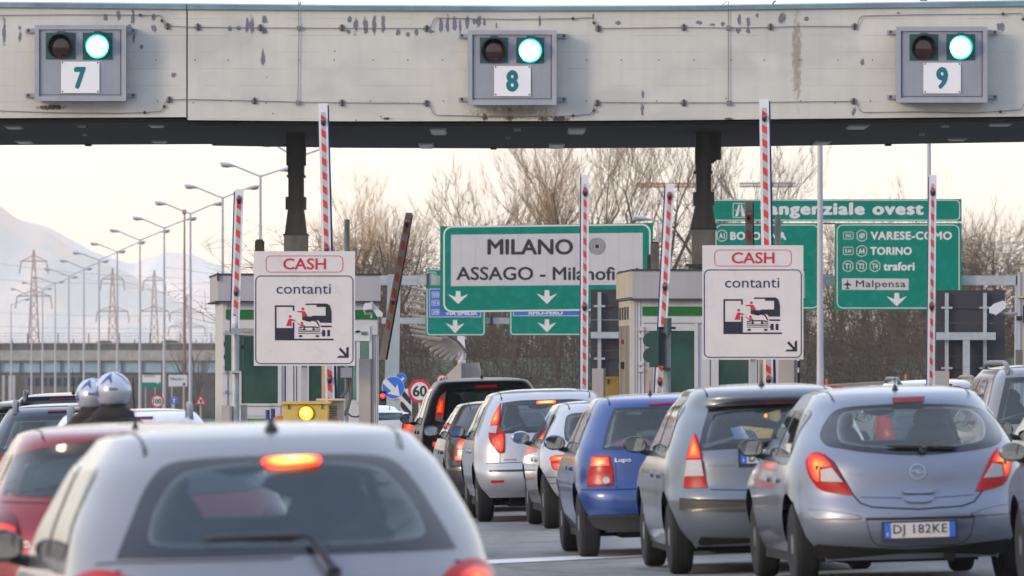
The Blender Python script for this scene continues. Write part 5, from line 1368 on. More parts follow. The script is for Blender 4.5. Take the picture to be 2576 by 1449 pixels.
mini_car(2150, 150, 1144, 4.3, (.45,.5,.55), 'distant pale blue car beyond the grey hatchback roof')
mini_car(2330, 165, 1130, 4.3, (.5,.5,.52), 'distant white car roof above the silver-blue hatchback')
# ------------------------------------------------------------------ cars
def pchip(tab):
    xs = [a for a, _ in tab]; ys = [b for _, b in tab]; n = len(xs)
    h = [xs[i+1]-xs[i] for i in range(n-1)]; dl = [(ys[i+1]-ys[i])/h[i] for i in range(n-1)]
    d = [0.0]*n; d[0] = dl[0]; d[-1] = dl[-1]
    for i in range(1, n-1):
        if dl[i-1]*dl[i] > 0:
            w1, w2 = 2*h[i]+h[i-1], h[i]+2*h[i-1]; d[i] = (w1+w2)/(w1/dl[i-1]+w2/dl[i])
    def f(x):
        if x <= xs[0]: return ys[0]
        if x >= xs[-1]: return ys[-1]
        i = 0
        while x > xs[i+1]: i += 1
        t = (x-xs[i])/h[i]; t2 = t*t; t3 = t2*t
        return (2*t3-3*t2+1)*ys[i]+(t3-2*t2+t)*h[i]*d[i]+(-2*t3+3*t2)*ys[i+1]+(t3-t2)*h[i]*d[i+1]
    return f
def smooth_closed(pts, n=48, ten=0.0):
    """closed Catmull-Rom through pts, resampled; a point given as (x,y,1) is a hard corner"""
    out_ = []; m_ = len(pts)
    per = max(3, n//m_)
    for i in range(m_):
        p0, p1, p2, p3 = (pts[(i-1)%m_], pts[i], pts[(i+1)%m_], pts[(i+2)%m_])
        c1, c2 = len(p1) > 2, len(p2) > 2
        for k in range(per):
            t = k/per; q = []
            for a in (0,1):
                m1 = (p2[a]-p1[a])*1.0 if c1 else (p2[a]-p0[a])*.5
                m2 = (p2[a]-p1[a])*1.0 if c2 else (p3[a]-p1[a])*.5
                t2, t3 = t*t, t*t*t
                q.append((2*t3-3*t2+1)*p1[a]+(t3-2*t2+t)*m1+(-2*t3+3*t2)*p2[a]+(t3-t2)*m2)
            out_.append(tuple(q))
    return out_
def mirror_half(h):       # half outline from top centre to bottom centre on the right side (x>=0) -> full outline
    full = [p for p in h]
    for p in reversed(h):
        if abs(p[0]) > 1e-6: full.append((-p[0],)+tuple(p[1:]))
    return full
def inset(poly, d):
    n = len(poly); a = sum(poly[i][0]*poly[(i+1)%n][1]-poly[(i+1)%n][0]*poly[i][1] for i in range(n)); s_ = 1 if a > 0 else -1
    out_ = []
    for i in range(n):
        x0, y0 = poly[i-1]; x1, y1 = poly[(i+1)%n]; dx, dy = x1-x0, y1-y0; L = math.hypot(dx, dy) or 1
        out_.append((poly[i][0]-s_*dy/L*d, poly[i][1]+s_*dx/L*d))
    return out_
def inpoly(x, y, poly):
    c_ = False; j = len(poly)-1
    for i in range(len(poly)):
        xi, yi = poly[i]; xj, yj = poly[j]
        if (yi > y) != (yj > y) and x < (xj-xi)*(y-yi)/(yj-yi)+xi: c_ = not c_
        j = i
    return c_

FRIT = mat('frit_black', (.012,.013,.016), .08, var=0, coat=.6)
CGL = glass('car_glass', (.80,.86,.86), op=.10, opc=(.24,.31,.32)); CGLD = glass('car_glass_dark', (.45,.50,.51), op=.30, opc=(.05,.065,.07)); CGLS = glass('car_glass_side', (.75,.77,.74))
INT = mat('interior_dark', (.035,.036,.04), .8, var=.15, scale=10); SEAT = mat('seat_fabric', (.05,.052,.06), .9, var=.2, scale=14)
INTL = mat('headliner', (.24,.24,.23), .9, var=.05)
UND = mat('underbody', (.006,.006,.007), .9, var=.3, scale=8)  # near black to deepen the shade beneath the cars
RIM = mat('alloy_rim', (.42,.43,.45), .3, metal=.8, var=.06)
MIR = mat('mirror_glass', (.34,.37,.38), .03, metal=1, var=0)
LRED = mat('lamp_red_plastic', (.36,.006,.008), .3, var=.10, scale=30, coat=.1, spec=.3, emit=.04, ecol=(1,.03,.02)); LCLR = mat('lamp_clear_plastic', (.40,.38,.39), .45, var=.15, scale=40, coat=.0)  # faint emission in unlit red plastic stands in for spill from lit lamps
LORG = mat('lamp_orange_plastic', (.45,.12,.02), .14, var=.1, scale=30, coat=.6)
LDRK = mat('lamp_dark_red', (.12,.006,.012), .15, var=.1, coat=.6)
BRK = glow('brake_lit', (.80,.02,.008), (1,.26,.02), (1,.62,.08), 1.55, base=(.5,.02,.01), k=1.0, rim_e=.55, cell=32)
BRKS = glow('brake_lit_soft', (.70,.015,.008), (1,.10,.02), (1,.34,.05), 1.1, base=(.4,.02,.01), k=1.0, rim_e=.45, cell=30)
BRKH = glow('high_brake_lit', (1,.05,.02), (1,.45,.04), (1,.9,.3), 3.4, base=(.5,.02,.01), k=1.15, rim_e=.8)
PLW = mat('plate_white', (.60,.58,.55), .4, var=.05); PLB = mat('plate_blue', (.03,.14,.62), .4, var=.05); CHR = mat('chrome', (.40,.42,.46), .2, metal=1, var=0)
GAP = mat('panel_gap', (.015,.016,.02), .7, var=0)

class Car:
    def __init__(s, label, px, Y, rz, paintm, L=3.9, W=1.68, H=1.46, rear=None, front=None, hw=None, Dr=.55, Df=.6, p=2.7, zc=None, hwc=None,
                 roof_r=None, roof_f=None, wb=2.48, oh=.62, tr=.30, tw=.185, z0=.22, name='car', pb=None, arch=.365, group=None, mid=.5, cap=2.3, capx=2.6):
        s.H = H; s.W = W; s.L = L; s.p = p; s.Dr = Dr; s.Df = Df; s.z0 = z0; s.tr = tr; s.tw = tw; s.capm = cap; s.capx = capx
        s.zc = zc or H-.10
        s.fr = pchip(rear); s.ff = pchip(front); s.fw = pchip(hw)
        s.yrc, s.yfc, s.wc = s.fr(s.zc), s.ff(s.zc), s.fw(s.zc)
        s.ya = s.yrc+(s.yfc-s.yrc)*mid
        s.ax = (oh, oh+wb); s.arch = arch; s.pm = paintm
        X0 = PX(px, Y); s.t = thing(name, label, 'car', (X0, Y, gh(X0, Y)), rz, group=group)
        roll = -XF*(1-sm((Y-90)/45.0)); s.t.rotation_euler = (0, roll, rz)
        from mathutils import Matrix, Euler
        s.mi = (Matrix.Translation(s.t.location) @ Euler((0, roll, rz)).to_matrix().to_4x4()).inverted(); s.Y0 = Y
        s.holes = []
    def capf(s, z, m_):
        t = min(1, (z-s.zc)/(s.H-s.zc)); return max(0, 1-t**m_)**(1/m_)
    def yr(s, z):
        if z <= s.zc: return s.fr(z)
        return s.ya-(s.ya-s.yrc)*s.capf(z, s.capm)
    def yf(s, z):
        if z <= s.zc: return s.ff(z)
        return s.ya+(s.yfc-s.ya)*s.capf(z, s.capm)
    def w(s, z):
        if z <= s.zc: return s.fw(z)
        return s.wc*s.capf(z, s.capx)
    def D(s, z, front=False):
        d = s.Df if front else s.Dr
        if z > s.zc: d *= s.capf(z, s.capx)
        return min(d, (s.yf(z)-s.yr(z))*.49)
    def rearf(s, x, z):
        w_ = max(s.w(z), 1e-4); t = min(abs(x)/w_, .9995); p = s.p
        return Vector((x, s.yr(z)+s.D(z)*(1-(1-t**p)**(1/p)), z))
    def frontf(s, x, z):
        w_ = max(s.w(z), 1e-4); t = min(abs(x)/w_, .9995); p = s.p
        return Vector((x, s.yf(z)-s.D(z, True)*(1-(1-t**p)**(1/p)), z))
    def sidef(s, y, z, sg=-1):
        w_ = s.w(z); a = s.yr(z); b = s.yf(z); p = s.p; f = 1
        if y < a+s.D(z): t = max(0, min(1, 1-(y-a)/max(s.D(z),1e-4))); f = max(0,(1-t**p))**(1/p)
        elif y > b-s.D(z,True): t = max(0, min(1, 1-(b-y)/max(s.D(z,True),1e-4))); f = max(0,(1-t**p))**(1/p)
        return Vector((sg*w_*f, y, z))
    def topz(s, x, y):
        lo, hi = .8, s.H
        for _ in range(26):
            z = (lo+hi)/2; q = s.sidef(y, z, 1)
            if s.yr(z) <= y <= s.yf(z) and abs(x) <= q.x: lo = z
            else: hi = z
        return Vector((x, y, lo))
    def ph(s, pts):
        """points of the photograph on the rear face -> local (x, z), corner flags kept"""
        out_ = []
        for q in pts:
            y = .1; Yc = s.Y0+.1
            for _ in range(8):
                l = s.mi @ P(q[0], q[1], Yc)
                want = s.rearf(l.x, min(l.z, s.H-.001)).y; Yc += (want-l.y)*.8
            out_.append((l.x, l.z)+tuple(q[2:]))
        return out_
    def phm(s, half, n=64):
        h = [(0.0 if i in (0, len(half)-1) else -abs(q[0]), q[1])+tuple(q[2:]) for i, q in enumerate(s.ph(half))]
        return smooth_closed(mirror_half(h), n)
    def mir(s, poly): return [(-q[0], q[1])+tuple(q[2:]) for q in poly]
    def both(s, poly, off, name, m_, m_r=None, **k):
        s.patch('rear', poly, off, name, m_, **k); s.patch('rear', [(-a, b) for a, b in poly][::-1], off, name, m_r or m_, **k)
    def mapf(s, kind):
        if kind == 'rear': return lambda a, b: s.rearf(a, b)
        if kind == 'front': return lambda a, b: s.frontf(a, b)
        if kind == 'top': return lambda a, b: s.topz(a, b)
        sg = -1 if kind == 'left' else 1
        return lambda a, b: s.sidef(a, b, sg)
    def surf(s, kind, a, b, off):
        f = s.mapf(kind); e = .004
        if kind == 'rear':
            b = max(b, s.z0+.008); wl = s.w(b)*.985; a = max(-wl, min(wl, a))
        P0 = f(a, b); n = (f(a+e, b)-f(a-e, b)).cross(f(a, b+e)-f(a, b-e))
        if n.length < 1e-10: n = Vector((0,-1,0)) if kind == 'rear' else Vector((0,0,1))
        n.normalize()
        ref = {'rear': Vector((0,-1,.2)), 'front': Vector((0,1,.2)), 'top': Vector((0,0,1)), 'left': Vector((-1,0,0)), 'right': Vector((1,0,0))}[kind]
        if n.dot(ref) < 0: n = -n
        return P0+n*off
    def patch(s, kind, poly, off, name, m_, rings=7, s0=0.0, s1=1.0, skirt=.012, outer=None, dome=0.0, par=None, label=None):
        """poly: outline in surface coordinates; s0..s1 ring range; outer: ring between poly and outer"""
        mb = MB(); mb.uv = []; n = len(poly)
        cx_ = sum(q[0] for q in poly)/n; cy_ = sum(q[1] for q in poly)/n
        def pt(q, f, o): return s.surf(kind, cx_+(q[0]-cx_)*f, cy_+(q[1]-cy_)*f, o)
        if outer is None:
            mb.v.append(s.surf(kind, cx_, cy_, off+dome)); mb.uv.append((0,0))
            for i in range(1, rings+1):
                f = i/rings
                for k, q in enumerate(poly): mb.v.append(pt(q, f, off+dome*(1-f*f))); mb.uv.append((f, k/n))
            for k, q in enumerate(poly): mb.v.append(pt(q, 1, off-skirt)); mb.uv.append((1, k/n))
            for k in range(n): mb.f.append((0, 1+k, 1+(k+1)%n))
            for i in range(rings):
                for k in range(n): mb.f.append((1+i*n+k, 1+(i+1)*n+k, 1+(i+1)*n+(k+1)%n, 1+i*n+(k+1)%n))
        else:
            R_ = 4
            for i in range(R_+1):
                f = i/R_
                for k in range(n):
                    q = (poly[k][0]+(outer[k][0]-poly[k][0])*f, poly[k][1]+(outer[k][1]-poly[k][1])*f)
                    mb.v.append(s.surf(kind, q[0], q[1], off)); mb.uv.append((f, k/n))
            for k in range(n): mb.v.append(s.surf(kind, outer[k][0], outer[k][1], off-skirt)); mb.uv.append((1,0))
            for k in range(n): mb.v.append(s.surf(kind, poly[k][0], poly[k][1], off-skirt)); mb.uv.append((0,0))
            for i in range(R_+1):
                for k in range(n): mb.f.append((i*n+k, (i+1)*n+k, (i+1)*n+(k+1)%n, i*n+(k+1)%n))
            b = (R_+2)*n
            for k in range(n): mb.f.append((b+k, k, (k+1)%n, b+(k+1)%n))
        o = mb.build(name, m_, par or s.t, smooth=True, local=True, fix=True, sharp=55)
        if label: o['label'] = label
        return o
    def line(s, kind, pts, wd, name='panel_gap', m_=None, off=.0015, n=None, par=None, h=0.0):
        """thin strip following the surface through pts"""
        f = s.mapf(kind); q = []
        for (a0,b0),(a1,b1) in zip(pts, pts[1:]):
            k_ = max(2, int(math.hypot(a1-a0,b1-b0)/.03))
            for k in range(k_): q.append((a0+(a1-a0)*k/k_, b0+(b1-b0)*k/k_))
        q.append(pts[-1]); mb = MB()
        if kind == 'top': q = [u for u in q if f(*u).z > s.zc-.015] or q
        for i, (a, b) in enumerate(q):
            a0, b0 = q[max(0,i-1)]; a1, b1 = q[min(len(q)-1,i+1)]; dx, dy = a1-a0, b1-b0; L = math.hypot(dx,dy) or 1
            for sg in (-1, 1): mb.v.append(s.surf(kind, a-sg*dy/L*wd/2, b+sg*dx/L*wd/2, off))
            if h:
                for sg in (1, -1): mb.v.append(s.surf(kind, a-sg*dy/L*wd/2, b+sg*dx/L*wd/2, off+h))
        if h:
            for i in range(len(q)-1):
                for j in range(4): mb.f.append((4*i+j, 4*i+(j+1)%4, 4*(i+1)+(j+1)%4, 4*(i+1)+j))
            mb.f += [(0,1,2,3), tuple(range(len(mb.v)-4, len(mb.v)))]
        else:
            for i in range(len(q)-1): mb.f.append((2*i, 2*i+1, 2*i+3, 2*i+2))
        return mb.build(name, m_ or GAP, par or s.t, local=True, smooth=not h)
    def window(s, kind, poly, d, name, glassm, off=.004, frit=True, hole=True, inner=None):
        inn = inner or inset(poly, d)
        md = [((a[0]*.5+b[0]*.5), (a[1]*.5+b[1]*.5)) for a, b in zip(inn, poly)]
        if hole: s.holes.append((kind, md))
        if frit: fo = s.patch(kind, inn, off, name+'_surround', FRIT, outer=poly)
        return s.patch(kind, [((a[0]*.9+b[0]*.1), (a[1]*.9+b[1]*.1)) for a, b in zip(inn, poly)], off+.002, name, glassm, skirt=0.0)
    def body(s, name='body', lower=None):
        # z levels
        zs = []; z = s.z0
        while z < .84: zs.append(z); z += .045
        while z < s.zc-.01: zs.append(z); z += .024
        zs.append(s.zc)
        K = 15
        for k in range(1, K+1):
            f = 1-k/K; zs.append(s.zc+(s.H-s.zc)*(1-f**2.4)**(1/2.4))
        M_ = 52; S_ = 64; p = s.p
        vs = []; ncol = M_+S_+M_+S_; reg = ['rear']*M_+['right']*S_+['front']*M_+['left']*S_
        coords = []
        for z in zs:
            w_ = s.w(z); yr_z, yf_z = s.yr(z), s.yf(z); Dr, Df = s.D(z), s.D(z, True)
            for k in range(M_):
                a = -math.pi/2+math.pi*k/M_
                x = w_*math.copysign(abs(math.sin(a))**(2/p), math.sin(a)); y = yr_z+Dr*(1-max(0,math.cos(a))**(2/p)); vs.append([x,y,z])
            ya_, yb_ = yr_z+Dr, yf_z-Df
            for k in range(S_): vs.append([w_, ya_+(yb_-ya_)*k/S_, z])
            for k in range(M_):
                a = math.pi/2-math.pi*k/M_
                x = w_*math.copysign(abs(math.sin(a))**(2/p), math.sin(a)); y = yf_z-Df*(1-max(0,math.cos(a))**(2/p)); vs.append([x,y,z])
            for k in range(S_): vs.append([-w_, yb_-(yb_-ya_)*k/S_, z])
        nz = len(zs)
        kill = [False]*len(vs)
        for i, v in enumerate(vs):
            if v[2] < 1.0 and abs(v[0]) > s.W*.36:
                for ay in s.ax:
                    dy, dz = v[1]-ay, v[2]-(s.tr-.0); r_ = math.hypot(dy, dz)
                    if r_ < s.arch:
                        if r_ > s.arch-.078:
                            v[1] = ay+dy/r_*s.arch; v[2] = s.tr+dz/r_*s.arch
                            q_ = s.sidef(v[1], v[2], 1); v[0] = math.copysign(max(q_.x, 0), v[0])
                        else: kill[i] = True
        fs = []; inner = []
        for j in range(nz-1):
            for k in range(ncol):
                q = (j*ncol+k, j*ncol+(k+1)%ncol, (j+1)*ncol+(k+1)%ncol, (j+1)*ncol+k)
                if any(kill[i] for i in q): continue
                c_ = [sum(vs[i][a] for i in q)/4 for a in range(3)]
                rg = reg[k]; cut = False
                for kind, poly in s.holes:
                    if kind == 'rear' and (rg == 'rear' or (rg != 'front' and c_[1] < s.yr(c_[2])+s.D(c_[2])*1.02)): cut = cut or inpoly(c_[0], c_[2], poly)
                    elif kind == 'front' and rg == 'front': cut = cut or inpoly(c_[0], c_[2], poly)
                    elif kind == 'left' and c_[0] < 0 and rg in ('left','rear','front') and abs(c_[0]) > .4*s.w(c_[2]): cut = cut or inpoly(c_[1], c_[2], poly)
                    elif kind == 'right' and c_[0] > 0 and rg in ('right','rear','front') and abs(c_[0]) > .4*s.w(c_[2]): cut = cut or inpoly(c_[1], c_[2], poly)
                    if cut: break
                if cut: continue
                fs.append(q)
                if c_[2] > .75: inner.append(q)
        mb = MB(); mb.v = [tuple(v) for v in vs]; mb.f = fs
        b = mb.build(name, s.pm, s.t, smooth=True, local=True, fix=False)
        # inner lining
        cx_, cy_ = 0, (s.yrc+s.yfc)/2
        used = sorted({i for q in inner for i in q}); ix = {u: k for k, u in enumerate(used)}
        m2 = MB()
        for u in used:
            x, y, z = vs[u]; dx, dy, dz = -x, (cy_-y)*.25, (.6-z) if z > s.zc else 0
            L = math.hypot(dx, dy, dz) or 1; m2.v.append((x+dx/L*.035, y+dy/L*.035, z+dz/L*.035))
        m2.f = [tuple(ix[i] for i in q) for q in inner]
        m2.build('cabin_lining', INTL, s.t, smooth=True, local=True, fix=False)
        # floor pan and wheel housings, set low to block light under the car
        wmin = s.w(.3)
        fp = MB().box(-wmin+.34, wmin-.34, s.yr(.3)+.30, s.yf(.3)-.25, .165, .62)
        fp.box(-wmin+.03, wmin-.03, s.ax[0]+s.arch+.02, s.ax[1]-s.arch-.02, .17, .55)
        fp.build('underbody', UND, s.t, local=True)
        return b
    def wheels(s, track=None, rim=RIM):
        tr = s.tr; hw_ = (track or s.W*.5-.03)
        for ay in s.ax:
            for sg in (-1, 1):
                xo = sg*hw_; xi = sg*(hw_-s.tw); c_ = (0, ay, tr)
                lo, hi = min(xo,xi), max(xo,xi)
                pr = [(tr*.62,lo+.01),(tr*.80,lo),(tr*.95,lo+.012),(tr,lo+.035),(tr*1.004,lo+.06),(tr*1.004,hi-.06),(tr,hi-.035),(tr*.95,hi-.012),(tr*.80,hi),(tr*.62,hi-.01)]
                tyre = MB().lathe(pr, c_, 'X', 36).build('wheel', RUB, s.t, smooth=True, local=True, sharp=35)
                # tread grooves
                g_ = MB()
                for f in (.3,.5,.7):
                    xx = lo+(hi-lo)*f; g_.lathe([(tr*1.0055,xx-.005),(tr*1.0055,xx+.005)], c_, 'X', 36)
                g_.build('tread_groove', UND, tyre, local=True)
                r_ = MB(); xr = xo-sg*.018
                r_.lathe([(tr*.64, xr-sg*.03 if sg > 0 else xr-sg*.03),(tr*.64, xr),(tr*.58, xr),(tr*.56, xr-sg*.02)], c_, 'X', 30)
                for k in range(8):
                    a = 2*math.pi*k/8; ca, sa = math.cos(a), math.sin(a)
                    q = [(.07,-.03),(tr*.6,-.022),(tr*.6,.022),(.07,.03)]
                    vv = [(xr+sg*(.004 if rr < .1 else -.004), ay+rr*ca-tt*sa, tr+rr*sa+tt*ca) for rr, tt in q]+[(xr-sg*.025, ay+rr*ca-tt*sa, tr+rr*sa+tt*ca) for rr, tt in q]
                    r_.add(vv, [(0,1,2,3),(4,7,6,5),(0,4,5,1),(1,5,6,2),(2,6,7,3),(3,7,4,0)])
                r_.lathe([(.075,xr-.01),(.075,xr+.01)], c_, 'X', 16)
                r_.build('rim', rim, tyre, local=True)
        # axle beam, silencer
        MB().tube([(-.5,s.ax[0],.27),(.5,s.ax[0],.27)], .035, 8).build('rear_axle', UND, s.t, local=True)
    def mirrors(s, y, z, col=None, sz=(.10,.075,.07), out_=.11):
        for sg in (-1, 1):
            xb = s.sidef(y, z, sg).x; c_ = (xb+sg*(out_+.02), y, z+.02)
            b = MB().ball(c_, sz[0], sz[1], sz[2], 18, 12)
            b.v = [(x_, max(y_, y-sz[1]*.45), z_) for x_, y_, z_ in b.v]
            h_ = b.build('door_mirror', col or BLKPL, s.t, smooth=True, local=True, sharp=50)
            MB().tube([(xb-sg*.02, y+.03, z-.06),(xb+sg*(out_-.02), y+.03, z-.03)], [.03,.025], 8).build('mirror_arm', BLKPL, h_, local=True)
            n = 24; q = [(c_[0]+sz[0]*.80*math.copysign(abs(math.cos(2*math.pi*k/n))**.6, math.cos(2*math.pi*k/n)), c_[2]+sz[2]*.76*math.copysign(abs(math.sin(2*math.pi*k/n))**.6, math.sin(2*math.pi*k/n))) for k in range(n)]
            MB().prism(q, y-sz[1]*.45-.006, y-sz[1]*.45-.001).build('mirror_glass', MIR, h_, local=True)
    def seats(s, y1=1.75, y2=.85, zt=1.12, rear_head=True, driver=True):
        def seat(xc, y, zt, w_=.24, head=True):
            m_ = MB().ball((xc, y, zt-.28), w_, .10, .40, 16, 12)
            o = m_.build('seat', SEAT, s.t, smooth=True, local=True)
            if head:
                MB().ball((xc, y-.02, zt+.10), .135, .055, .10, 14, 10).build('headrest', SEAT, o, smooth=True, local=True)
                for q in (-.05,.05): MB().tube([(xc+q,y,zt-.02),(xc+q,y,zt+.05)], .008, 6).build('headrest_post', UND, o, local=True)
        for sg in (-1, 1): seat(sg*.36, y1, zt)
        m_ = MB().box(-s.W*.40, s.W*.40, y2-.05, y2+.10, .5, zt-.18); m_.build('rear_bench', SEAT, s.t, local=True)
        if rear_head:
            for sg in (-1, 1): MB().ball((sg*.36, y2, zt-.12), .13, .05, .075, 14, 8).build('rear_headrest', SEAT, s.t, smooth=True, local=True)
        yd = s.ff(1.0)-.25
        MB().box(-s.W*.41, s.W*.41, yd-.55, yd+.1, .5, .93).build('dashboard', INT, s.t, local=True)
        n = 20; c_ = (-.36, yd-.62, .90)
        m_ = MB().tube([(c_[0]+.17*math.cos(2*math.pi*k/n), c_[1]+.05*math.sin(2*math.pi*k/n), c_[2]+.17*math.sin(2*math.pi*k/n)) for k in range(n+1)], .013, 6)
        m_.build('steering_wheel', INT, s.t, local=True)
        zz = s.zc-.06
        MB().ball((0, s.yf(zz)-.45 if s.yf(zz) > 1 else 2, zz-.02), .12,.02,.035,12,8).build('rear_view_mirror', INT, s.t, smooth=True, local=True)
        MB().box(-s.W*.40, s.W*.40, s.yr(.92)+.14, y2-.04, .86, .89).build('parcel_shelf', INT, s.t, local=True)
    def plate(s, zc_, w_=.52, h=.11, txt='', xc=0.0, split=.24, holder=True, off=.02):
        y = s.rearf(xc, zc_).y-off
        o = MB().box(xc-w_/2-.02, xc+w_/2+.02, y, y+.05, zc_-h/2-.03, zc_+h/2+.012).build('number_plate', mat('plate_holder', (.03,.035,.05), .4), s.t, local=True)
        MB().box(xc-w_/2, xc+w_/2, y-.004, y, zc_-h/2, zc_+h/2).build('plate_face', PLW, o, local=True)
        for a, b in ((-w_/2, -w_/2+.045), (w_/2-.045, w_/2)): MB().box(xc+a, xc+b, y-.006, y-.003, zc_-h/2, zc_+h/2).build('blue_band', PLB, o, local=True)
        lettering('I', xc-w_/2+.015, xc-w_/2+.024, zc_-h*.36, zc_-h*.12, y-.007, PLW, o, local=True, bold=0)
        if txt: lettering(txt, xc-w_/2+.062, xc+w_/2-.062, zc_-h*.39, zc_+h*.39, y-.005, mat('plate_ink', (.03,.035,.06), .5, var=0), o, local=True, bold=.0, spacing=1.1)
        return o
    def antenna(s, y, x=0.0, h=.14, tilt=.5, r_=.006, base=.03):
        p_ = s.topz(x, y)
        o = MB().lathe([(base,0),(base*.75,.02),(base*.3,.045)], (p_.x, p_.y, p_.z-.005), 'Z', 14).build('antenna', BLKPL, s.t, smooth=True, local=True)
        MB().tube([p_+Vector((0,0,.03)), p_+Vector((0,-h*tilt,.03+h))], [r_, r_*.4], 6).build('whip', BLKPL, o, local=True)
    def wiper(s, pivot, tip, blade, wd=.02, m_=None):
        """pivot and elbow given in rear coordinates (x,z)"""
        m_ = m_ or BLKPL; f = lambda q, o: s.surf('rear', q[0], q[1], o)
        e_ = MB()
        e_.tube([f(pivot,.01), f(pivot,.04)], .03, 12)
        o = e_.build('rear_wiper', m_, s.t, local=True)
        n = 8; mb = MB(); mb.tube([f((pivot[0]+(tip[0]-pivot[0])*k/n, pivot[1]+(tip[1]-pivot[1])*k/n), .045) for k in range(n+1)], [wd*1.3-wd*.5*k/n for k in range(n+1)], 6); mb.build('wiper_arm', m_, o, local=True)
        b0, b1 = blade; mb = MB(); mb.tube([f((b0[0]+(b1[0]-b0[0])*k/n, b0[1]+(b1[1]-b0[1])*k/n), .03) for k in range(n+1)], [wd*.4]+[wd]*(n-1)+[wd*.4], 6); mb.build('wiper_blade', m_, o, local=True)
    def roofrail(s, x, y0, y1, h=.09, m_=None, r_=.026):
        for sg in (-1, 1):
            pts = []; n = 14
            for k in range(n+1):
                f = k/n; q = s.topz(sg*x, y0+(y1-y0)*f); e_ = min(1, 8*f*(1-f)*1.6); pts.append(q+Vector((0,0,h*e_-.005)))
            MB().tube(pts, r_, 8).build('roof_rail', m_ or mat('rail_grey', (.16,.165,.175), .4), s.t, smooth=True, local=True)
    def badge_text(s, txt, x0, x1, z0_, z1_, m_=None, off=.003, bold=.02):
        lettering(txt, x0, x1, z0_, z1_, 0, m_ or CHR, s.t, bold=bold, name='badge_lettering', local=True, mapf=lambda X, Z, d: s.surf('rear', X, Z, off+(.003 if d > 0 else -.004)))
    def handle(s, y, z):
        for kind in ('left','right'):
            s.patch(kind, smooth_closed([(y-.09,z-.02),(y+.09,z-.015),(y+.09,z+.02),(y-.09,z+.02)], 24), .02, 'door_handle', s.pm, rings=3, skirt=.03)
    def doorlines(s, ys_, zt=.95):
        for kind in ('left','right'):
            for y in ys_: s.line(kind, [(y,.28),(y,.6),(y+.02,zt)], .008)
        
SILV = paint('paint_silver', (.42,.43,.47)); SILVB = paint('paint_silver_blue', (.195,.222,.285)); GREY = paint('paint_blue_grey', (.155,.18,.21)); BLUE = paint('paint_blue', (.018,.058,.225), metal=.35)
REDP = paint('paint_red', (.22,.008,.014), metal=.3); BLKP = mat('paint_black', (.010,.011,.013), .35, var=.05, coat=.12, spec=.35); NAVYP = paint('paint_navy', (.02,.03,.06), metal=.3); WHTP = paint('paint_white', (.62,.63,.66), metal=.0)
SILV2 = paint('paint_silver_near', (.215,.215,.232)); BRNZ = paint('paint_bronze_silver', (.24,.225,.21)); DGRY = paint('paint_dark_brown_grey', (.05,.046,.05), metal=.4); PBLUE = paint('paint_pale_silver', (.48,.52,.58))
def frontp(L, H, zc): return [(.2,L-.10),(.35,L),(.55,L-.01),(.70,L-.10),(.82,L-.40),(.90,L-.80),(.97,L-1.0),(zc,L-1.0-(zc-.97)*1.55)]
def side_windows(c, y0, yb, y1, zb=.95, cols=None, top=.055, three=False, glassm=None):
    zt = c.zc-top
    gl = glassm or CGLS
    a = c.yr(zt)
    for kind in ('left', 'right'):
        r_ = [(y0,zb),(yb-.04,zb-.01),(yb-.04,zt,1),(max(y0+.10,a+.38),zt),(y0+.02,(zb+zt)/2)]
        c.window(kind, smooth_closed([q+((1,) if len(q) == 2 and i in (1,) else ()) for i, q in enumerate(r_)], 40), .022, 'side_window', gl)
        f_ = [(yb+.05,zb-.01,1),(y1,zb-.03,1),(y1-.42,zt-.03),(yb+.05,zt,1)]
        c.window(kind, smooth_closed(f_, 40), .022, 'side_window', gl)
def windscreen(c, zb=1.0):
    zt = c.zc-.03; wb_, wt = c.w(zb)*.86, c.w(zt)*.84
    c.window('front', smooth_closed([(-wb_,zb,1),(wb_,zb,1),(wt,zt,1),(-wt,zt,1)], 40), .035, 'windscreen', CGL, off=.003)
def finish(c, y0, yb, y1, zb=.95, lines=True, mirror_y=None, mz=.97, mcol=None, seats=(1.75,.85,1.12), glassm=None, ditch=True, hz=.78):
    side_windows(c, y0, yb, y1, zb, glassm=glassm); windscreen(c)
    c.body(); c.wheels(); c.mirrors(mirror_y or y1-.12, mz, mcol)
    if seats: c.seats(*seats)
    if lines:
        c.doorlines([yb, y1-.05, y0+.25 if y0+.25 > c.ax[0]+c.arch else y0+.55]); c.handle(yb-.25, hz); c.handle(y1-.95, hz)
    if ditch:
        for sg in (-1, 1): c.line('top', [(sg*c.wc*.80, c.yrc+.06),(sg*c.wc*.80, c.ya),(sg*c.wc*.80, c.yfc-.12)], .009)
def lerp2(a, b, f): return [(p[0]*(1-f)+q[0]*f, p[1]*(1-f)+q[1]*f) for p, q in zip(a, b)]

# ---- 1. near silver hatchback, out of focus --------------------------------
H_, zc_ = 1.445, 1.335
c = Car('blurred silver hatchback nearest the viewer, its high brake light glowing, wiper across the rear window', 763, 28.6, .15, SILV2, L=3.82, W=1.70, H=H_, zc=zc_,
        rear=[(.2,.12),(.35,.02),(.5,0),(.62,.01),(.80,.05),(.90,.12),(1.0,.19),(1.15,.31),(1.30,.45),(zc_,.50)], front=frontp(3.82,H_,zc_),
        hw=[(.2,.78),(.45,.84),(.65,.855),(.80,.85),(.90,.83),(1.0,.81),(1.15,.75),(1.28,.685),(zc_,.64)], Dr=.60, p=2.5, oh=.68, wb=2.44, capx=2.5, cap=2.2)
half = [(722,1146),(600,1150),(500,1156),(418,1172),(370,1222),(330,1312),(292,1407,1),(500,1404),(740,1396)]
hin = [(722,1166),(620,1170),(530,1180),(460,1200),(415,1250),(385,1322),(396,1368),(520,1378),(740,1374)]
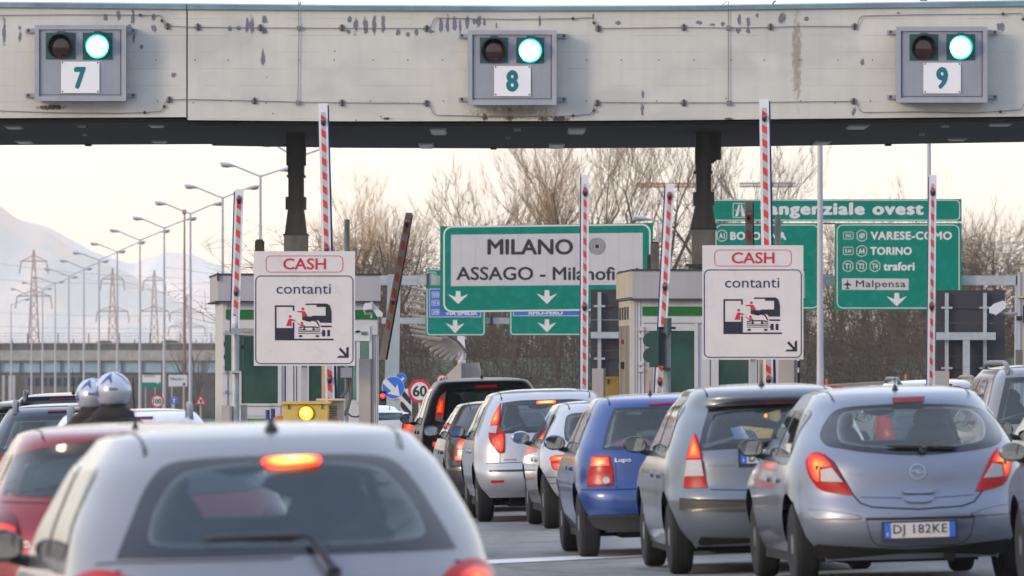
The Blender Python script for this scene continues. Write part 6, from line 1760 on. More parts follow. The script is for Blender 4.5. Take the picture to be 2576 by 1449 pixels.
c.window('rear', c.phm(half, 96), .07, 'rear_window', glass('car_glass_near', (.60,.68,.72), op=.20, opc=(.09,.15,.19)), inner=c.phm(hin, 96))
c.patch('rear', smooth_closed(c.ph([(658,1172),(690,1162),(780,1159),(804,1165),(790,1179),(692,1187)]), 36), .03, 'high_brake_light', BRKH, dome=.01)
tl = smooth_closed(c.ph([(1116,1462),(1150,1418),(1200,1408),(1238,1440),(1246,1520),(1240,1580,1),(1150,1580,1)]), 42)
c.both(tl, .012, 'tail_light', LRED, dome=.01)
tl2 = smooth_closed(c.ph([(1150,1452),(1180,1430),(1215,1436),(1228,1470),(1170,1480)]), 30)
c.both(tl2, .018, 'tail_light_core', BRKS, dome=.008)
pv_ = c.ph([(838,1452),(775,1361),(510,1367),(768,1358)])
c.wiper(pv_[0], pv_[1], (pv_[2], pv_[3]), wd=.014)
c.line('rear', c.ph([(240,1420),(300,1416),(500,1412),(740,1405)])[0:4], .006, off=.002)
c.patch('rear', smooth_closed([(-.20,.74),(.20,.74),(.17,.69),(-.17,.69)], 24), .02, 'boot_handle', SILV2, rings=3, skirt=.03)
c.plate(.60, txt='', off=.03)
c.antenna(c.yrc+.22, 0, .10, .35, .004, .032)
finish(c, .80, 1.50, 2.75, .93, mirror_y=2.42, mz=.93, seats=(1.75,.80,1.10), glassm=glass('car_glass_side_near', (.45,.47,.45), op=.22, opc=(.30,.30,.28)))
for k in range(2):
    q = c.ph([(960,1318+k*22),(1010,1317+k*22)]) if False else [(.22,.985-.035*k),(.42,.985-.035*k)]
# papers on the parcel shelf
for k in range(2): MB().box(.18,.40,.42+.10*k,.50+.10*k,.90+.006*k,.935+.02*k).build('parcel', mat('parcel_teal', (.28,.42,.45), .6), c.t, local=True)

# ---- 2. red hatchback --------------------------------
H_, zc_ = 1.41, 1.315
c = Car('red hatchback at the left edge, half hidden behind the blurred silver car', 372, 39.0, .10, REDP, L=3.9, W=1.66, H=H_, zc=zc_,
        rear=[(.2,.12),(.4,.01),(.55,0),(.8,.05),(.95,.12),(1.1,.24),(1.27,.36),(zc_,.36)], front=frontp(3.9,H_,zc_),
        hw=[(.2,.76),(.5,.82),(.7,.83),(.85,.82),(1.0,.77),(1.15,.70),(zc_,.62)], Dr=.55, p=2.5)
half = [(365,1104),(250,1108),(120,1124),(44,1142,1),(22,1180),(8,1246,1),(180,1254),(372,1254)]
c.window('rear', c.phm(half, 72), .085, 'rear_window', glass('car_glass_red', (.4,.5,.5), op=.62, opc=(.06,.09,.10)))
c.both(smooth_closed(c.ph([(-22,1300),(-5,1287),(20,1287),(42,1305),(48,1345),(42,1356),(-18,1356)]), 36), .010, 'tail_light', LDRK, dome=.012)
c.both(smooth_closed(c.ph([(-18,1328),(10,1322),(44,1330),(46,1350),(36,1354),(-14,1354)]), 30), .033, 'brake_light', BRKS, dome=.006)
c.badge_text('DCI', *[v for v in (lambda q: (q[0][0], q[1][0], q[1][1], q[0][1]))(c.ph([(40,1364),(76,1377)]))], m_=CHR, bold=.03)
c.line('rear', c.ph([(-5,1262),(200,1268),(372,1266)]), .006)
finish(c, .80, 1.50, 2.75, .97, seats=(1.75,.85,1.10)); c.antenna(c.yrc+.2, .0, .18, .3, .003, .02)

# ---- generic estates on the left --------------------------------
def estate(label, px, Y, rz, pm, H, stop=None, tail='unlit', rails=True, W=1.74, L=4.5, win_d=.055, lamp_z=(.78,1.0), wtop=None):
    zc_ = H-.085
    c = Car(label, px, Y, rz, pm, L=L, W=W, H=H, zc=zc_,
        rear=[(.22,.10),(.4,.01),(.55,0),(.8,.04),(.97,.08),(1.1,.16),(zc_,.36)], front=frontp(L,H,zc_),
        hw=[(.22,W/2-.07),(.5,W/2-.01),(.75,W/2),(.93,W/2-.03),(1.1,W/2-.10),(zc_-.05,W/2-.225),(zc_,W/2-.26)], Dr=.45, p=3.0, wb=2.65, oh=.85, tr=.32)
    wb_ = c.w(1.0)*.86; wt = c.w(zc_-.05)*.86
    win = smooth_closed([(-wt,zc_-.045,1),(0,zc_-.035),(wt,zc_-.045,1),(wb_,.99,1),(0,.975),(-wb_,.99,1)], 60)
    c.window('rear', win, win_d, 'rear_window', CGL)
    wo = c.w(.9)*.985
    poly = smooth_closed([(-wo,.70,1),(-wo,1.0),(-wo+.16,.98,1),(-wo+.22,.70,1)], 32)
    c.both(poly, .010, 'tail_light', LRED, dome=.008)
    if tail == 'lit': c.both(smooth_closed([(-wo+.03,.80),(-wo+.04,.93),(-wo+.15,.92),(-wo+.16,.80)], 28), .033, 'brake_light', BRKS, dome=.005)
    c.patch('rear', rrect(-.20,.20,zc_-.005,zc_+.012,.008,3), .012, 'high_brake_light', LDRK)
    c.line('rear', [(-wo+.2,.62),(0,.60),(wo-.2,.62)], .008); c.plate(.78 if not tail == 'x' else .5)
    if rails: c.roofrail(c.wc*.86, c.yrc+.12, c.yfc-.25, .06)
    finish(c, 1.0, 1.75, 3.0, .95, seats=(2.1,1.2,1.14), mz=1.0, hz=.80)
    return c
estate('dark blue estate with a grey roof rail left of the motorcycle riders', 178, 76.0, .055, NAVYP, 1.46, W=1.78).antenna(.8, .3, .25, .3, .005, .03)
estate('second dark estate right behind the blue one, only its roof and rail in view', 172, 95.0, .05, NAVYP, 1.56, L=4.3).antenna(.8, .1, .3, .3, .006, .03)
estate('dark car roof with rail at the far left edge, beyond the two dark estates', 92, 101.5, .05, DGRY, 1.45, L=4.2)
estate('silver estate with roof rails, between the riders and the left booth', 338, 64.0, .05, WHTP, 1.415, W=1.74)

# ---- 6. black minivan --------------------------------
H_, zc_ = 1.61, 1.515
c = Car('black minivan in the lane beside the 60 sign', 1230, 97.0, .06, BLKP, L=4.05, W=1.70, H=H_, zc=zc_,
        rear=[(.25,.10),(.4,.01),(.6,0),(.8,.04),(1.0,.08),(1.2,.18),(1.45,.32),(zc_,.36)], front=frontp(4.05,H_,zc_),
        hw=[(.25,.78),(.5,.84),(.8,.85),(1.0,.83),(1.2,.77),(1.4,.70),(zc_,.63)], Dr=.40, p=3.1, wb=2.63, oh=.66)
c.window('rear', c.phm([(1223,977),(1128,982,1),(1122,1000),(1115,1062,1),(1230,1063)], 64), .035, 'rear_window', CGLD)
tl = c.ph([(1122,986,1),(1105,1003),(1098,1033),(1095,1058,1),(1113,1063,1),(1118,1030)])
c.both(smooth_closed(tl, 36), .010, 'tail_light', mat('lamp_pink', (.45,.16,.14), .15, coat=.7, var=.1))
c.both(smooth_closed(c.ph([(1107,1006,1),(1118,1006,1),(1117,1046,1),(1098,1044,1)]), 24), .033, 'brake_light', BRKS)
c.both(smooth_closed(c.ph([(1100,1025,1),(1114,1025,1),(1114,1041,1),(1100,1041,1)]), 24), .033, 'lit_core', BRK)
c.both(smooth_closed(c.ph([(1088,1112,1),(1110,1111,1),(1110,1123,1),(1088,1124,1)]), 24), .012, 'bumper_light', BRKS)
c.patch('rear', smooth_closed(c.ph([(1196,971,1),(1250,969,1),(1250,974,1),(1196,976,1)]), 20), .012, 'high_brake_light', LRED)
q = c.ph([(1119,1083),(1154,1078)]); c.badge_text('MERIVA', q[0][0], q[1][0], q[0][1], q[1][1], bold=.03)
c.line('rear', c.ph([(1100,1093),(1160,1090),(1230,1088)]), .02, 'chrome_strip', BLKPL); c.plate(.90)
finish(c, .72, 1.55, 2.95, 1.02, mirror_y=2.5, mz=1.06, seats=(1.8,.9,1.22), glassm=CGLD, hz=.9); c.antenna(.9, 0, .18, .2, .005, .025)

# ---- 7. dark hatch squeezed behind the silver one --------------------------------
H_, zc_ = 1.33, 1.24
c = Car('dark brown-grey hatchback squeezed between black minivan and silver hatchback', 1297, 88.2, .06, DGRY, L=3.7, W=1.62, H=H_, zc=zc_,
        rear=[(.22,.10),(.4,0),(.56,0),(.62,.05),(.85,.09),(.95,.14),(zc_,.42)], front=frontp(3.7,H_,zc_),
        hw=[(.22,.75),(.5,.81),(.7,.81),(.88,.78),(1.0,.73),(zc_,.60)], Dr=.45, p=2.8, wb=2.4, oh=.6)
c.window('rear', c.phm([(1285,1030),(1203,1034,1),(1180,1088,1),(1297,1092)], 60), .03, 'rear_window', CGLD)
tl = c.ph([(1160,1105),(1184,1105,1),(1186,1133),(1180,1162,1),(1146,1162,1),(1145,1140),(1152,1120)])
c.both(smooth_closed(tl, 36), .010, 'tail_light', LRED); c.both(smooth_closed(c.ph([(1160,1108),(1183,1108),(1183,1128),(1154,1128)]), 28), .033, 'brake_light', BRKS)
c.both(smooth_closed(c.ph([(1152,1133,1),(1182,1133,1),(1180,1145,1),(1150,1145,1)]), 24), .016, 'indicator', LORG); c.both(smooth_closed(c.ph([(1150,1148),(1178,1148),(1174,1160),(1150,1160)]), 24), .033, 'lit_core', BRKS)
c.line('rear', c.ph([(1140,1172),(1220,1172),(1297,1170)]), .012); c.line('rear', c.ph([(1145,1190),(1220,1190),(1297,1188)]), .05, 'bumper_band', BLKPL, h=.012); c.plate(.7)
finish(c, .62, 1.4, 2.6, .90, mirror_y=2.35, mz=.95, mcol=BLKPL, seats=(1.7,.8,1.0), hz=.72)

# ---- 8. silver hatchback with tall lamps --------------------------------
H_, zc_ = 1.465, 1.345
c = Car('silver hatchback with tall red lamps climbing the pillar and a lit brake strip', 1388, 82.0, .056, SILV, L=3.82, W=1.66, H=H_, zc=zc_,
        rear=[(.28,.10),(.38,.02),(.48,0),(.58,.01),(.62,.04),(.85,.08),(1.0,.13),(1.15,.22),(1.32,.34),(zc_,.36)], front=frontp(3.82,H_,zc_),
        hw=[(.28,.77),(.45,.82),(.6,.83),(.8,.825),(.95,.80),(1.1,.74),(1.25,.68),(zc_,.62)], Dr=.50, p=2.8, z0=.27, oh=.62, wb=2.46, capx=2.8)
c.window('rear', c.phm([(1378,1006),(1310,1008),(1264,1014,1),(1258,1060),(1256,1091,1),(1388,1087)], 64), .03, 'rear_window', CGL)
tl = smooth_closed(c.ph([(1260,1014,1),(1258,1050),(1258,1076),(1271,1092,1),(1270,1138,1),(1256,1140),(1239,1121),(1230,1098),(1235,1070),(1247,1038)]), 60)
c.both(tl, .010, 'tail_light', LRED, dome=.012)
c.both(smooth_closed(c.ph([(1258,1026),(1256,1066),(1238,1074),(1243,1055)]), 32), .036, 'brake_light', BRK)
c.both(smooth_closed(c.ph([(1254,1074,1),(1250,1093,1),(1233,1091,1),(1236,1076,1)]), 28), .035, 'clear_lens', LCLR)
c.both(smooth_closed(c.ph([(1254,1097),(1268,1097),(1267,1134),(1257,1134),(1240,1112)]), 28), .033, 'lower_lens', BRKS)
c.patch('rear', smooth_closed(c.ph([(1350,1011,1),(1397,1009,1),(1397,1015,1),(1350,1017,1)]), 24), .015, 'high_brake_light', BRKH)
c.line('rear', c.ph([(1222,1167),(1258,1165),(1388,1160)]), .008); c.line('rear', c.ph([(1257,1092),(1258,1120),(1258,1165)]), .006)
c.line('rear', c.ph([(1231,1185),(1280,1184),(1325,1183)]), .022, 'bumper_strip', BLKPL, h=.004)
c.patch('rear', rrect(*(lambda q: (q[0][0], q[1][0], q[1][1], q[0][1]))(c.ph([(1236,1208),(1268,1214)])), .01, 3), .008, 'reflector', LRED)
q = c.ph([(1268,1157),(1300,1154)]); c.badge_text('PUNTO', q[0][0], q[1][0], q[1][1]-.02, q[0][1]+.01, bold=.03); c.plate(.44, off=.005)
MB().tube([(.0,.05,.27),(.0,.5,.27)], .09, 12).build('silencer', mat('silencer_tan', (.28,.22,.15), .6), c.t, local=True)
finish(c, .70, 1.45, 2.72, .95, mirror_y=2.35, mz=.98, mcol=BLKPL, seats=(1.75,.8,1.12))

# ---- 9. small silver car --------------------------------
H_, zc_ = 1.335, 1.245
c = Car('small rounded silver car between the blue one and the tall-lamped hatchback', 1566, 77.3, .066, SILV, L=3.75, W=1.64, H=H_, zc=zc_,
        rear=[(.25,.12),(.36,.03),(.5,0),(.62,.01),(.75,.05),(.9,.12),(1.0,.20),(zc_,.42)], front=frontp(3.75,H_,zc_),
        hw=[(.25,.76),(.42,.81),(.6,.82),(.75,.81),(.9,.77),(1.05,.70),(zc_,.60)], Dr=.60, p=2.4, z0=.25, oh=.6, wb=2.44)
c.window('rear', c.phm([(1556,1036),(1470,1038),(1430,1044),(1421,1068),(1420,1094),(1428,1112),(1470,1118),(1566,1118)], 72), .035, 'rear_window', CGLD)
c.both(smooth_closed(c.ph([(1392,1148),(1415,1145),(1436,1147,1),(1432,1170),(1424,1184,1),(1396,1182),(1387,1165)]), 42), .010, 'tail_light', LRED, dome=.014)
c.both(smooth_closed(c.ph([(1393,1150),(1434,1150),(1431,1160),(1392,1162)]), 30), .036, 'brake_light', BRK); c.both(smooth_closed(c.ph([(1396,1168),(1426,1166),(1422,1182),(1400,1180)]), 28), .033, 'lower_lens', BRKS)
c.line('rear', c.ph([(1372,1200),(1420,1201),(1566,1198)]), .008); c.line('rear', c.ph([(1380,1216),(1440,1217),(1566,1214)]), .006); c.plate(.62)
finish(c, .68, 1.4, 2.6, .90, mirror_y=2.3, mz=.93, seats=(1.65,.75,1.0), mcol=SILV, hz=.72)

# ---- 10. small blue car --------------------------------
H_, zc_ = 1.425, 1.33
c = Car('small royal blue hatchback with black lower bumper, pink cushions inside', 1692, 64.6, .058, BLUE, L=3.53, W=1.63, H=H_, zc=zc_,
        rear=[(.22,.16),(.34,.06),(.40,.0),(.52,0),(.60,.02),(.64,.06),(.8,.08),(.93,.11),(1.02,.17),(1.2,.30),(zc_,.38)], front=frontp(3.53,H_,zc_),
        hw=[(.22,.72),(.38,.78),(.5,.80),(.65,.81),(.8,.80),(.95,.77),(1.1,.71),(1.25,.645),(zc_,.60)], Dr=.50, p=2.8, z0=.22, oh=.58, wb=2.32, capx=2.7)
c.window('rear', c.phm([(1680,1024),(1600,1025),(1545,1027,1),(1530,1066),(1516,1125),(1522,1132,1),(1692,1127)], 72), .03, 'rear_window', CGL)
tl = smooth_closed(c.ph([(1494,1149),(1505,1147),(1534,1147,1),(1542,1183),(1546,1221,1),(1478,1225,1),(1482,1183)]), 42)
c.both(tl, .012, 'tail_light', LRED, dome=.010)
c.both(smooth_closed(c.ph([(1494,1152,1),(1533,1152,1),(1536,1173,1),(1490,1174,1)]), 28), .036, 'brake_light', BRK)
c.both(smooth_closed(c.ph([(1484,1196,1),(1542,1194,1),(1543,1219,1),(1480,1222,1)]), 28), .022, 'lower_lens', LRED)
c.both(smooth_closed(c.ph([(1520,1205),(1528,1200),(1536,1205),(1536,1214),(1528,1219),(1520,1214)]), 24), .035, 'clear_lens', LCLR)
c.patch('rear', smooth_closed(c.ph([(1632,1016,1),(1712,1012,1),(1712,1017,1),(1632,1021,1)]), 24), .012, 'high_brake_light', LRED)
q = c.ph([(1547,1163),(1588,1154)]); c.badge_text('Lupo', q[0][0], q[1][0], q[0][1]-.01, q[1][1]+.01, m_=WHITE, bold=.03)
c.line('rear', c.ph([(1462,1232),(1550,1231),(1692,1226)]), .008); c.line('rear', c.ph([(1546,1150),(1550,1190),(1552,1229)]), .007)
lo = smooth_closed(c.ph([(1480,1298,1),(1560,1296),(1692,1294),(1830,1292),(1900,1288,1),(1890,1325),(1800,1336),(1692,1336),(1560,1336),(1500,1325)]), 60)
c.patch('rear', lo, .012, 'lower_bumper', mat('bumper_textured', (.035,.035,.035), .75, var=.1, scale=30))
c.plate(.46, off=.008); MB().tube([(.0,.10,.22),(.0,.5,.22)], .08, 12).build('silencer', mat('silencer_tan', (.28,.22,.15), .6), c.t, local=True)
for xx, ww in ((-.30,.20),(.12,.12)): MB().ball((xx,.50,.98), ww, .08, .065, 16, 8).build('cushion', mat('cushion_pink', (.62,.10,.30), .8, var=.3, scale=14), c.t, smooth=True, local=True)
finish(c, .62, 1.35, 2.5, .94, mirror_y=2.15, mz=.98, mcol=BLUE, seats=(1.6,.7,1.1)); c.antenna(.75, -.1, .10, .4, .004, .02)

# ---- 11. grey-blue hatchback --------------------------------
H_, zc_ = 1.495, 1.40
c = Car('blue-grey hatchback with arched roof and pointed lamps, number plate partly hidden by a mirror', 1957, 58.3, .064, GREY, L=3.85, W=1.68, H=H_, zc=zc_,
        rear=[(.22,.12),(.35,.02),(.48,0),(.62,.0),(.68,.05),(.9,.08),(1.03,.13),(1.2,.25),(1.33,.36),(zc_,.34)], front=frontp(3.85,H_,zc_),
        hw=[(.22,.77),(.4,.82),(.6,.835),(.8,.83),(.95,.805),(1.1,.75),(1.25,.69),(zc_,.60)], Dr=.55, p=2.6, oh=.62, wb=2.46, capx=2.6)
c.window('rear', c.phm([(1945,1014),(1850,1018),(1782,1032,1),(1768,1080),(1756,1134,1),(1830,1130),(1950,1124)], 72), .05, 'rear_window', CGL)
c.patch('rear', c.phm([(1940,1004),(1850,1007),(1778,1024,1),(1782,1031,1),(1850,1018),(1940,1013)], 48), .03, 'spoiler_lip', BLKPL, skirt=.04)
c.patch('rear', smooth_closed(c.ph([(1900,1009,1),(1980,1006,1),(1980,1013,1),(1900,1016,1)]), 24), .045, 'high_brake_light', LDRK)
tl = smooth_closed(c.ph([(1750,1091,1),(1760,1120),(1767,1156),(1780,1226,1),(1721,1228,1),(1728,1156),(1738,1118)]), 48)
c.both(tl, .012, 'tail_light', LRED, dome=.010)
c.both(smooth_closed(c.ph([(1749,1102),(1762,1135),(1765,1155,1),(1734,1156,1),(1740,1130)]), 30), .036, 'brake_light', BRK)
c.both(smooth_closed(c.ph([(1733,1160,1),(1767,1159,1),(1773,1198,1),(1727,1199,1)]), 30), .035, 'clear_lens', LCLR)
q = c.ph([(1782,1175),(1850,1166)]); c.badge_text('CITROËN', q[0][0], q[1][0], q[0][1], q[1][1], bold=.01)
pl = c.plate(.925-.0, w_=.52, off=.012)
z_pl = .925
lettering('DC', -.195, -.085, z_pl-.043, z_pl+.043, c.rearf(0,z_pl).y-.017, mat('plate_ink', (.03,.035,.06), .5, var=0), pl, local=True, bold=0)
c.line('rear', c.ph([(1780,1226),(1790,1232),(1870,1233),(1957,1232)]), .008)
band = smooth_closed(c.ph([(1712,1252,1),(1800,1256),(1957,1254),(2110,1249),(2190,1244,1),(2190,1278,1),(2110,1284),(1957,1288),(1800,1287),(1712,1283,1)]), 60)
c.patch('rear', band, .014, 'bumper_band', mat('bumper_brown', (.045,.042,.038), .35, coat=.3, var=.1))
lo = rrect(-.60,.60,.235,.30,.03,5)
c.patch('rear', lo, .010, 'lower_bumper', UND)
c.wiper(*[(lambda q: (q[0], q[1]))(q) for q in c.ph([(1985,1125),(1965,1108)])], [(q[0],q[1]) for q in c.ph([(1900,1122),(1985,1106)])], wd=.014)
finish(c, .68, 1.45, 2.72, .98, mirror_y=2.28, mz=1.0, mcol=BLKPL, seats=(1.75,.8,1.15)); c.antenna(.70, -.02, .14, .2, .005, .028)

# ---- 12. silver-blue hatchback with readable plate --------------------------------
H_, zc_ = 1.46, 1.345
c = Car('silver-blue hatchback with number plate DJ 182KE at the right', 2312, 54.0, .078, SILVB, L=3.98, W=1.76, H=H_, zc=zc_,
        rear=[(.20,.14),(.30,.05),(.40,.0),(.50,0),(.60,.03),(.70,.07),(.85,.09),(1.0,.15),(1.15,.30),(1.30,.46),(zc_,.48)], front=frontp(3.98,H_,zc_),
        hw=[(.20,.78),(.35,.85),(.5,.875),(.7,.88),(.85,.865),(1.0,.82),(1.12,.765),(1.25,.70),(zc_,.64)], Dr=.65, p=2.35, z0=.19, oh=.70, wb=2.51, tr=.31, arch=.375, capx=2.5, cap=2.2)
oo = smooth_closed(c.ph([(2063,1096),(2076,1062),(2112,1029),(2200,1019),(2300,1016),(2400,1018),(2460,1026),(2500,1056),(2519,1095),(2508,1118),(2440,1134),(2310,1145),(2180,1138),(2095,1125),(2072,1115)]), 90)
ii = smooth_closed(c.ph([(2111,1085),(2114,1050),(2138,1037),(2210,1029),(2300,1027),(2390,1027),(2440,1034),(2468,1060),(2472,1090),(2462,1108),(2420,1118),(2310,1128),(2190,1124),(2130,1116),(2115,1105)]), 90)
c.window('rear', oo, .06, 'rear_window', CGL, inner=ii)
tl = smooth_closed(c.ph([(2030,1158),(2045,1142),(2066,1141),(2092,1162),(2118,1202),(2147,1246,1),(2110,1243),(2066,1233),(2042,1206),(2031,1180)]), 60)
c.both(tl, .012, 'tail_light', LRED, dome=.014)
c.both(smooth_closed(c.ph([(2040,1158),(2056,1148),(2082,1158),(2094,1176),(2068,1180),(2066,1212),(2050,1200)]), 42), .036, 'brake_light', BRK)
c.both(smooth_closed(c.ph([(2070,1184,1),(2096,1179,1),(2124,1214,1),(2071,1212,1)]), 28), .035, 'clear_lens', LCLR)
c.line('rear', c.ph([(2072,1143),(2098,1164),(2122,1204),(2147,1246),(2165,1266),(2195,1276),(2310,1281),(2420,1273),(2450,1262),(2475,1230),(2515,1165),(2530,1150)]), .012)
c.patch('rear', smooth_closed(c.ph([(2275,1231),(2345,1230),(2343,1243),(2278,1244)]), 28), .03, 'boot_handle', SILVB, rings=3, skirt=.04); c.patch('rear', smooth_closed(c.ph([(2280,1250),(2342,1249),(2338,1263),(2284,1264)]), 28), .02, 'boot_handle', SILVB, rings=3, skirt=.03)
c.line('rear', c.ph([(2165,1251),(2270,1253)]), .005); c.line('rear', c.ph([(2350,1252),(2450,1245)]), .005)
bq = c.ph([(2308,1187)])[0]
n_ = 28; ringp = [(bq[0]+.057*math.cos(2*math.pi*k/n_), bq[1]+.052*math.sin(2*math.pi*k/n_)) for k in range(n_+1)]
bd = c.line('rear', ringp, .010, 'badge_ring', CHR, off=.004, h=.006); c.line('rear', [(bq[0]-.05,bq[1]+.005),(bq[0]+.01,bq[1]+.008),(bq[0]-.01,bq[1]-.008),(bq[0]+.05,bq[1]-.005)], .010, 'badge_bolt', CHR, off=.004, h=.005)
q = c.ph([(2131,1195),(2173,1187)]); c.badge_text('CORSA', q[0][0], q[1][0], q[0][1], q[1][1], bold=.0)
rec = smooth_closed(c.ph([(2178,1306,1),(2310,1304),(2452,1300,1),(2425,1362),(2310,1374),(2205,1369)]), 48)
c.line('rear', [rec[k] for k in range(0, 17)], .020); c.line('rear', rec[16:]+[rec[0]], .006)
for sg in (0,1):
    q = smooth_closed(c.ph([(2034,1283,1),(2100,1287),(2158,1299),(2160,1305),(2100,1306),(2045,1303)]), 36)
    q = q if sg == 0 else [(-a,b) for a,b in q][::-1]
    c.line('rear', q+[q[0]], .010); c.patch('rear', q, .010, 'bumper_strip', SILVB, rings=3)
z_pl = c.ph([(2314,1333)])[0]
MB().box(-.02,.12,.42,.55,.89,.93).build('parcel', mat('parcel_teal', (.28,.42,.45), .6), c.t, local=True)
pl = c.plate(z_pl[1], txt='DJ 182KE', xc=z_pl[0], off=.012)
c.patch('rear', smooth_closed(c.ph([(2244,1004,1),(2325,1001,1),(2323,1012,1),(2247,1015,1)]), 24), .020, 'high_brake_light', mat('lamp_red_dull', (.22,.012,.025), .2, coat=.6), skirt=.03)
lo = rrect(-.74,.74,.195,.315,.05,5)
c.patch('rear', lo, .008, 'lower_bumper', UND)
qa = c.ph([(2320,1136),(2330,1130)]); qb = c.ph([(2232,1127),(2408,1130)])
c.wiper((qa[0][0],qa[0][1]), (qa[1][0],qa[1][1]), ((qb[0][0],qb[0][1]),(qb[1][0],qb[1][1])), wd=.016)
MB().tube([(.25,.12,.21),(.25,.5,.21)], .045, 12).build('exhaust_pipe', UND, c.t, local=True)
finish(c, .78, 1.55, 2.85, .96, mirror_y=2.30, mz=.99, mcol=BLKPL, seats=(1.8,.85,1.10)); c.antenna(.74, -.04, .12, .5, .005, .026)

# ---- right edge --------------------------------
estate('grey tall estate with arched roof rail and dark rear window, cut by the right edge', 2698, 75.0, .06, paint('paint_mid_grey', (.20,.20,.215)), 1.585, W=1.80)
c = estate('bronze-silver tall car at the right edge of which mainly the dark mirror shows', 2935, 62.0, .06, BRNZ, 1.62, W=1.84, rails=False)
c = Car('dark bronze car at the lower right edge, only its flank and mirror in view', 3028, 49.4, .06, paint('paint_dark_bronze', (.13,.12,.115)), L=4.0, W=1.72, H=1.46, zc=1.36,
        rear=[(.2,.12),(.4,.0),(.6,0),(.9,.08),(1.1,.2),(1.36,.42)], front=frontp(4.0,1.46,1.36), hw=[(.2,.78),(.5,.85),(.8,.86),(.95,.83),(1.15,.74),(1.36,.60)], Dr=.5)
finish(c, .80, 1.55, 2.85, .96, mirror_y=2.35, mz=.96, mcol=GREY)
estate('white estate well ahead of the silver-blue hatchback, only its roof showing', 2372, 103.0, .05, WHTP, 1.44, W=1.74, L=4.3)
estate('dark blue car between silver-blue hatchback and white estate, a sliver of roof showing', 2385, 90.0, .05, NAVYP, 1.30, W=1.72, L=4.2, rails=False)
c = estate('low white car beyond the left booth, beside the black minivan', 905, 112.0, .05, WHTP, 1.22, rails=False, tail='lit', L=4.0)

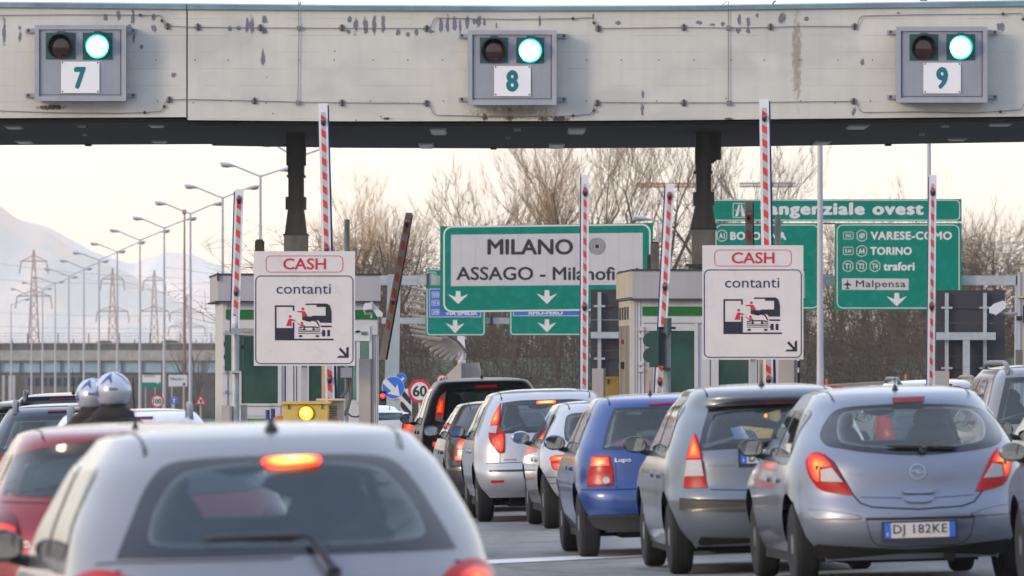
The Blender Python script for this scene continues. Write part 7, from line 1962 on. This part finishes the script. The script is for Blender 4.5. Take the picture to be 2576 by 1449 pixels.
# ------------------------------------------------------------------ motorcycle and riders
JACK = mat('jacket_brown_black', (.022,.018,.016), .85, var=.35, scale=9, bump=.5, bscale=30); TROU = mat('trousers_dark', (.02,.02,.025), .9)
HEL = mat('helmet_silver', (.46,.49,.56), .30, metal=.35, coat=.5, var=.03); HELD = mat('helmet_graphic_blue', (.03,.06,.20), .25, coat=.8, var=.1)
def person(label, loc, rz, lean=(0,0), helmet_r=.14, head=(0,.10,1.50), name='person'):
    t_ = thing(name, label, 'person', loc, rz)
    hx, hy, hz = head; sh = hz-.30
    J = [((0,0,.86),.17,.14),((0,.02,1.0),.165,.13),((hx*.5,.04,sh-.10),.20,.14),((hx*.8,.05,sh+.03),.165,.12),((hx,hy-.05,hz-.13),.085,.085),((hx,hy,hz),.10,.11),
         ((hx-.19,.05,sh+.01),.095,.09),((hx-.30,.16,sh-.20),.075,.075),((hx-.27,.38,sh-.30),.058,.058),((hx-.25,.50,sh-.30),.045,.04),
         ((hx+.19,.05,sh+.01),.095,.09),((hx+.30,.16,sh-.20),.075,.075),((hx+.27,.38,sh-.30),.058,.058),((hx+.25,.50,sh-.30),.045,.04),
         ((-.13,.06,.84),.12,.12),((-.22,.42,.80),.09,.09),((-.22,.44,.42),.06,.06),((-.22,.56,.33),.045,.04),
         ((.13,.06,.84),.12,.12),((.22,.42,.80),.09,.09),((.22,.44,.42),.06,.06),((.22,.56,.33),.045,.04)]
    E_ = [(0,1),(1,2),(2,3),(3,4),(4,5),(3,6),(6,7),(7,8),(8,9),(3,10),(10,11),(11,12),(12,13),(0,14),(14,15),(15,16),(16,17),(0,18),(18,19),(19,20),(20,21)]
    me = bpy.data.meshes.new('body'); me.from_pydata([j[0] for j in J], E_, []); me.update()
    o = bpy.data.objects.new('body', me); sc.collection.objects.link(o); o.parent = t_
    o.modifiers.new('Skin', 'SKIN'); sv = me.skin_vertices[0].data
    for k, j in enumerate(J): sv[k].radius = (j[1], j[2])
    sv[0].use_root = True
    o.modifiers['Skin'].use_smooth_shade = True
    ss = o.modifiers.new('Subdivision', 'SUBSURF'); ss.levels = 2; ss.render_levels = 2
    me.materials.append(JACK)
    # gloved fingers curled round the grips
    for sg in (-1, 1):
        for f_ in range(4):
            x0 = hx+sg*(.215+.022*f_); z0 = sh-.30
            MB().tube([(x0,.50,z0+.012),(x0,.55,z0+.02),(x0,.575,z0-.005),(x0,.555,z0-.028)], [.011,.011,.010,.008], 6).build('finger', JACK, t_, local=True, smooth=True)
        MB().tube([(hx+sg*.20,.50,z0),(hx+sg*.195,.54,z0-.02),(hx+sg*.21,.565,z0-.03)], [.012,.011,.009], 6).build('thumb', JACK, t_, local=True, smooth=True)
    # bunched collar and scarf
    cl = MB().ball((hx, hy-.05, hz-.185), .165, .135, .095, 28, 16)
    cl.ball((hx+.02, hy-.10, hz-.25), .20, .12, .08, 28, 14)
    cl.v = [(x_*1.0+.022*mnoise.noise(Vector((x_*14, y_*14, z_*18+hx*9))), y_+.028*mnoise.noise(Vector((x_*11+5, y_*11, z_*16))), z_+.02*mnoise.noise(Vector((x_*9, y_*9+3, z_*9)))) for x_, y_, z_ in cl.v]
    cl.build('collar', JACK, t_, local=True, smooth=True)
    r_ = helmet_r
    mb = MB(); n, m_ = 28, 18
    for i in range(m_+1):
        t = math.pi*.80*i/m_
        for j in range(n):
            u = 2*math.pi*j/n; fl = 1.0 if t < 1.6 else 1.0-.10*(t-1.6)
            mb.v.append((hx+r_*.93*fl*math.sin(t)*math.cos(u), hy+r_*1.08*fl*math.sin(t)*math.sin(u), hz+.01+r_*math.cos(t)))
    for i in range(m_):
        for j in range(n): mb.f.append((i*n+j, (i+1)*n+j, (i+1)*n+(j+1)%n, i*n+(j+1)%n))
    h_ = mb.build('helmet', HEL, t_, smooth=True, local=True)
    def hp(az, el, o_=1.012): return Vector((hx+r_*.93*o_*math.cos(el)*math.sin(az), hy-r_*1.08*o_*math.cos(el)*math.cos(az), hz+.01+r_*o_*math.sin(el)))
    for pts in ([(-.80,.35),(-.30,1.28),(-.08,.42),(-.32,.72)],[(.15,1.32),(.80,1.0),(1.25,.25),(.80,.72)],[(-1.5,-.1),(-1.0,-.25),(-1.1,.3)]):
        mb = MB(); g_ = smooth_closed(pts, 24); ca = sum(q[0] for q in g_)/len(g_); ce = sum(q[1] for q in g_)/len(g_); n_ = len(g_)
        mb.v.append(tuple(hp(ca, ce, 1.012)))
        for f_ in (.33,.66,1): mb.v += [tuple(hp(ca+(q[0]-ca)*f_, ce+(q[1]-ce)*f_, 1.012)) for q in g_]
        mb.f += [(0,1+k,1+(k+1)%n_) for k in range(n_)]
        for i_ in range(2): mb.f += [(1+i_*n_+k, 1+(i_+1)*n_+k, 1+(i_+1)*n_+(k+1)%n_, 1+i_*n_+(k+1)%n_) for k in range(n_)]
        mb.build('helmet_graphic', HELD, h_, local=True, smooth=True)
    mb = MB(); mb.tube([hp(-.25+.04*k, .12+.05*math.sin(k*math.pi/6)) for k in range(13)], .004, 5); mb.tube([hp(-.25+.04*k, .12-.05*math.sin(k*math.pi/6)) for k in range(13)], .004, 5); mb.build('helmet_emblem', HELD, h_, local=True)
    mb = MB(); mb.tube([hp(2*math.pi*k/24, -.72) for k in range(25)], .008, 6, False); mb.build('helmet_trim', BLKPL, h_, local=True)
    mb = MB(); n = 12
    for el in (.05,.3,.5): mb.v += [tuple(hp(math.pi-.9+1.8*k/n, el, 1.03)) for k in range(n+1)]
    for r2__ in range(2):
        for k in range(n): mb.f.append((r2__*(n+1)+k, r2__*(n+1)+k+1, (r2__+1)*(n+1)+k+1, (r2__+1)*(n+1)+k))
    mb.build('visor', BLKPL, h_, local=True, smooth=True)
    return t_
X0 = PX(285, 56); zg_ = gh(X0, 56)
pa = person('passenger in dark jacket and silver helmet, nearer and higher of the two riders', (X0, 56.0, zg_), .05, head=(0,.06,1.6-38/332-zg_), helmet_r=.148)
X1 = PX(232, 56.6)
dr = person('motorcycle driver in dark jacket and silver helmet, left of and lower than the passenger', (X1, 56.62, gh(X1,56.6)), .05, head=(0,.08,1.6-50/329-gh(X1,56.6)-.0), helmet_r=.138)
def motorbike(x, y, rz, lb):
    t_ = thing('motorcycle', lb, 'motorcycle', (x, y, gh(x,y)), rz)
    for yy in (-.15, 1.25):
        w_ = MB().lathe([(.22,-.05),(.29,-.055),(.305,-.03),(.305,.03),(.29,.055),(.22,.05)], (0,yy,.305), 'X', 28).build('wheel', RUB, t_, smooth=True, local=True, sharp=40)
        m_ = MB().lathe([(.225,-.03),(.225,.03)], (0,yy,.305), 'X', 24); m_.build('rim', RIM, w_, local=True)
    MB().ball((0,.15,.72), .15,.48,.10).build('seat', BLKPL, t_, smooth=True, local=True)
    MB().ball((0,.75,.80), .15,.28,.15).build('fuel_tank', NAVYP, t_, smooth=True, local=True)
    MB().ball((0,.45,.45), .17,.35,.20).build('engine', UND, t_, smooth=True, local=True)
    MB().tube([(0,1.25,.3),(0,1.05,.85),(0,.95,1.02)], .03, 8).build('fork', RIM, t_, local=True)
    MB().tube([(-.34,.82,1.0),(-.1,.95,1.04),(.1,.95,1.04),(.34,.82,1.0)], .016, 8).build('handlebar', BLKPL, t_, local=True)
    MB().ball((0,1.12,.95), .16,.12,.16).build('fairing', NAVYP, t_, smooth=True, local=True)
    MB().prism(rrect(-.09,.09,.60,.68,.02), -.42,-.36).build('tail_lamp', LRED, t_, local=True)
    MB().tube([(.16,-.35,.35),(.16,.4,.30)], .045, 10).build('exhaust_pipe', RIM, t_, local=True)
    MB().box(-.09,.09,-.40,-.39,.42,.54).build('number_plate', PLW, t_, local=True)
    return t_
motorbike(PX(262,56.3), 56.25, .05, 'motorcycle carrying the two helmeted riders, mostly hidden by the red car')
# orange pillion pack behind the passenger
X = PX(265,55.6)
pk = thing('pillion_pack', 'orange topped pack strapped behind the passenger just above the red roof', 'bag', (X,55.55,gh(X,55.55)), .05)
m_ = MB().prism(rrect(-.13,.13,.80,1.345-0.0,.03), 0,.22); m_.build('case', mat('pack_black', (.02,.02,.02), .7), pk, local=True)
MB().prism(rrect(-.085,.085,1.25,1.33,.02), -.02,.0).build('orange_panel', mat('pack_orange', (.62,.28,.06), .5), pk, local=True)
# helmeted rider far away on the right
X = PX(2251,182); g0 = gh(X,182)
person('distant person in a white helmet above the silver-blue roof on the right', (X,182,g0), 0, head=(0,.1,1.6-19*182/F-g0), helmet_r=.13)
